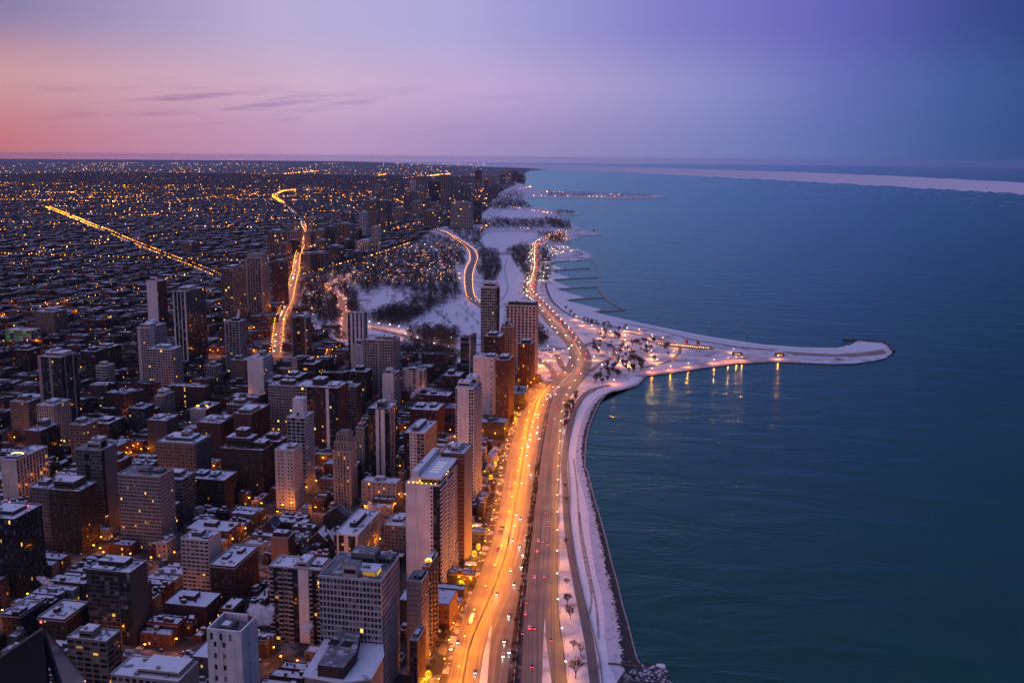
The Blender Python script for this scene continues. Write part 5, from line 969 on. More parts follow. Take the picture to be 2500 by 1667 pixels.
def occ_add(b_):
    for i in range(int(b_[0] // 50), int(b_[1] // 50) + 1):
        for j in range(int(b_[2] // 50), int(b_[3] // 50) + 1): occ_.setdefault((i, j), []).append(b_)
for b_ in LOWS: occ_add(b_)
def on_street(x0, x1, y0, y1, hw=6.5):
    for v in (x0, x1):
        if abs((v + 38 + BX / 2) % BX - BX / 2) < hw: return True
    if int((x0 + 38) // BX) != int((x1 + 38) // BX): return True
    for v in (y0, y1):
        if abs((v - 20 + BY / 2) % BY - BY / 2) < hw: return True
    return int((y0 - 20) // BY) != int((y1 - 20) // BY)
for k in range(9000):
    x, y = random.uniform(-900, -120), random.uniform(420, 1350); w, dp = random.choice(((random.uniform(7, 10), random.uniform(14, 24)), (random.uniform(14, 24), random.uniform(7, 10)), (random.uniform(5, 9), random.uniform(6, 10))))
    b_ = (x, x + w, y, y + dp, random.choice((4, 6.5, 8, 9, 10.5, 12)), False)
    pp = proj(x, y)
    if pp[0] < -40 or pp[1] > 1720 or on_street(*b_[:4]) or not city_ok(x + w / 2, y + dp / 2) or not clear(*b_[:4], 1.2): continue
    if any(b_[0] < c_[1] + .4 and b_[1] > c_[0] - .4 and b_[2] < c_[3] + .4 and b_[3] > c_[2] - .4 for i in range(int(b_[0] // 50), int(b_[1] // 50) + 1) for j in range(int(b_[2] // 50), int(b_[3] // 50) + 1) for c_ in occ_.get((i, j), ())): continue
    LOWS.append(b_); occ_add(b_)
stm = MB(); PK = []
for jy in range(3, 22):
    for jx in range(-18, 1):
        X0, Y0 = jx * BX - 38, jy * BY + 20
        if city_ok(X0, Y0 + BY / 2) or city_ok(X0, Y0 + 12):
            if clear(X0 - 4, X0 + 4, Y0, Y0 + BY, -1):
                stm.quad((X0 - 4.6, Y0 + 4.7, .02), (X0 + 4.6, Y0 + 4.7, .02), (X0 + 4.6, Y0 + BY - 4.7, .02), (X0 - 4.6, Y0 + BY - 4.7, .02))
                for q_ in range(14): PK += [(X0 + s_ * 3.6, Y0 + 12 + q_ * 7.6, 0) for s_ in (-1, 1) if random.random() < .6]
        if city_ok(X0 + BX / 2, Y0) and clear(X0, X0 + BX, Y0 - 4, Y0 + 4, -1):
            stm.quad((X0 - 4.6, Y0 - 4.6, .02), (X0 + BX - 4.6, Y0 - 4.6, .02), (X0 + BX - 4.6, Y0 + 4.6, .02), (X0 - 4.6, Y0 + 4.6, .02))
            for q_ in range(12): PK += [(X0 + 11 + q_ * 7.4, Y0 + s_ * 3.6, 1) for s_ in (-1, 1) if random.random() < .45]
stm.build('side_street', snowmat('slushy_street', .40, col=(.30, .28, .28), under=(.075, .068, .066), scale=.16, edge=.12), kind='structure')
LOWS.sort(key=lambda b_: b_[0] ** 2 + b_[2] ** 2)
def inframe(b_):
    p = proj(b_[1], b_[2], b_[4]); return -10 < p[0] < 2500 and p[1] < 1690
near = [b_ for b_ in LOWS if inframe(b_)][:300]; nset = set(id(b_) for b_ in near)
LWALL = ['brick', 'brick', 'brown', 'brown', 'redbrown', 'tan', 'gray', 'beige']
LW = dict(brick='red brick', brown='brown brick', redbrown='dark red', tan='tan brick', gray='grey', beige='beige')
CNT = {}
for b_ in near:
    x0, x1, y0, y1, h, big = b_; cx, cy_ = (x0 + x1) / 2, (y0 + y1) / 2; wl = random.choice(LWALL)
    p = proj(cx, cy_, h); best = min(LAND_MARKS, key=lambda l: (l[1] - p[0]) ** 2 + (l[2] - p[1]) ** 2)
    dx, dy = p[0] - best[1], p[1] - best[2]
    dr = ('right of' if dx > 0 else 'left of') if abs(dx) > abs(dy) else ('in front of' if dy > 0 else 'behind')
    key = (best[0], dr); CNT[key] = CNT.get(key, 0) + 1
    t = thing('apartment_block' if big else 'row_house', 'low %s %s, snowy roof, %s %s %s' % (LW[wl], 'block' if big else 'house', ordw(CNT[key]), dr, best[0]), 'house' if not big else 'building', (cx, cy_, 0), 'low buildings between the towers')
    W_, D_ = (x1 - x0) / 2, (y1 - y0) / 2
    mb = MB(); mb.box(-W_, W_, -D_, D_, 0, h)
    for bx_ in ((-W_, W_, -D_, -D_ + .35), (-W_, W_, D_ - .35, D_), (-W_, -W_ + .35, -D_ + .35, D_ - .35), (W_ - .35, W_, -D_ + .35, D_ - .35)): mb.box(*bx_, h + .002, h + .8)
    mb.box(-W_ - .22, W_ + .22, -D_ - .02, D_ + .02, h - 1.1, h - .7, 1, True, True) if random.random() < .4 else None
    mb.build('wall', [WALL[wl], WALL['beige']], t)
    mb = MB(); mb.box(-W_ + .37, W_ - .37, -D_ + .37, D_ - .37, h + .01, h + .2); mb.build('roof_snow', random.choice((ROOFSNOW, ROOFSNOW, ROOFCLEAN)), t)
    gl, lt = MB(), MB(); nf = max(1, int(h / 3.2))
    for k in range(nf):
        z = .9 + k * h / nf
        for s_ in ('S', 'E', 'N', 'W'):
            L = 2 * W_ if s_ in 'SN' else 2 * D_; nb = max(1, int(L / (2.7 if s_ in 'EW' else 4.2)))
            for i in range(nb):
                u = -L / 2 + (i + .5) * L / nb; m_ = lt if random.random() < (.13 if k == 0 else .035) else gl; w_ = .62
                if s_ == 'S': m_.quad((u - w_, -D_ - .03, z), (u + w_, -D_ - .03, z), (u + w_, -D_ - .03, z + 1.7), (u - w_, -D_ - .03, z + 1.7))
                elif s_ == 'N': m_.quad((u + w_, D_ + .03, z), (u - w_, D_ + .03, z), (u - w_, D_ + .03, z + 1.7), (u + w_, D_ + .03, z + 1.7))
                elif s_ == 'E': m_.quad((W_ + .03, u - w_, z), (W_ + .03, u + w_, z), (W_ + .03, u + w_, z + 1.7), (W_ + .03, u - w_, z + 1.7))
                else: m_.quad((-W_ - .03, u + w_, z), (-W_ - .03, u - w_, z), (-W_ - .03, u - w_, z + 1.7), (-W_ - .03, u + w_, z + 1.7))
    gl.build('window', GLASS, t, kind='stuff'); lt.build('lit_window', LIT, t, kind='stuff')
    for k in range(random.choice((3, 4, 5, 6))):
        mb = MB(); u, v = random.uniform(-W_ + 2, W_ - 2), random.uniform(-D_ + 1.2, D_ - 1.2); r_ = random.random()
        if r_ < .4: mb.box(u - 1.6, u + 1.6, v - 1.1, v + 1.1, h + .1, h + 2.7); q_ = mb.build('stair_house', WALL[wl], t); mb = MB(); mb.box(u - 1.6, u + 1.6, v - 1.1, v + 1.1, h + 2.703, h + 2.85); mb.build('snow_cap', PLAIN, q_)
        elif r_ < .75: mb.box(u - .5, u + .5, v - .5, v + .5, h + .1, h + 2.0); mb.build('chimney', WALL['brick'], t)
        else: mb.box(u - .9, u + .9, v - .7, v + .7, h + .1, h + 1.1); mb.build('roof_vent', METAL, t)
    if big and random.random() < .7:
        mb = MB(); mb.box(-W_ * .35, W_ * .2, -D_ * .3, D_ * .4, h + .1, h + 3.4); q_ = mb.build('penthouse', WALL[wl], t); mb = MB(); mb.box(-W_ * .33, W_ * .18, -D_ * .28, D_ * .38, h + 3.403, h + 3.6); mb.build('snow_cap', ROOFSNOW, q_)
mbs = MB(); fl_ = MB(); wg = MB()
for b_ in LOWS:
    if id(b_) in nset: continue
    x0, x1, y0, y1, h, big = b_; mi = random.randrange(1, 6)
    mbs.box(x0, x1, y0, y1, 0, h, mi, False); mbs.quad((x0, y0, h), (x1, y0, h), (x1, y1, h), (x0, y1, h), 0)
    d = math.hypot(x0, y0)
    if random.random() < .5:
        u = random.uniform(x0, x1 - 2.5); v = random.uniform(y0, y1 - 2.5); mbs.box(u, u + 2.5, v, v + 2.2, h, h + 2.6, mi)
    if d < 2000:
        for k in range(max(1, int(h / 3.3))):
            z = 1.0 + k * h / max(1, int(h / 3.3))
            for i_ in range(max(2, int((x1 - x0) / 3.6))):
                u = x0 + (i_ + .5) * (x1 - x0) / max(2, int((x1 - x0) / 3.6)); wg.quad((u - .6, y0 - .03, z), (u + .6, y0 - .03, z), (u + .6, y0 - .03, z + 1.7), (u - .6, y0 - .03, z + 1.7))
            for i_ in range(max(2, int((y1 - y0) / 2.8))):
                u = y0 + (i_ + .5) * (y1 - y0) / max(2, int((y1 - y0) / 2.8)); wg.quad((x1 + .03, u - .55, z), (x1 + .03, u + .55, z), (x1 + .03, u + .55, z + 1.7), (x1 + .03, u - .55, z + 1.7))
        for k in range(2):
            u = random.uniform(x0 + 1, x1 - 2); v = random.uniform(y0 + 1, max(y0 + 1.1, y1 - 2)); mbs.box(u, u + .9, v, v + .9, h, h + 1.9, 1)
        mbs.box(x0 - .05, x1 + .05, y0 - .05, y0 + .25, h + .002, h + .7, mi); mbs.box(x1 - .25, x1 + .05, y0 + .25, y1, h + .002, h + .7, mi)
    for k in range(1 if random.random() < .30 else 0):
        z = random.uniform(1.5, h - 2); s_ = .8 * max(1, d / 2200)
        if random.random() < .5: u = random.uniform(x0 + 1, x1 - 1); fl_.quad((u - s_, y0 - .05, z), (u + s_, y0 - .05, z), (u + s_, y0 - .05, z + 1.5), (u - s_, y0 - .05, z + 1.5))
        else: u = random.uniform(y0 + 1, y1 - 1); fl_.quad((x1 + .05, u - s_, z), (x1 + .05, u + s_, z), (x1 + .05, u + s_, z + 1.5), (x1 + .05, u - s_, z + 1.5))
o = mbs.build('far_rooftops', [FARROOF, WALL['brick'], WALL['brown'], WALL['redbrown'], WALL['brown'], mat('soot_wall', (.045, .035, .035), .9)], kind='stuff'); tag(o, 'sea of low snow-roofed city houses stretching to the horizon', 'houses')
o = wg.build('far_dark_windows', GLASS, kind='stuff'); tag(o, 'rows of dark windows on the farther low houses', 'windows')
o = fl_.build('far_lit_windows', LIT, kind='stuff'); tag(o, 'scattered lit windows of the distant houses', 'windows')
# ------------------------------------------------------------------ trees
def bare_tree(seed, h, lev, spread=.62, kids=3, twig=7, k0=5, wtw=.11):
    rnd = random.Random(seed); tr, cr_ = MB(), MB()
    def grow(p, d, L, r_, l):
        e = p + d * L
        (tr if l < 2 else cr_).tube(p, e, r_, r_ * .66, k0 if l < 2 else 3)
        if l >= 2:
            for _ in range(twig if l == lev else twig // 3 + 1):
                v = (d + Vector((rnd.uniform(-1, 1), rnd.uniform(-1, 1), rnd.uniform(-.4, .9))) * .9).normalized(); s_ = p + d * L * rnd.random(); q_ = s_ + v * L * rnd.uniform(.5, 1.1); w = v.orthogonal().normalized() * wtw
                cr_.tri(s_ - w, s_ + w, q_)
        if l == lev: return
        for k in range(kids + (1 if l == 0 else 0)):
            an = 2 * math.pi * (k + rnd.random() * .7) / (kids + (l == 0)); u = d.orthogonal().normalized(); w = d.cross(u)
            sp_ = spread * rnd.uniform(.6, 1.25); v = (d + (u * math.cos(an) + w * math.sin(an)) * sp_ * (1.25 if l == 0 else 1) + Vector((0, 0, .34))).normalized()
            grow(p + d * L * rnd.uniform(.42 if l else .5, 1.0), v, L * rnd.uniform(.62, .80), r_ * .6, l + 1)
    grow(Vector((0, 0, 0)), Vector((rnd.uniform(-.05, .05), rnd.uniform(-.05, .05), 1)).normalized(), h * .30, h * .022, 0)
    return tr.mesh('trunk', BARK), cr_.mesh('crown', TWIG)
TREES = [bare_tree(s_, 13, 4, .62, 3, 6, wtw=.075) for s_ in range(4)]
TREEB = [bare_tree(s_ + 20, 13, 5, .62, 3, 5, wtw=.05) for s_ in range(3)]
TREEC = []
for tm, cm_ in TREES[:2]:
    c2_ = cm_.copy(); c2_.materials[0] = RUST; TREEC.append((tm, c2_))
def tree(loc, label, group, kind=TREES, sc=1.0):
    tm, cm_ = random.choice(kind); t = thing('bare_tree', label, 'tree', loc, group, random.uniform(0, 6.28)); t.scale = (sc * random.uniform(.9, 1.1), sc * random.uniform(.9, 1.1), sc)
    put('trunk', tm, t); put('crown', cm_, t); return t
random.seed(5)
NT = 0
# the near trees on the snowy strip by the path
for i, (px, py, s_) in enumerate([(1405, 1655, 1.35), (1418, 1600, .9), (1400, 1585, .8), (1392, 1512, 1.0), (1385, 1478, 1.05), (1383, 1430, .7), (1381, 1330, .6), (1382, 1225, .6), (1380, 1190, .5)]):
    tree(G(px, py), 'bare tree on the snow strip by the path, %s from the near end' % ordw(i + 1), 'trees on the lakeside snow strip', TREEB, s_)
med = [(p + q) / 2 for p, q in zip(sb_b, nb_a)]
pts = [(p, d) for p, d in along(med, 9, 0) if proj(*p)[1] > 1140]
k = 0
for p, d in pts:
    if random.random() < .12: continue
    k += 1; tree(p + Vector((random.uniform(-1.2, 1.2), 0, 0)), 'small bare tree on the road median, %s from the near end' % ordw(k), 'trees on the median', TREES, random.uniform(.55, .85)); NT += 1
k = 0
for (p, d) in along([x + Vector((-9, 0, 0)) for x in in_a], 11, 0):
    if random.random() < .3: continue
    k += 1; tree(p + Vector((random.uniform(-6, 3), random.uniform(-3, 3), 0)), 'bare street tree beside the inner road, %s from the near end' % ordw(k), 'trees along the inner road', TREES, random.uniform(.6, .95)); NT += 1
REG = [('by the shore bend', [(1450, 935), (1470, 900), (1520, 880), (1575, 885), (1570, 905), (1530, 915), (1490, 932), (1462, 945)], 52, 1.3), ('inside the park loop', [(1500, 870), (1520, 835), (1590, 835), (1640, 850), (1630, 880), (1560, 890)], 34, 1.25), ('beside the beach path', [(1352, 745), (1400, 775), (1450, 800), (1520, 815), (1530, 800), (1440, 785), (1385, 760)], 26, 1.1), ('between the two shore ramps', [(1435, 835), (1470, 815), (1520, 820), (1500, 850), (1460, 870), (1445, 860)], 22, 1.15), ('along the shelf by the northbound lanes', [(1372, 1045), (1380, 1000), (1400, 965), (1415, 962), (1398, 1000), (1384, 1050)], 30, 1.0), ('on the ramp island by the tall towers', [(1318, 800), (1340, 815), (1372, 840), (1378, 862), (1350, 850), (1318, 835)], 18, 1.3)]
occ = [pl for pl in (LAGOON, HARBOR, HARBOR2, POND, MEADOW)]
def rndp(pl):
    xs = [p[0] for p in pl]; ys = [p[1] for p in pl]
    for _ in range(200):
        p = (random.uniform(min(xs), max(xs)), random.uniform(min(ys), max(ys)))
        if inpoly(p, pl): return p
    return pl[0]
for nm, pl, n_, s_ in REG:
    ps = sorted(rndp(pl) for _ in range(n_))
    for i, p in enumerate(ps):
        if NT >= 275: break
        if near_road(*G(*p)[:2], -4): continue
        tree(G(*p), 'bare tree %s, %s from the left' % (nm, ordw(i + 1)), 'bare trees ' + nm, TREEC if random.random() < .12 else TREES, s_ * random.uniform(.7, 1.15)); NT += 1
# woods too far to count
def lowtree(mb, c, h, rnd):
    mb.tube(c, (c[0], c[1], c[2] + h * .4), .28, .18, 3)
    for k in range(46):
        a = rnd.uniform(0, 6.28); z = rnd.uniform(.28, 1.0); rr = h * .40 * math.sqrt(max(.05, 1 - (2 * (z - .62) / .80) ** 2)) * math.sqrt(rnd.random()); p = Vector((c[0] + rr * math.cos(a), c[1] + rr * math.sin(a), c[2] + h * z)); v = Vector((rnd.uniform(-1, 1), rnd.uniform(-1, 1), rnd.uniform(-.2, 1))).normalized() * h * rnd.uniform(.08, .17); w = v.orthogonal().normalized() * h * .042
        mb.tri(p - w, p + w, p + v)
wood = MB(); rw = random.Random(3)
WOODS = [([(742, 692), (800, 670), (860, 700), (880, 760), (860, 790), (780, 790), (735, 745)], 190), ([(860, 690), (1000, 660), (1110, 655), (1120, 720), (1060, 755), (985, 735), (965, 712), (930, 705), (890, 720)], 210), ([(900, 640), (1000, 605), (1060, 570), (1130, 600), (1135, 650), (1000, 660), (850, 690), (800, 670)], 330), ([(935, 765), (1000, 755), (1060, 760), (1010, 785), (960, 795), (900, 780)], 90), ([(1168, 610), (1218, 620), (1222, 660), (1212, 690), (1180, 690), (1168, 650)], 80), ([(1246, 612), (1285, 600), (1285, 690), (1275, 660), (1255, 640)], 60), ([(1095, 560), (1180, 560), (1175, 610), (1145, 600)], 60), ([(1160, 545), (1230, 535), (1330, 540), (1340, 560), (1180, 556)], 120), ([(1190, 505), (1230, 495), (1290, 490), (1300, 506), (1220, 512)], 130), ([(1200, 480), (1265, 465), (1275, 486), (1230, 500), (1190, 505)], 110), ([(1330, 536), (1392, 545), (1385, 562), (1345, 555)], 60), ([(1320, 572), (1380, 575), (1372, 600), (1335, 590)], 40), ([(1326, 600), (1345, 640), (1332, 700), (1322, 690), (1322, 610)], 40), ([(1330, 470), (1590, 476), (1590, 482), (1330, 480)], 90), ([(1355, 514), (1418, 521), (1418, 523), (1360, 523)], 20), ([(985, 850), (1110, 868), (1110, 895), (1000, 890), (960, 870)], 70), ([(1000, 818), (1110, 838), (1110, 848), (1010, 830)], 30), ([(1030, 808), (1110, 820), (1110, 826), (1030, 814)], 22), ([(1270, 800), (1320, 810), (1330, 845), (1280, 850)], 30), ([(1225, 905), (1300, 900), (1310, 925), (1270, 960), (1240, 990), (1225, 960)], 30), ([(730, 800), (840, 812), (840, 850), (770, 850)], 45)]
OPEN_ = [LAGOON, HARBOR, HARBOR2, POND, MEADOW]
cann_set = [(p, 13) for p in cannon] + [(p, 11) for p in stock]
for pl, n_ in WOODS:
    for k in range(int(n_ * 5)):
        p = rndp(pl); p = (p[0] + random.gauss(0, 7), p[1] + random.gauss(0, 2.5 + (p[1] - 480) * .012))
        if any(inpoly(p, q_) for q_ in OPEN_) or not inpoly(p, PARKP): continue
        c = G(*p)
        if any((c - r_[0]).length < r_[1] for r_ in cann_set) or near_road(c.x, c.y, -6): continue
        lowtree(wood, tuple(c), rw.uniform(10, 18), rw)
for b_ in random.sample(LOWS[300:], min(7000, len(LOWS) - 300)):     # yard trees between the far houses
    if math.hypot(b_[0], b_[2]) < 3600: lowtree(wood, (b_[1] + 2, b_[3] + 1, 0), rw.uniform(7, 12), rw)
for k in range(70):
    p = rndp(random.choice((MEADOW, MEADOW, POND, [(1225, 740), (1285, 735), (1300, 800), (1260, 830), (1235, 800)]))); lowtree(wood, tuple(G(*p)), rw.uniform(8, 13), rw)
o = wood.build('park_woods', FARWOOD, kind='stuff'); tag(o, 'dark leafless woods of the park and far yards', 'trees')

# ------------------------------------------------------------------ lamps
AMB = (1.0, .25, .005); PCH = (1.0, .33, .055); WHT = (1.0, .84, .62)
def lampmesh(h, arm, head, em):
    p = MB(); p.tube((0, 0, 0), (0, 0, h), .16, .09, 6)
    if arm: p.tube((0, 0, h - .1), (arm, 0, h + .25), .07, .05, 5)
    hd = MB(); x = arm; hd.box(x - head * .9, x + head * .9, -head * .55, head * .55, h + .1, h + .42, 0, True, True)
    gl = MB(); gl.box(x - head * .8, x + head * .8, -head * .5, head * .5, h - .16 - head * .25, h + .09, 0, True, True)
    return p.mesh('pole', POLE), hd.mesh('lamp_housing', METAL), gl.mesh('lens', em)
LM = dict(tall=lampmesh(12, 2.0, .42, AMBER), row=lampmesh(8, 0, .40, AMBER), peach=lampmesh(12, 1.8, .40, PEACH), park=lampmesh(6.5, 0, .48, PEACH), white=lampmesh(9, 0, .6, WHITEL), street=lampmesh(9, 1.6, .58, AMBER))
POWER = {}
NL = [0]
LDATA = {}
LQ = []
def lamp(loc, kind, label, group, power, col, rz=0.0): LQ.append((loc.copy(), kind, label, group, power, col, rz))
def light_of(power, col):
    key = (power, col)
    if key not in LDATA:
        l = bpy.data.lights.new('lamp_light', 'POINT'); l.energy = power; l.color = col; l.shadow_soft_size = .5; LDATA[key] = l
    return LDATA[key]
ARM = dict(tall=2.0, peach=1.8, street=1.6); LZ = {'tall': 11.2, 'row': 7.2, 'peach': 11.2, 'park': 5.6, 'white': 8.0, 'street': 8.2}
def flush_lamps():
    LQ.sort(key=lambda q_: (q_[2] == '', q_[0].length))
    st = {}
    for n_, (loc, kind, label, group, power, col, rz) in enumerate(LQ):
        a, b, c = LM[kind]
        if n_ < 300 and label:
            t = thing('street_lamp', label, 'lamp', loc, group, rz); put('pole', a, t); p = put('lamp_housing', b, t); put('lens', c, p)
            if power: put('lamp_light', light_of(power, col), t, (ARM.get(kind, 0), 0, LZ[kind]))
        else:
            mb = st.setdefault(c.materials[0].name, (MB(), c.materials[0]))[0]; ax = Vector((math.cos(rz), math.sin(rz), 0)) * ARM.get(kind, 0); q_ = loc + ax; hh = LZ[kind] + .6
            mb.tube(loc, loc + Vector((0, 0, hh)), .14, .08, 4, 1); mb.octa((q_.x, q_.y, hh + .1), .58, 0, .4)
            if power: put('lamp_light', light_of(power, col), None, (q_.x, q_.y, LZ[kind] - .4))
    for k, (mb, em) in st.items():
        o = mb.build('far_street_lamps', [em, POLE], kind='stuff'); tag(o, 'rows of %s street lamps farther off in the park and avenues' % k.split('_')[0], 'lamps')
random.seed(9)
for i, (p, d) in enumerate(along([x + Vector((-3.2, 0, 0)) for x in in_a], 24, 6)):
    lamp(p, 'row', 'amber lamp on the pavement of the inner road, %s from the near end' % ordw(i + 1), 'lamps on the inner road pavement', 4200, AMB, math.atan2(d.y, d.x) - math.pi / 2)
for i, (p, d) in enumerate(along([x + Vector((.6, 0, 0)) for x in in_b], 38, 14)):
    lamp(p, 'tall', 'tall amber lamp on the barrier beside the inner road, %s from the near end' % ordw(i + 1), 'tall lamps on the inner barrier', 44000, AMB, math.pi + math.atan2(d.y, d.x) - math.pi / 2)
for i, (p, d) in enumerate(along([x + Vector((1.0, 0, 0)) for x in nb_b[:len(ysamples(1700, 935))]], 43, 20)):
    lamp(p, 'peach', 'tall lamp along the lake side of the northbound lanes, %s from the near end' % ordw(i + 1), 'tall lamps by the northbound lanes', 8500, PCH, math.pi + math.atan2(d.y, d.x) - math.pi / 2)
i = 0
for (p, d) in along([(a + b) / 2 for a, b in zip(sb_b, nb_a)], 48, 30):
    if proj(*p)[1] > 930: continue
    i += 1; lamp(p, 'peach', 'lamp on the median north of the bend, %s from the bend' % ordw(i), 'lamps on the northern median', 9000, PCH, math.atan2(d.y, d.x) - math.pi / 2)
PARKL = [(1407, 781), (1422, 795), (1445, 802), (1469, 810), (1490, 817), (1471, 827), (1531, 809), (1523, 817), (1526, 826), (1526, 838), (1528, 852), (1580, 845), (1590, 865), (1589, 877), (1653, 851), (1644, 867), (1514, 890), (1536, 894), (1499, 928), (1712, 850), (1728, 853), (1591, 826), (1592, 904), (1637, 897), (1604, 886), (1680, 889), (1743, 879), (1777, 875), (1790, 861), (1811, 876), (1899, 874), (1560, 812), (1618, 833), (1505, 870), (1450, 880), (1462, 858), (1325, 892), (1318, 905), (1345, 880), (1300, 868), (1352, 862)]
SHOREL = [(1592, 909), (1637, 903.5), (1680, 896.5), (1743, 887), (1777, 883), (1811, 880.5), (1899, 877), (1499, 938), (1797, 881)]
PARKL = [p for p in PARKL if p not in ((1592, 904), (1637, 897), (1680, 889), (1743, 879), (1777, 875), (1811, 876), (1899, 874), (1499, 928))] + SHOREL
for i, p in enumerate(sorted(PARKL)):
    sh = p in SHOREL
    lamp(G(*p), 'park', 'low lamp in the snowy lakefront park, %s from the left' % ordw(i + 1), 'lamps in the lakefront park', 9000 if sh else 9500, (1.0, .21, .004) if sh else PCH)
CANL = [[(1180, 752), (1160, 742), (1141, 732), (1135, 706), (1134, 680), (1137, 661), (1147, 639), (1145, 619), (1134, 604), (1111, 587), (1089, 571), (1069, 565), (1040, 560), (1000, 557)], [(1172, 742), (1158.5, 729), (1154, 702), (1154, 677), (1161, 650), (1166, 635), (1164, 624), (1154, 611), (1126, 592), (1098, 575), (1072, 567)]]
for j, ln in enumerate(CANL):
    for i, (p, d) in enumerate(along(catmull([G(*q_) for q_ in ln], 10), 27, 4)):
        lamp(p, 'row', 'amber lamp on the %s side of the lamp-lined park drive, %s from the near end' % (('left', 'right')[j], ordw(i + 1)), 'lamps of the park drive', 900 if i % 2 == 0 else 0, AMB)
i = 0
for k, (p, d) in enumerate(along(clark[:260], 27, 5)):
    nn = Vector((d.y, -d.x, 0))
    for s_ in (-1, 1):
        if proj(*p)[1] < 545: continue
        i += 1; lamp(p + nn * s_ * 10, 'street', 'amber lamp along the bright diagonal avenue, %s %s from the near end' % (ordw(k + 1), ('on the left', 'on the right')[(s_ + 1) // 2]), 'lamps of the diagonal avenue', 9000 if k % 2 == 0 else 0, AMB, math.atan2(d.y, d.x) + (math.pi / 2) * s_)
for i, (p, d) in enumerate(along(stock, 30, 5)):
    lamp(p + Vector((d.y, -d.x, 0)) * 8 * (1 if i % 2 else -1), 'row', 'amber lamp on the winding park drive, %s from the near end' % ordw(i + 1), 'lamps of the winding drive', 7000, AMB)
for i, p in enumerate([(902, 796), (925, 800), (952, 803), (974, 808), (997, 813), (1039, 823), (1059, 828), (1079, 833), (1102, 836), (990, 826), (1020, 837), (1060, 850), (1095, 858)]):
    lamp(G(*p), 'white', 'white lamp along the park avenue, %s in line' % ordw(i + 1), 'lamps of the park avenue', 6000, PCH)
for i, p in enumerate([(1333, 652), (1331, 662), (1328, 673), (1326, 684), (1330, 640)]):
    lamp(G(*p), 'white', 'bright white lamp behind the toothed beach, %s from the north' % ordw(i + 1), 'lamps behind the toothed beach', 24000, (1, .95, .8))
for i, p in enumerate([(1300, 866), (1318, 876), (1335, 900), (1350, 908), (1362, 892), (1340, 862), (1372, 873), (1325, 915), (1384, 908), (1312, 895)]):
    lamp(G(*p), 'tall', 'tall amber lamp among the curving ramps by the towers, %s in line' % ordw(i + 1), 'lamps of the ramps', 5500, AMB, random.uniform(0, 6))
# signals and small blue lights
far = MB(); farw = MB(); farp = MB()
def fdot(mb, p, k=1.0):
    d = math.hypot(p.x, p.y); r_ = max(.5, d * .00042) * k; mb.octa((p.x, p.y, 8.5), r_)
# city street lamps: near ones as things with their own light
CITY = []
for jy in range(3, 74):
    for jx in range(-72, 2):
        X0, Y0 = jx * BX - 38, jy * BY + 20; dd = math.hypot(X0, Y0); nsA, ewA = jx % 7 == 2, jy % 5 == 1
        for ns, art in ((1, nsA), (0, ewA)):
            nk = 6 if art or dd < 1250 else 3
            for k in range(nk):
                x, y = (X0 + random.choice((-5.5, 5.5)), Y0 + (k + random.uniform(-.2, .2)) / nk * BY) if ns else (X0 + (k + random.uniform(-.2, .2)) / nk * BX, Y0 + random.choice((-5.5, 5.5)))
                pp = proj(x, y, 8)
                if -20 < pp[0] < 1300 and pp[1] < 1680 and city_ok(x, y) and clear(x - .5, x + .5, y - .5, y + .5, 3.0): CITY.append((math.hypot(x, y), x, y, ns, art))
CITY.sort(); i = 0; taken = 0
for d, x, y, ns, art in CITY:
    if d < 1150:
        if random.random() < .85:
            pp = proj(x, y, 8); best = min(LAND_MARKS, key=lambda l: (l[1] - pp[0]) ** 2 + (l[2] - pp[1]) ** 2); dx, dy = pp[0] - best[1], pp[1] - best[2]
            dr = ('right of' if dx > 0 else 'left of') if abs(dx) > abs(dy) else ('in front of' if dy > 0 else 'behind'); key = ('lamp', best[0], dr); CNT[key] = CNT.get(key, 0) + 1
            lamp(Vector((x, y, 0)), 'street', 'amber side-street lamp, %s %s %s' % (ordw(CNT[key]), dr, best[0]), 'side street lamps', 2600, AMB, random.choice((0, 1.57, 3.14, 4.71)))
    else:
        seg = noise.noise((x * .0016 + 7 * ns, y * .0016, 1.3 + ns * 5)); pr = ((.92 if seg > -.12 else .35) if d < 3500 else (.55 if seg > .05 else .12)) if art else ((.30 if d < 2000 else (.12 if d < 4000 else .045)) * (2.0 if seg > .15 else .6))
        if d < 2300 and random.random() < (.22 if art else .10): LQ.append((Vector((x, y, 0)), 'street', '', None, 5500 if d < 1700 else 9000, AMB, 0.0))
        elif random.random() < pr: fdot(far if random.random() < .975 else farw, Vector((x, y, 0)))
ARTS = [((220, 596), (277, 589)), ((185, 501), (268, 495)), ((27, 514), (80, 512)), ((193, 489), (229, 482)), ((6, 628), (179, 602)), ((0, 655), (90, 640)), ((50, 690), (300, 640)), ((860, 449), (1100, 425)), ((916, 432), (945, 425)), ((300, 433), (365, 434)), ((370, 437), (445, 442)), ((590, 448), (700, 442)), ((760, 460), (850, 468)), ((970, 470), (990, 488)), ((970, 490), (1000, 511)), ((880, 482), (900, 480)), ((1172, 470), (1192, 455)), ((1165, 505), (1240, 507)), ((1240, 507), (1350, 524)), ((1270, 462), (1300, 457)), ((1290, 468), (1520, 478)), ((1300, 480), (1520, 482)), ((1220, 560), (1310, 562)), ((1170, 565), (1200, 548)), ((930, 558), (1040, 560)), ((700, 650), (760, 640)), ((920, 575), (990, 556)), ((440, 800), (560, 815)), ((240, 828), (330, 825)), ((330, 610), (400, 622)), ((60, 470), (210, 462)), ((540, 470), (620, 466)), ((640, 430), (780, 418)), ((330, 470), (460, 464)), ((500, 494), (560, 488)), ((720, 555), (740, 600))]
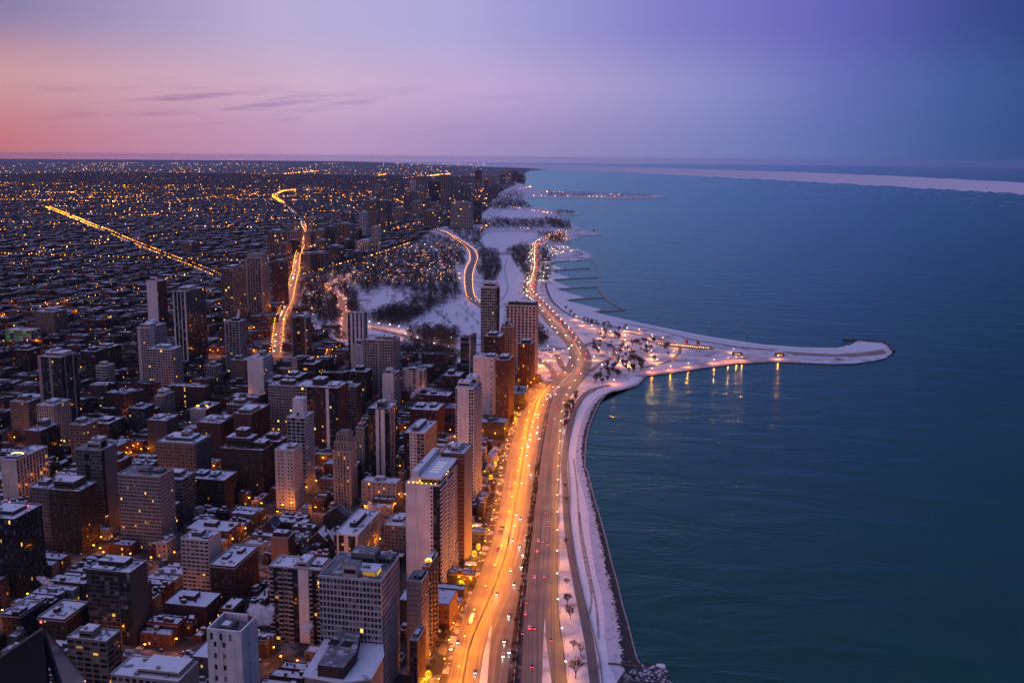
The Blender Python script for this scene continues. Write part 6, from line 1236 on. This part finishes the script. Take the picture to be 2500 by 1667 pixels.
for (p, q_) in ARTS:
    a, b = G(*p), G(*q_); n_ = max(6, int((b - a).length / max(28, (a.length) * .0042)))
    for k in range(n_):
        if random.random() < .25 + .75 * max(0, noise.noise((k * .23, p[0] * .1, p[1] * .1)) + .25): fdot(far, a.lerp(b, k / n_) + Vector((random.uniform(-9, 9), random.uniform(-14, 14), 0)), 1.1)
for k, (p, d) in enumerate(along(ogden, 24, 3)):
    nn = Vector((d.y, -d.x, 0))
    for s_ in (-1, 1):
        if random.random() < .9: fdot(far, p + nn * s_ * 11, 1.15)
for k, (p, d) in enumerate(along(clark[200:], 26, 3)):
    nn = Vector((d.y, -d.x, 0))
    for s_ in (-1, 1): fdot(far, p + nn * s_ * 9, 1.1)
for k, (p, d) in enumerate(along(fuller, 26, 3)): fdot(far, p + Vector((0, random.choice((-8, 8)), 0)))
for _ in range(2600):                    # scattered lights to the horizon
    x = random.uniform(-20, 1190); y = 398.5 + 95 * random.random() ** 1.5
    if noise.noise((x * .012, y * .09, 4.4)) < random.uniform(-.45, .30): continue
    p = G(x, y)
    if proj(p.x, p.y)[0] < 1235 and p.length < 52000: fdot(farp if y < 412 else (far if random.random() < .95 else farw), p, (.45 if y < 412 else .6) if y < 450 else .85)
for _ in range(620):                     # lights of the park and zoo
    p = rndp([(870, 650), (1000, 605), (1120, 590), (1130, 690), (960, 700), (860, 700), (760, 790), (735, 740), (742, 692)]); fdot(random.choice((far, far, far, farw)), G(*p), .8)
for _ in range(60): fdot(random.choice((farp, farw)), G(*rndp([(1335, 605), (1400, 608), (1412, 616), (1340, 632)])), .7)
for _ in range(60): fdot(random.choice((farp, far)), G(*rndp([(1380, 560), (1392, 590), (1360, 600), (1330, 575)])), .7)
o = far.build('far_street_lights', AMBERF, kind='stuff'); tag(o, 'countless amber street lights of the distant city', 'lights')
o = farw.build('far_white_lights', emat('far_white_lamp', (1, .85, .6), 6, .6), kind='stuff'); tag(o, 'scattered white lights of the distant city', 'lights')
o = farp.build('far_pink_lights', emat('far_pink_lamp', (1, .50, .28), 7, .6), kind='stuff'); tag(o, 'faint pink lights near the horizon', 'lights')
for i, (px, py, m_, lb, nm) in enumerate([(693, 787, GREENS, 'green traffic signal over the near end of the diagonal avenue', 'traffic_signal'), (1340, 614, GREENS, 'green signal light on the harbour peninsula', 'traffic_signal'), (932, 672, BLUEL, 'blue floodlight in the dark park zoo', 'floodlight'), (1008, 637, BLUEL, 'blue light beside the lit zoo buildings', 'floodlight'), (1012, 655, REDL, 'red lit sign among the zoo trees', 'sign_light'), (1080, 651, REDL, 'larger red glow in the zoo woods', 'sign_light'), (1086, 1540, GREENS, 'green traffic signal at the inner road crossing', 'traffic_signal')]):
    c = G(px, py); t = thing(nm, lb, 'signal' if 'signal' in nm else 'light', c); mb = MB(); mb.tube((0, 0, 0), (0, 0, 5.5), .12, .1, 6); mb.build('pole', POLE, t); mb = MB(); mb.box(-.3, .3, -.3, .3, 5.5, 6.9); p = mb.build('housing', METAL, t); mb = MB(); mb.octa((0, -.5, 6.2), .5 if py > 1000 else 1.0); mb.build('lens', m_, p)
for p_, e_, c_ in (((1008, 640), 9000, (1, .2, .12)), ((1080, 655), 9000, (1, .08, .06)), ((935, 676), 9000, (.3, .2, 1)), ((1030, 645), 9000, (1, .45, .15)), ((960, 668), 6000, (1, .5, .15))):
    pass

flush_lamps()
# far avenue glow: real lamps every ~120 m on the north-west avenue and side streets
# ------------------------------------------------------------------ floodlit trees by the inner road, glowing specks added for their lit crowns
FT = [(1268, 966), (1258, 978), (1251, 986), (1245, 999), (1254, 1012), (1259, 1032), (1226, 1036), (1240, 1022), (1213, 1128), (1209, 1142), (1198, 1174), (1168, 1345), (1158, 1362), (1126, 1436), (1118, 1448), (1079, 1510), (1070, 1530), (1043, 1608), (1046, 1660), (1036, 1678)]
bulb = MB(); rb = random.Random(1)
for k in range(230):
    a = rb.uniform(0, 6.28); z = rb.uniform(1.5, 6.4); r_ = 2.3 * math.sqrt(rb.random()) * math.sin(max(.15, (z - .6) / 6.6 * 3.1)); bulb.octa((r_ * math.cos(a), r_ * math.sin(a), z), .14)
BULB = bulb.mesh('bulb_string', FAIRY)
lf = bpy.data.lights.new('tree_glow', 'POINT'); lf.energy = 5000; lf.color = (1, .42, .03); lf.shadow_soft_size = 1.5  # added point light inside each crown, in place of floodlights below
for i, p in enumerate(FT):
    t = tree(G(*p), 'floodlit tree with golden crown beside the inner road, %s from the far end' % ordw(i + 1), 'floodlit golden trees', TREES, .62); t.name = 'lit_tree'
    o = put('bulb_string', BULB, t, sc=1.6); o['kind'] = 'stuff'
    put('tree_glow', lf, t, (0, 0, 6))

# canopies glowing at the tower doors
for i, (x, y, w, d) in enumerate([(1030, 1548, 12, 3.2), (1066, 1522, 3.2, 18), (1148, 1385, 8, 6), (1165, 1290, 8, 5)]):
    c = G(x, y); t = thing('entrance_canopy', 'amber-lit entrance canopy by the inner road, %s from the near end' % ordw(i + 1), 'canopy', c, 'lit canopies'); mb = MB(); mb.box(-w / 2, w / 2, -d / 2, d / 2, 3.4, 3.8, 0, True, True); mb.build('canopy_roof', ROOFCLEAN, t)
    for sx in (-1, 1):
        for sy_ in (-1, 1): mb = MB(); mb.box(sx * w * .46 - .15, sx * w * .46 + .15, sy_ * d * .44 - .15, sy_ * d * .44 + .15, 0, 3.4); mb.build('post', METAL, t)
    mb = MB(); mb.box(-w * .4, w * .4, -d * .3, d * .3, 3.3, 3.39, 0, True, True); mb.build('soffit_light', LIT, t)
    l = bpy.data.lights.new('canopy_light', 'POINT'); l.energy = 1500; l.color = (1, .55, .12); l.shadow_soft_size = 1; put('canopy_light', l, t, (0, -d / 2 - .5, 3.6))

# ------------------------------------------------------------------ vehicles
def carmesh(cols):
    L, W_ = 4.6, .92
    prof = [(-2.3, .35), (-2.3, .82), (-2.1, .95), (-1.55, 1.0), (-1.05, 1.42), (.45, 1.45), (1.15, 1.0), (2.1, .86), (2.3, .62), (2.3, .35)]
    b = MB(); n_ = len(prof); k = len(b.v)
    for s_ in (-1, 1):
        for (y, z) in prof: b.v.append((s_ * (W_ if z < 1.05 else W_ * .80), y, z))
    for i in range(n_):
        j = (i + 1) % n_; b.f.append((i, j, n_ + j, n_ + i)); b.m.append(0)
    b.f.append(tuple(range(n_))[::-1]); b.f.append(tuple(range(n_, 2 * n_))); b.m += [0, 0]
    gl = MB()
    gl.quad((-.66, -1.55, 1.04), (.66, -1.55, 1.04), (.62, -1.10, 1.41), (-.62, -1.10, 1.41)); gl.quad((.66, 1.12, 1.05), (-.66, 1.12, 1.05), (-.62, .50, 1.44), (.62, .50, 1.44))
    for s_ in (-1, 1): gl.quad((s_ * .86, -1.2, 1.06), (s_ * .86, .85, 1.06), (s_ * .76, .40, 1.40), (s_ * .76, -.95, 1.40))
    wh = MB(); wh.tube((-.12, 0, 0), (.12, 0, 0), .33, .33, 10)
    hl = MB(); hl.quad((-.2, .06, -.1), (.2, .06, -.1), (.2, 0, .12), (-.2, 0, .12))
    return b, gl, wh.mesh('wheel', WALL['dark']), gl.mesh('cabin_glass', GLASS), hl
CARP = [('silver', (.35, .35, .36)), ('black', (.02, .02, .022)), ('white', (.6, .6, .6)), ('dark red', (.16, .02, .02)), ('dark blue', (.03, .045, .10)), ('grey', (.12, .12, .125))]
b, gl, WHEEL, CGL, hl = carmesh(None); CB = []
for nm, c in CARP: CB.append((nm, b.mesh('body', mat('paint_' + nm.replace(' ', '_'), c, .3, spec=.6))))
_c = MB(); _c.box(-.6, .6, -.95, .4, 1.46, 1.54); ROOFCAP = _c.mesh('roof_snow', PLAIN)
_h = MB(); _h.quad((-.33, .06, -.14), (.33, .06, -.14), (.33, 0, .2), (-.33, 0, .2)); HLF = _h.mesh('headlight', HEAD); TLF = _h.mesh('taillight', TAIL)
HLM = hl.mesh('headlight', HEAD); TLM = hl.mesh('taillight', TAIL)
beam = bpy.data.lights.new('headlight_beam', 'SPOT'); beam.energy = 600; beam.color = (1, .93, .8); beam.spot_size = R(55); beam.spot_blend = .9; beam.shadow_soft_size = .2
def car(p, yaw, label, group, full=True, sc=1.0, lit=False):
    nm, me = random.choice(CB); t = thing('car', label % nm, 'car', p, group, yaw); t.scale = (sc,) * 3
    put('body', me, t); put('cabin_glass', CGL, t)
    if full:
        for sx in (-.8, .8):
            for y in (-1.4, 1.45): put('wheel', WHEEL, t, (sx, y, .33))
    for sx in (-.6, .6):
        put('headlight', HLM if full else HLF, t, (sx, 2.31, .47)); o_ = put('taillight', TLM if full else TLF, t, (sx, -2.33, .68)); o_.rotation_euler = (0, 0, math.pi)
    if lit:
        o = put('headlight_beam', beam, t, (0, 2.5, .9)); o.rotation_euler = (R(80), 0, 0)
    return t
def z6(x, y): return (1000 + x / 3.618, 1250 + y / 3.618)
def z8(x, y): return (1100 + x / 3.92, 900 + y / 3.92)
SBC = [z6(*p) for p in [(945, 18), (977, 58), (925, 118), (910, 243), (1027, 218), (973, 303), (1002, 375), (988, 480), (893, 512), (924, 635), (770, 718), (878, 908), (838, 1135), (880, 1230), (828, 1265), (580, 1410)]] + [z8(*p) for p in [(985, 172), (1037, 172), (930, 240), (957, 247), (1010, 244), (965, 268), (922, 290), (890, 347), (812, 437), (843, 433), (833, 467), (787, 507), (780, 555), (837, 560), (765, 625), (827, 608), (757, 675), (848, 667), (730, 720), (745, 745), (730, 825), (752, 925), (770, 1013), (682, 1090)]]
NBC = [z6(*p) for p in [(1208, 2), (1223, 120), (1137, 252), (1177, 258), (1227, 280), (1127, 343), (1105, 573), (1190, 568), (1033, 795), (1022, 895), (1058, 1020), (1100, 1022), (998, 1068), (1080, 1360), (1247, 1125)]] + [z8(*p) for p in [(1133, 190), (1015, 367), (1028, 393), (997, 482), (927, 543), (968, 717), (980, 938)]]
INN = [z6(780, 330), z8(645, 810), z8(567, 1135), z8(768, 290), z8(802, 290)]; INS = [z6(367, 1200), z6(430, 1145)]
def tangent(line, p):
    i = min(range(1, len(line) - 1), key=lambda k: (line[k] - p).length_squared); d = line[i + 1] - line[i - 1]; return math.atan2(d.y, d.x) - math.pi / 2
sbm = [(a + b) / 2 for a, b in zip(sb_a, sb_b)]; nbm = [(a + b) / 2 for a, b in zip(nb_a, nb_b)]; inm = [(a + b) / 2 for a, b in zip(in_a, in_b)]
random.seed(4)
for i, p in enumerate(sorted(SBC, key=lambda q_: -q_[1])):
    c = G(*p, .1); car(c, tangent(sbm, c) + math.pi, '%%s car with headlights on, %s southbound car from the near end' % ordw(i + 1), 'cars on the southbound lanes', True, 1.02, i < 26)
for i, p in enumerate(sorted(NBC, key=lambda q_: -q_[1])):
    c = G(*p, .1); car(c, tangent(nbm, c), '%%s car showing red taillights, %s northbound car from the near end' % ordw(i + 1), 'cars on the northbound lanes', True, 1.02)
for i, p in enumerate(INN):
    c = G(*p, .1); car(c, tangent(inm, c), '%%s car heading away on the inner road, %s in line' % ordw(i + 1), 'cars on the inner road', True, 1.02)
for i, p in enumerate(INS):
    c = G(*p, .1); car(c, tangent(inm, c) + math.pi, '%%s car approaching on the inner road near the crossing, %s in line' % ordw(i + 1), 'cars on the inner road', True, 1.02, True)
k1 = k2 = 0
for (p, d) in along(sbm, 9.5, 0):
    py = proj(*p)[1]
    if not 568 < py < 925: continue
    dens = .42 if py < 745 else .16
    if random.random() < dens:
        k1 += 1; nn = Vector((d.y, -d.x, 0)); car(p + nn * random.choice((-6, -2.3, 1.4, 5)) + Vector((0, 0, .03)), math.atan2(d.y, d.x) + math.pi / 2, '%%s car with headlights on north of the bend, %s southbound from the bend' % ordw(k1), 'southbound cars north of the bend', False, 1.02)
for (p, d) in along(nbm, 9.5, 3):
    py = proj(*p)[1]
    if not 568 < py < 915: continue
    dens = .30 if py < 760 else .22
    if random.random() < dens:
        k2 += 1; nn = Vector((d.y, -d.x, 0)); car(p + nn * random.choice((-5, -1.5, 2, 5.5)) + Vector((0, 0, .03)), math.atan2(d.y, d.x) - math.pi / 2, '%%s car with taillights on north of the bend, %s northbound from the bend' % ordw(k2), 'northbound cars north of the bend', False, 1.02)
k = 0
for p, d in along(clark[:200], 22, 8):
    if random.random() < .55:
        k += 1; nn = Vector((d.y, -d.x, 0)); s_ = random.choice((-1, 1)); car(p + nn * s_ * 4 + Vector((0, 0, .03)), math.atan2(d.y, d.x) - math.pi / 2 + (0 if s_ > 0 else math.pi), '%%s car on the bright diagonal avenue, %s from the near end' % ordw(k), 'cars on the diagonal avenue', False, 1.02)
for i, (px, py) in enumerate([(1484, 862), (1500, 858), (1494, 872), (1470, 890), (1546, 827), (1590, 840), (1310, 862), (1330, 868), (1590, 822)]):
    car(G(px, py, .15), random.uniform(0, 6.28), '%%s car on the park ramps, %s in line' % ordw(i + 1), 'cars on the park ramps', False, 1.02)
PK = [q_ for q_ in PK if math.hypot(q_[0], q_[1]) < 1250 and -10 < proj(q_[0], q_[1])[0] and proj(q_[0], q_[1])[1] < 1672 and clear(q_[0] - 1, q_[0] + 1, q_[1] - 1, q_[1] + 1, 1.5)]
PK.sort(key=lambda q_: q_[0] ** 2 + q_[1] ** 2)
for (x, y, ew) in PK[:110]:
    pp = proj(x, y); best = min(LAND_MARKS, key=lambda l: (l[1] - pp[0]) ** 2 + (l[2] - pp[1]) ** 2); dx, dy = pp[0] - best[1], pp[1] - best[2]
    dr = ('right of' if dx > 0 else 'left of') if abs(dx) > abs(dy) else ('in front of' if dy > 0 else 'behind'); key = ('car', best[0], dr); CNT[key] = CNT.get(key, 0) + 1
    nm, me = random.choice(CB); t = thing('parked_car', '%s parked car, %s %s %s' % (nm, ordw(CNT[key]), dr, best[0]), 'car', (x, y, .03), 'cars parked on the side streets', math.pi / 2 if ew else random.choice((0, math.pi)))
    put('body', me, t); put('cabin_glass', CGL, t)
    for sx in (-.8, .8):
        for yy in (-1.4, 1.45): put('wheel', WHEEL, t, (sx, yy, .33))
    mb_ = ROOFCAP; put('roof_snow', mb_, t)
# the bus on the inner road
c = G(1152, 1515, .1); t = thing('city_bus', 'lit city bus stopped on the inner road', 'bus', c, None, tangent(inm, c))
mb = MB(); mb.box(-1.25, 1.25, -6, 6, .5, 3.0, 0, True, True); mb.build('body', mat('bus_paint', (.5, .5, .5), .4), t)
mb = MB(); mb.box(-1.1, 1.1, -5.8, 5.8, 3.003, 3.2); mb.build('roof_snow', PLAIN, t)
mb = MB()
for s_ in (-1, 1):
    for k in range(6): mb.quad((s_ * 1.27, -5.4 + k * 1.8, 1.5), (s_ * 1.27, -4.0 + k * 1.8, 1.5), (s_ * 1.27, -4.0 + k * 1.8, 2.6), (s_ * 1.27, -5.4 + k * 1.8, 2.6))
mb.quad((-1.1, -6.02, 1.5), (1.1, -6.02, 1.5), (1.1, -6.02, 2.6), (-1.1, -6.02, 2.6)); mb.build('window', LIT, t)
for sx in (-1.1, 1.1):
    for y in (-3.8, 3.8): put('wheel', WHEEL, t, (sx, y, .5), sc=1.5)
    put('taillight', TLM, t, (sx * .85, -6.1, .9), rz=math.pi)

# ------------------------------------------------------------------ small park buildings
c = G(1672, 848); t = thing('beach_house', 'long ship-shaped beach house on the snowy shore', 'building', c, None, R(-16)); a, b = G(1612, 840), G(1740, 858); Lh = (b - a).length / 2
mb = MB(); hull = [(-Lh, -4), (Lh * .75, -5), (Lh, 0), (Lh * .75, 5), (-Lh, 4)]; mb.prism(hull, 0, 4.2); mb.prism([(x * .92, y * .8) for x, y in hull], 4.203, 7.0); mb.build('hull', WALL['beige'], t)
mb = MB(); mb.prism([(x * .9, y * .76) for x, y in hull], 7.003, 7.2); mb.build('roof_snow', ROOFCLEAN, t)
mb = MB()
for k in range(22): mb.box(-Lh * .9 + k * Lh * .075, -Lh * .9 + k * Lh * .075 + 1.6, -5.2, -4.9, 1.2, 3.2)
mb.build('window', GLASS, t, kind='stuff')
mb = MB()
for k in range(24): mb.octa((-Lh * .9 + k * Lh * .075, -5.2, 3.8), .3)
mb.build('deck_lights', PEACH, t, kind='stuff')
RED = mat('red_paint', (.38, .015, .03), .5)
for k, xx in enumerate((0.05, .45)):
    mb = MB(); mb.tube((Lh * xx, 0, 7.2), (Lh * xx, 0, 13), 2.6, 2.4, 12); mb.build('funnel', RED, t)
for i, (px, py, w, d, h, lb, wl) in enumerate([(1800, 866, 16, 9, 5, 'low dark pavilion where the hook narrows', 'brown'), (1903, 868, 14, 9, 6, 'lit shelter halfway along the hook', 'redbrown'), (1450, 566, 9, 9, 10, 'small dark pump house on the far point', 'slate'), (1360, 540, 30, 16, 7, 'low harbour building among trees', 'brown'), (1420, 528, 20, 10, 6, 'tiny shelter on the harbour spit', 'brown')][:4]):
    c = G(px, py); t = thing('park_pavilion', lb, 'building', c); mb = MB(); mb.box(-w / 2, w / 2, -d / 2, d / 2, 0, h); mb.build('wall', WALL[wl], t)
    mb = MB(); mb.prism([(-w / 2 - 1, -d / 2 - 1), (w / 2 + 1, -d / 2 - 1), (w / 2 + 1, d / 2 + 1), (-w / 2 - 1, d / 2 + 1)], h + .003, h + .5); mb.build('roof', ROOFSNOW, t)
    mb = MB(); mb.quad((-w * .3, -d / 2 - .05, 1), (w * .3, -d / 2 - .05, 1), (w * .3, -d / 2 - .05, 3), (-w * .3, -d / 2 - .05, 3)); mb.build('window', LIT, t)
for i, (px, py, w, d) in enumerate([(950, 640, 20, 16), (1010, 652, 26, 18), (1060, 640, 24, 18), (1085, 625, 22, 16), (980, 668, 30, 20), (905, 690, 22, 18), (1100, 655, 18, 14), (1040, 618, 26, 20), (812, 800, 22, 18), (1030, 668, 20, 16)]):
    c = G(px, py); t = thing('zoo_pavilion', 'low snow-roofed pavilion in the dark park, %s in line' % ordw(i + 1), 'building', c, 'zoo pavilions'); mb = MB(); mb.box(-w / 2, w / 2, -d / 2, d / 2, 0, 6); mb.build('wall', WALL['brick'], t); mb = MB(); mb.box(-w / 2 - .5, w / 2 + .5, -d / 2 - .5, d / 2 + .5, 6.003, 6.5); mb.build('roof_snow', ROOFCLEAN, t)
    l = bpy.data.lights.new('eaves_light', 'POINT'); l.energy = 900; l.color = random.choice(((1, .5, .15), (1, .2, .1), (1, .75, .5), (1, .5, .15))); l.shadow_soft_size = 1; put('eaves_light', l, t, (0, -d / 2 - 5, 6)); mb = MB(); mb.octa((0, -d / 2 - 5, 6), .8); mb.build('eaves_lamp', AMBER, t)

# steam from roof vents
def puff(loc, rs, seed, label):
    rnd = random.Random(seed); mb = MB()
    import bmesh
    bm = bmesh.new()
    for (x, y, z, r_) in rs:
        s_ = bmesh.ops.create_icosphere(bm, subdivisions=4, radius=r_)
        for v in s_['verts']:
            n_ = noise.noise(v.co * (1.6 / r_) + Vector((seed, x, y))) + .5 * noise.noise(v.co * (4 / r_) + Vector((x, seed, z))); v.co *= 1 + .42 * n_ + .12 * noise.noise(v.co * (9 / r_)); v.co += Vector((x, y, z))
    me = bpy.data.meshes.new('steam'); bm.to_mesh(me); bm.free()
    o = put('steam_plume', me, None, loc); o['kind'] = 'stuff'; tag(o, label, 'steam'); me.materials.append(STEAM); return o
STEAM = bpy.data.materials.new('steam'); STEAM.use_nodes = True; tt = STEAM.node_tree; tt.nodes.clear(); pv = nd(tt, 'ShaderNodeVolumePrincipled'); ov = nd(tt, 'ShaderNodeOutputMaterial'); pv.inputs['Color'].default_value = (.98, .95, .96, 1); pv.inputs['Density'].default_value = .42; pv.inputs['Anisotropy'].default_value = .2; tt.links.new(pv.outputs[0], ov.inputs['Volume'])
s0 = G(640, 1500, 66)
puff(s0, [(-5, 0, 2, 3.2), (-1.5, 1, 1.5, 3.6), (2.4, 1, .8, 3.4), (4.2, 1.6, 3, 2.4), (0, 0, -3, 3.0), (3, 0, -3, 2.6), (-2, 0, -1, 2.6)], 1, 'pink steam cloud behind the blank pale tower')
puff(G(748, 1532, 48), [(0, 0, 0, 2.4), (2, 0, 1.5, 2.0), (-1.6, 0, -1.8, 1.8), (-.4, 0, -3, 1.5)], 5, 'small steam puff in front of the white-piered block')
puff(G(105, 1415, 40), [(0, 0, 0, 2.2), (3, 0, -1, 2.0), (5, 0, -2.5, 1.8), (-3, 0, 1, 1.5)], 8, 'thin steam wisp at the lower left')
puff(G(582, 769, 84), [(0, 0, 0, 2.4), (.8, 0, 4, 2.0), (-.6, 0, -4, 2.0), (.5, 0, 7.5, 1.5)], 9, 'steam column on the white-framed tower')
puff(G(142, 1164, 60), [(0, 0, 0, 2.2), (2.5, 0, 1, 1.8)], 11, 'steam puff above the stepped brown tower')
puff(G(1010, 960, 20), [(0, 0, 0, 3), (4, 0, 3, 3), (8, 0, 6, 2.6), (13, 0, 8, 2.2), (-2, 0, -4, 2.4)], 12, 'drifting steam trail near the cream strip block')

# ------------------------------------------------------------------ haze
hb = MB(); hb.box(-62000, 62000, -62000, 62000, -3.5, 335, 0, True, True); ho = hb.build('haze', None or [bpy.data.materials.new('haze_air')], kind='stuff'); ho['label'] = 'thin bluish evening haze over the whole city'; ho['category'] = 'haze'
hm = ho.data.materials[0]; hm.use_nodes = True; th_ = hm.node_tree; th_.nodes.clear(); pv = nd(th_, 'ShaderNodeVolumePrincipled'); ov = nd(th_, 'ShaderNodeOutputMaterial'); pv.inputs['Color'].default_value = (.66, .66, 1.0, 1); pv.inputs['Density'].default_value = 0.9e-5; pv.inputs['Anisotropy'].default_value = 0.0; th_.links.new(pv.outputs[0], ov.inputs['Volume'])
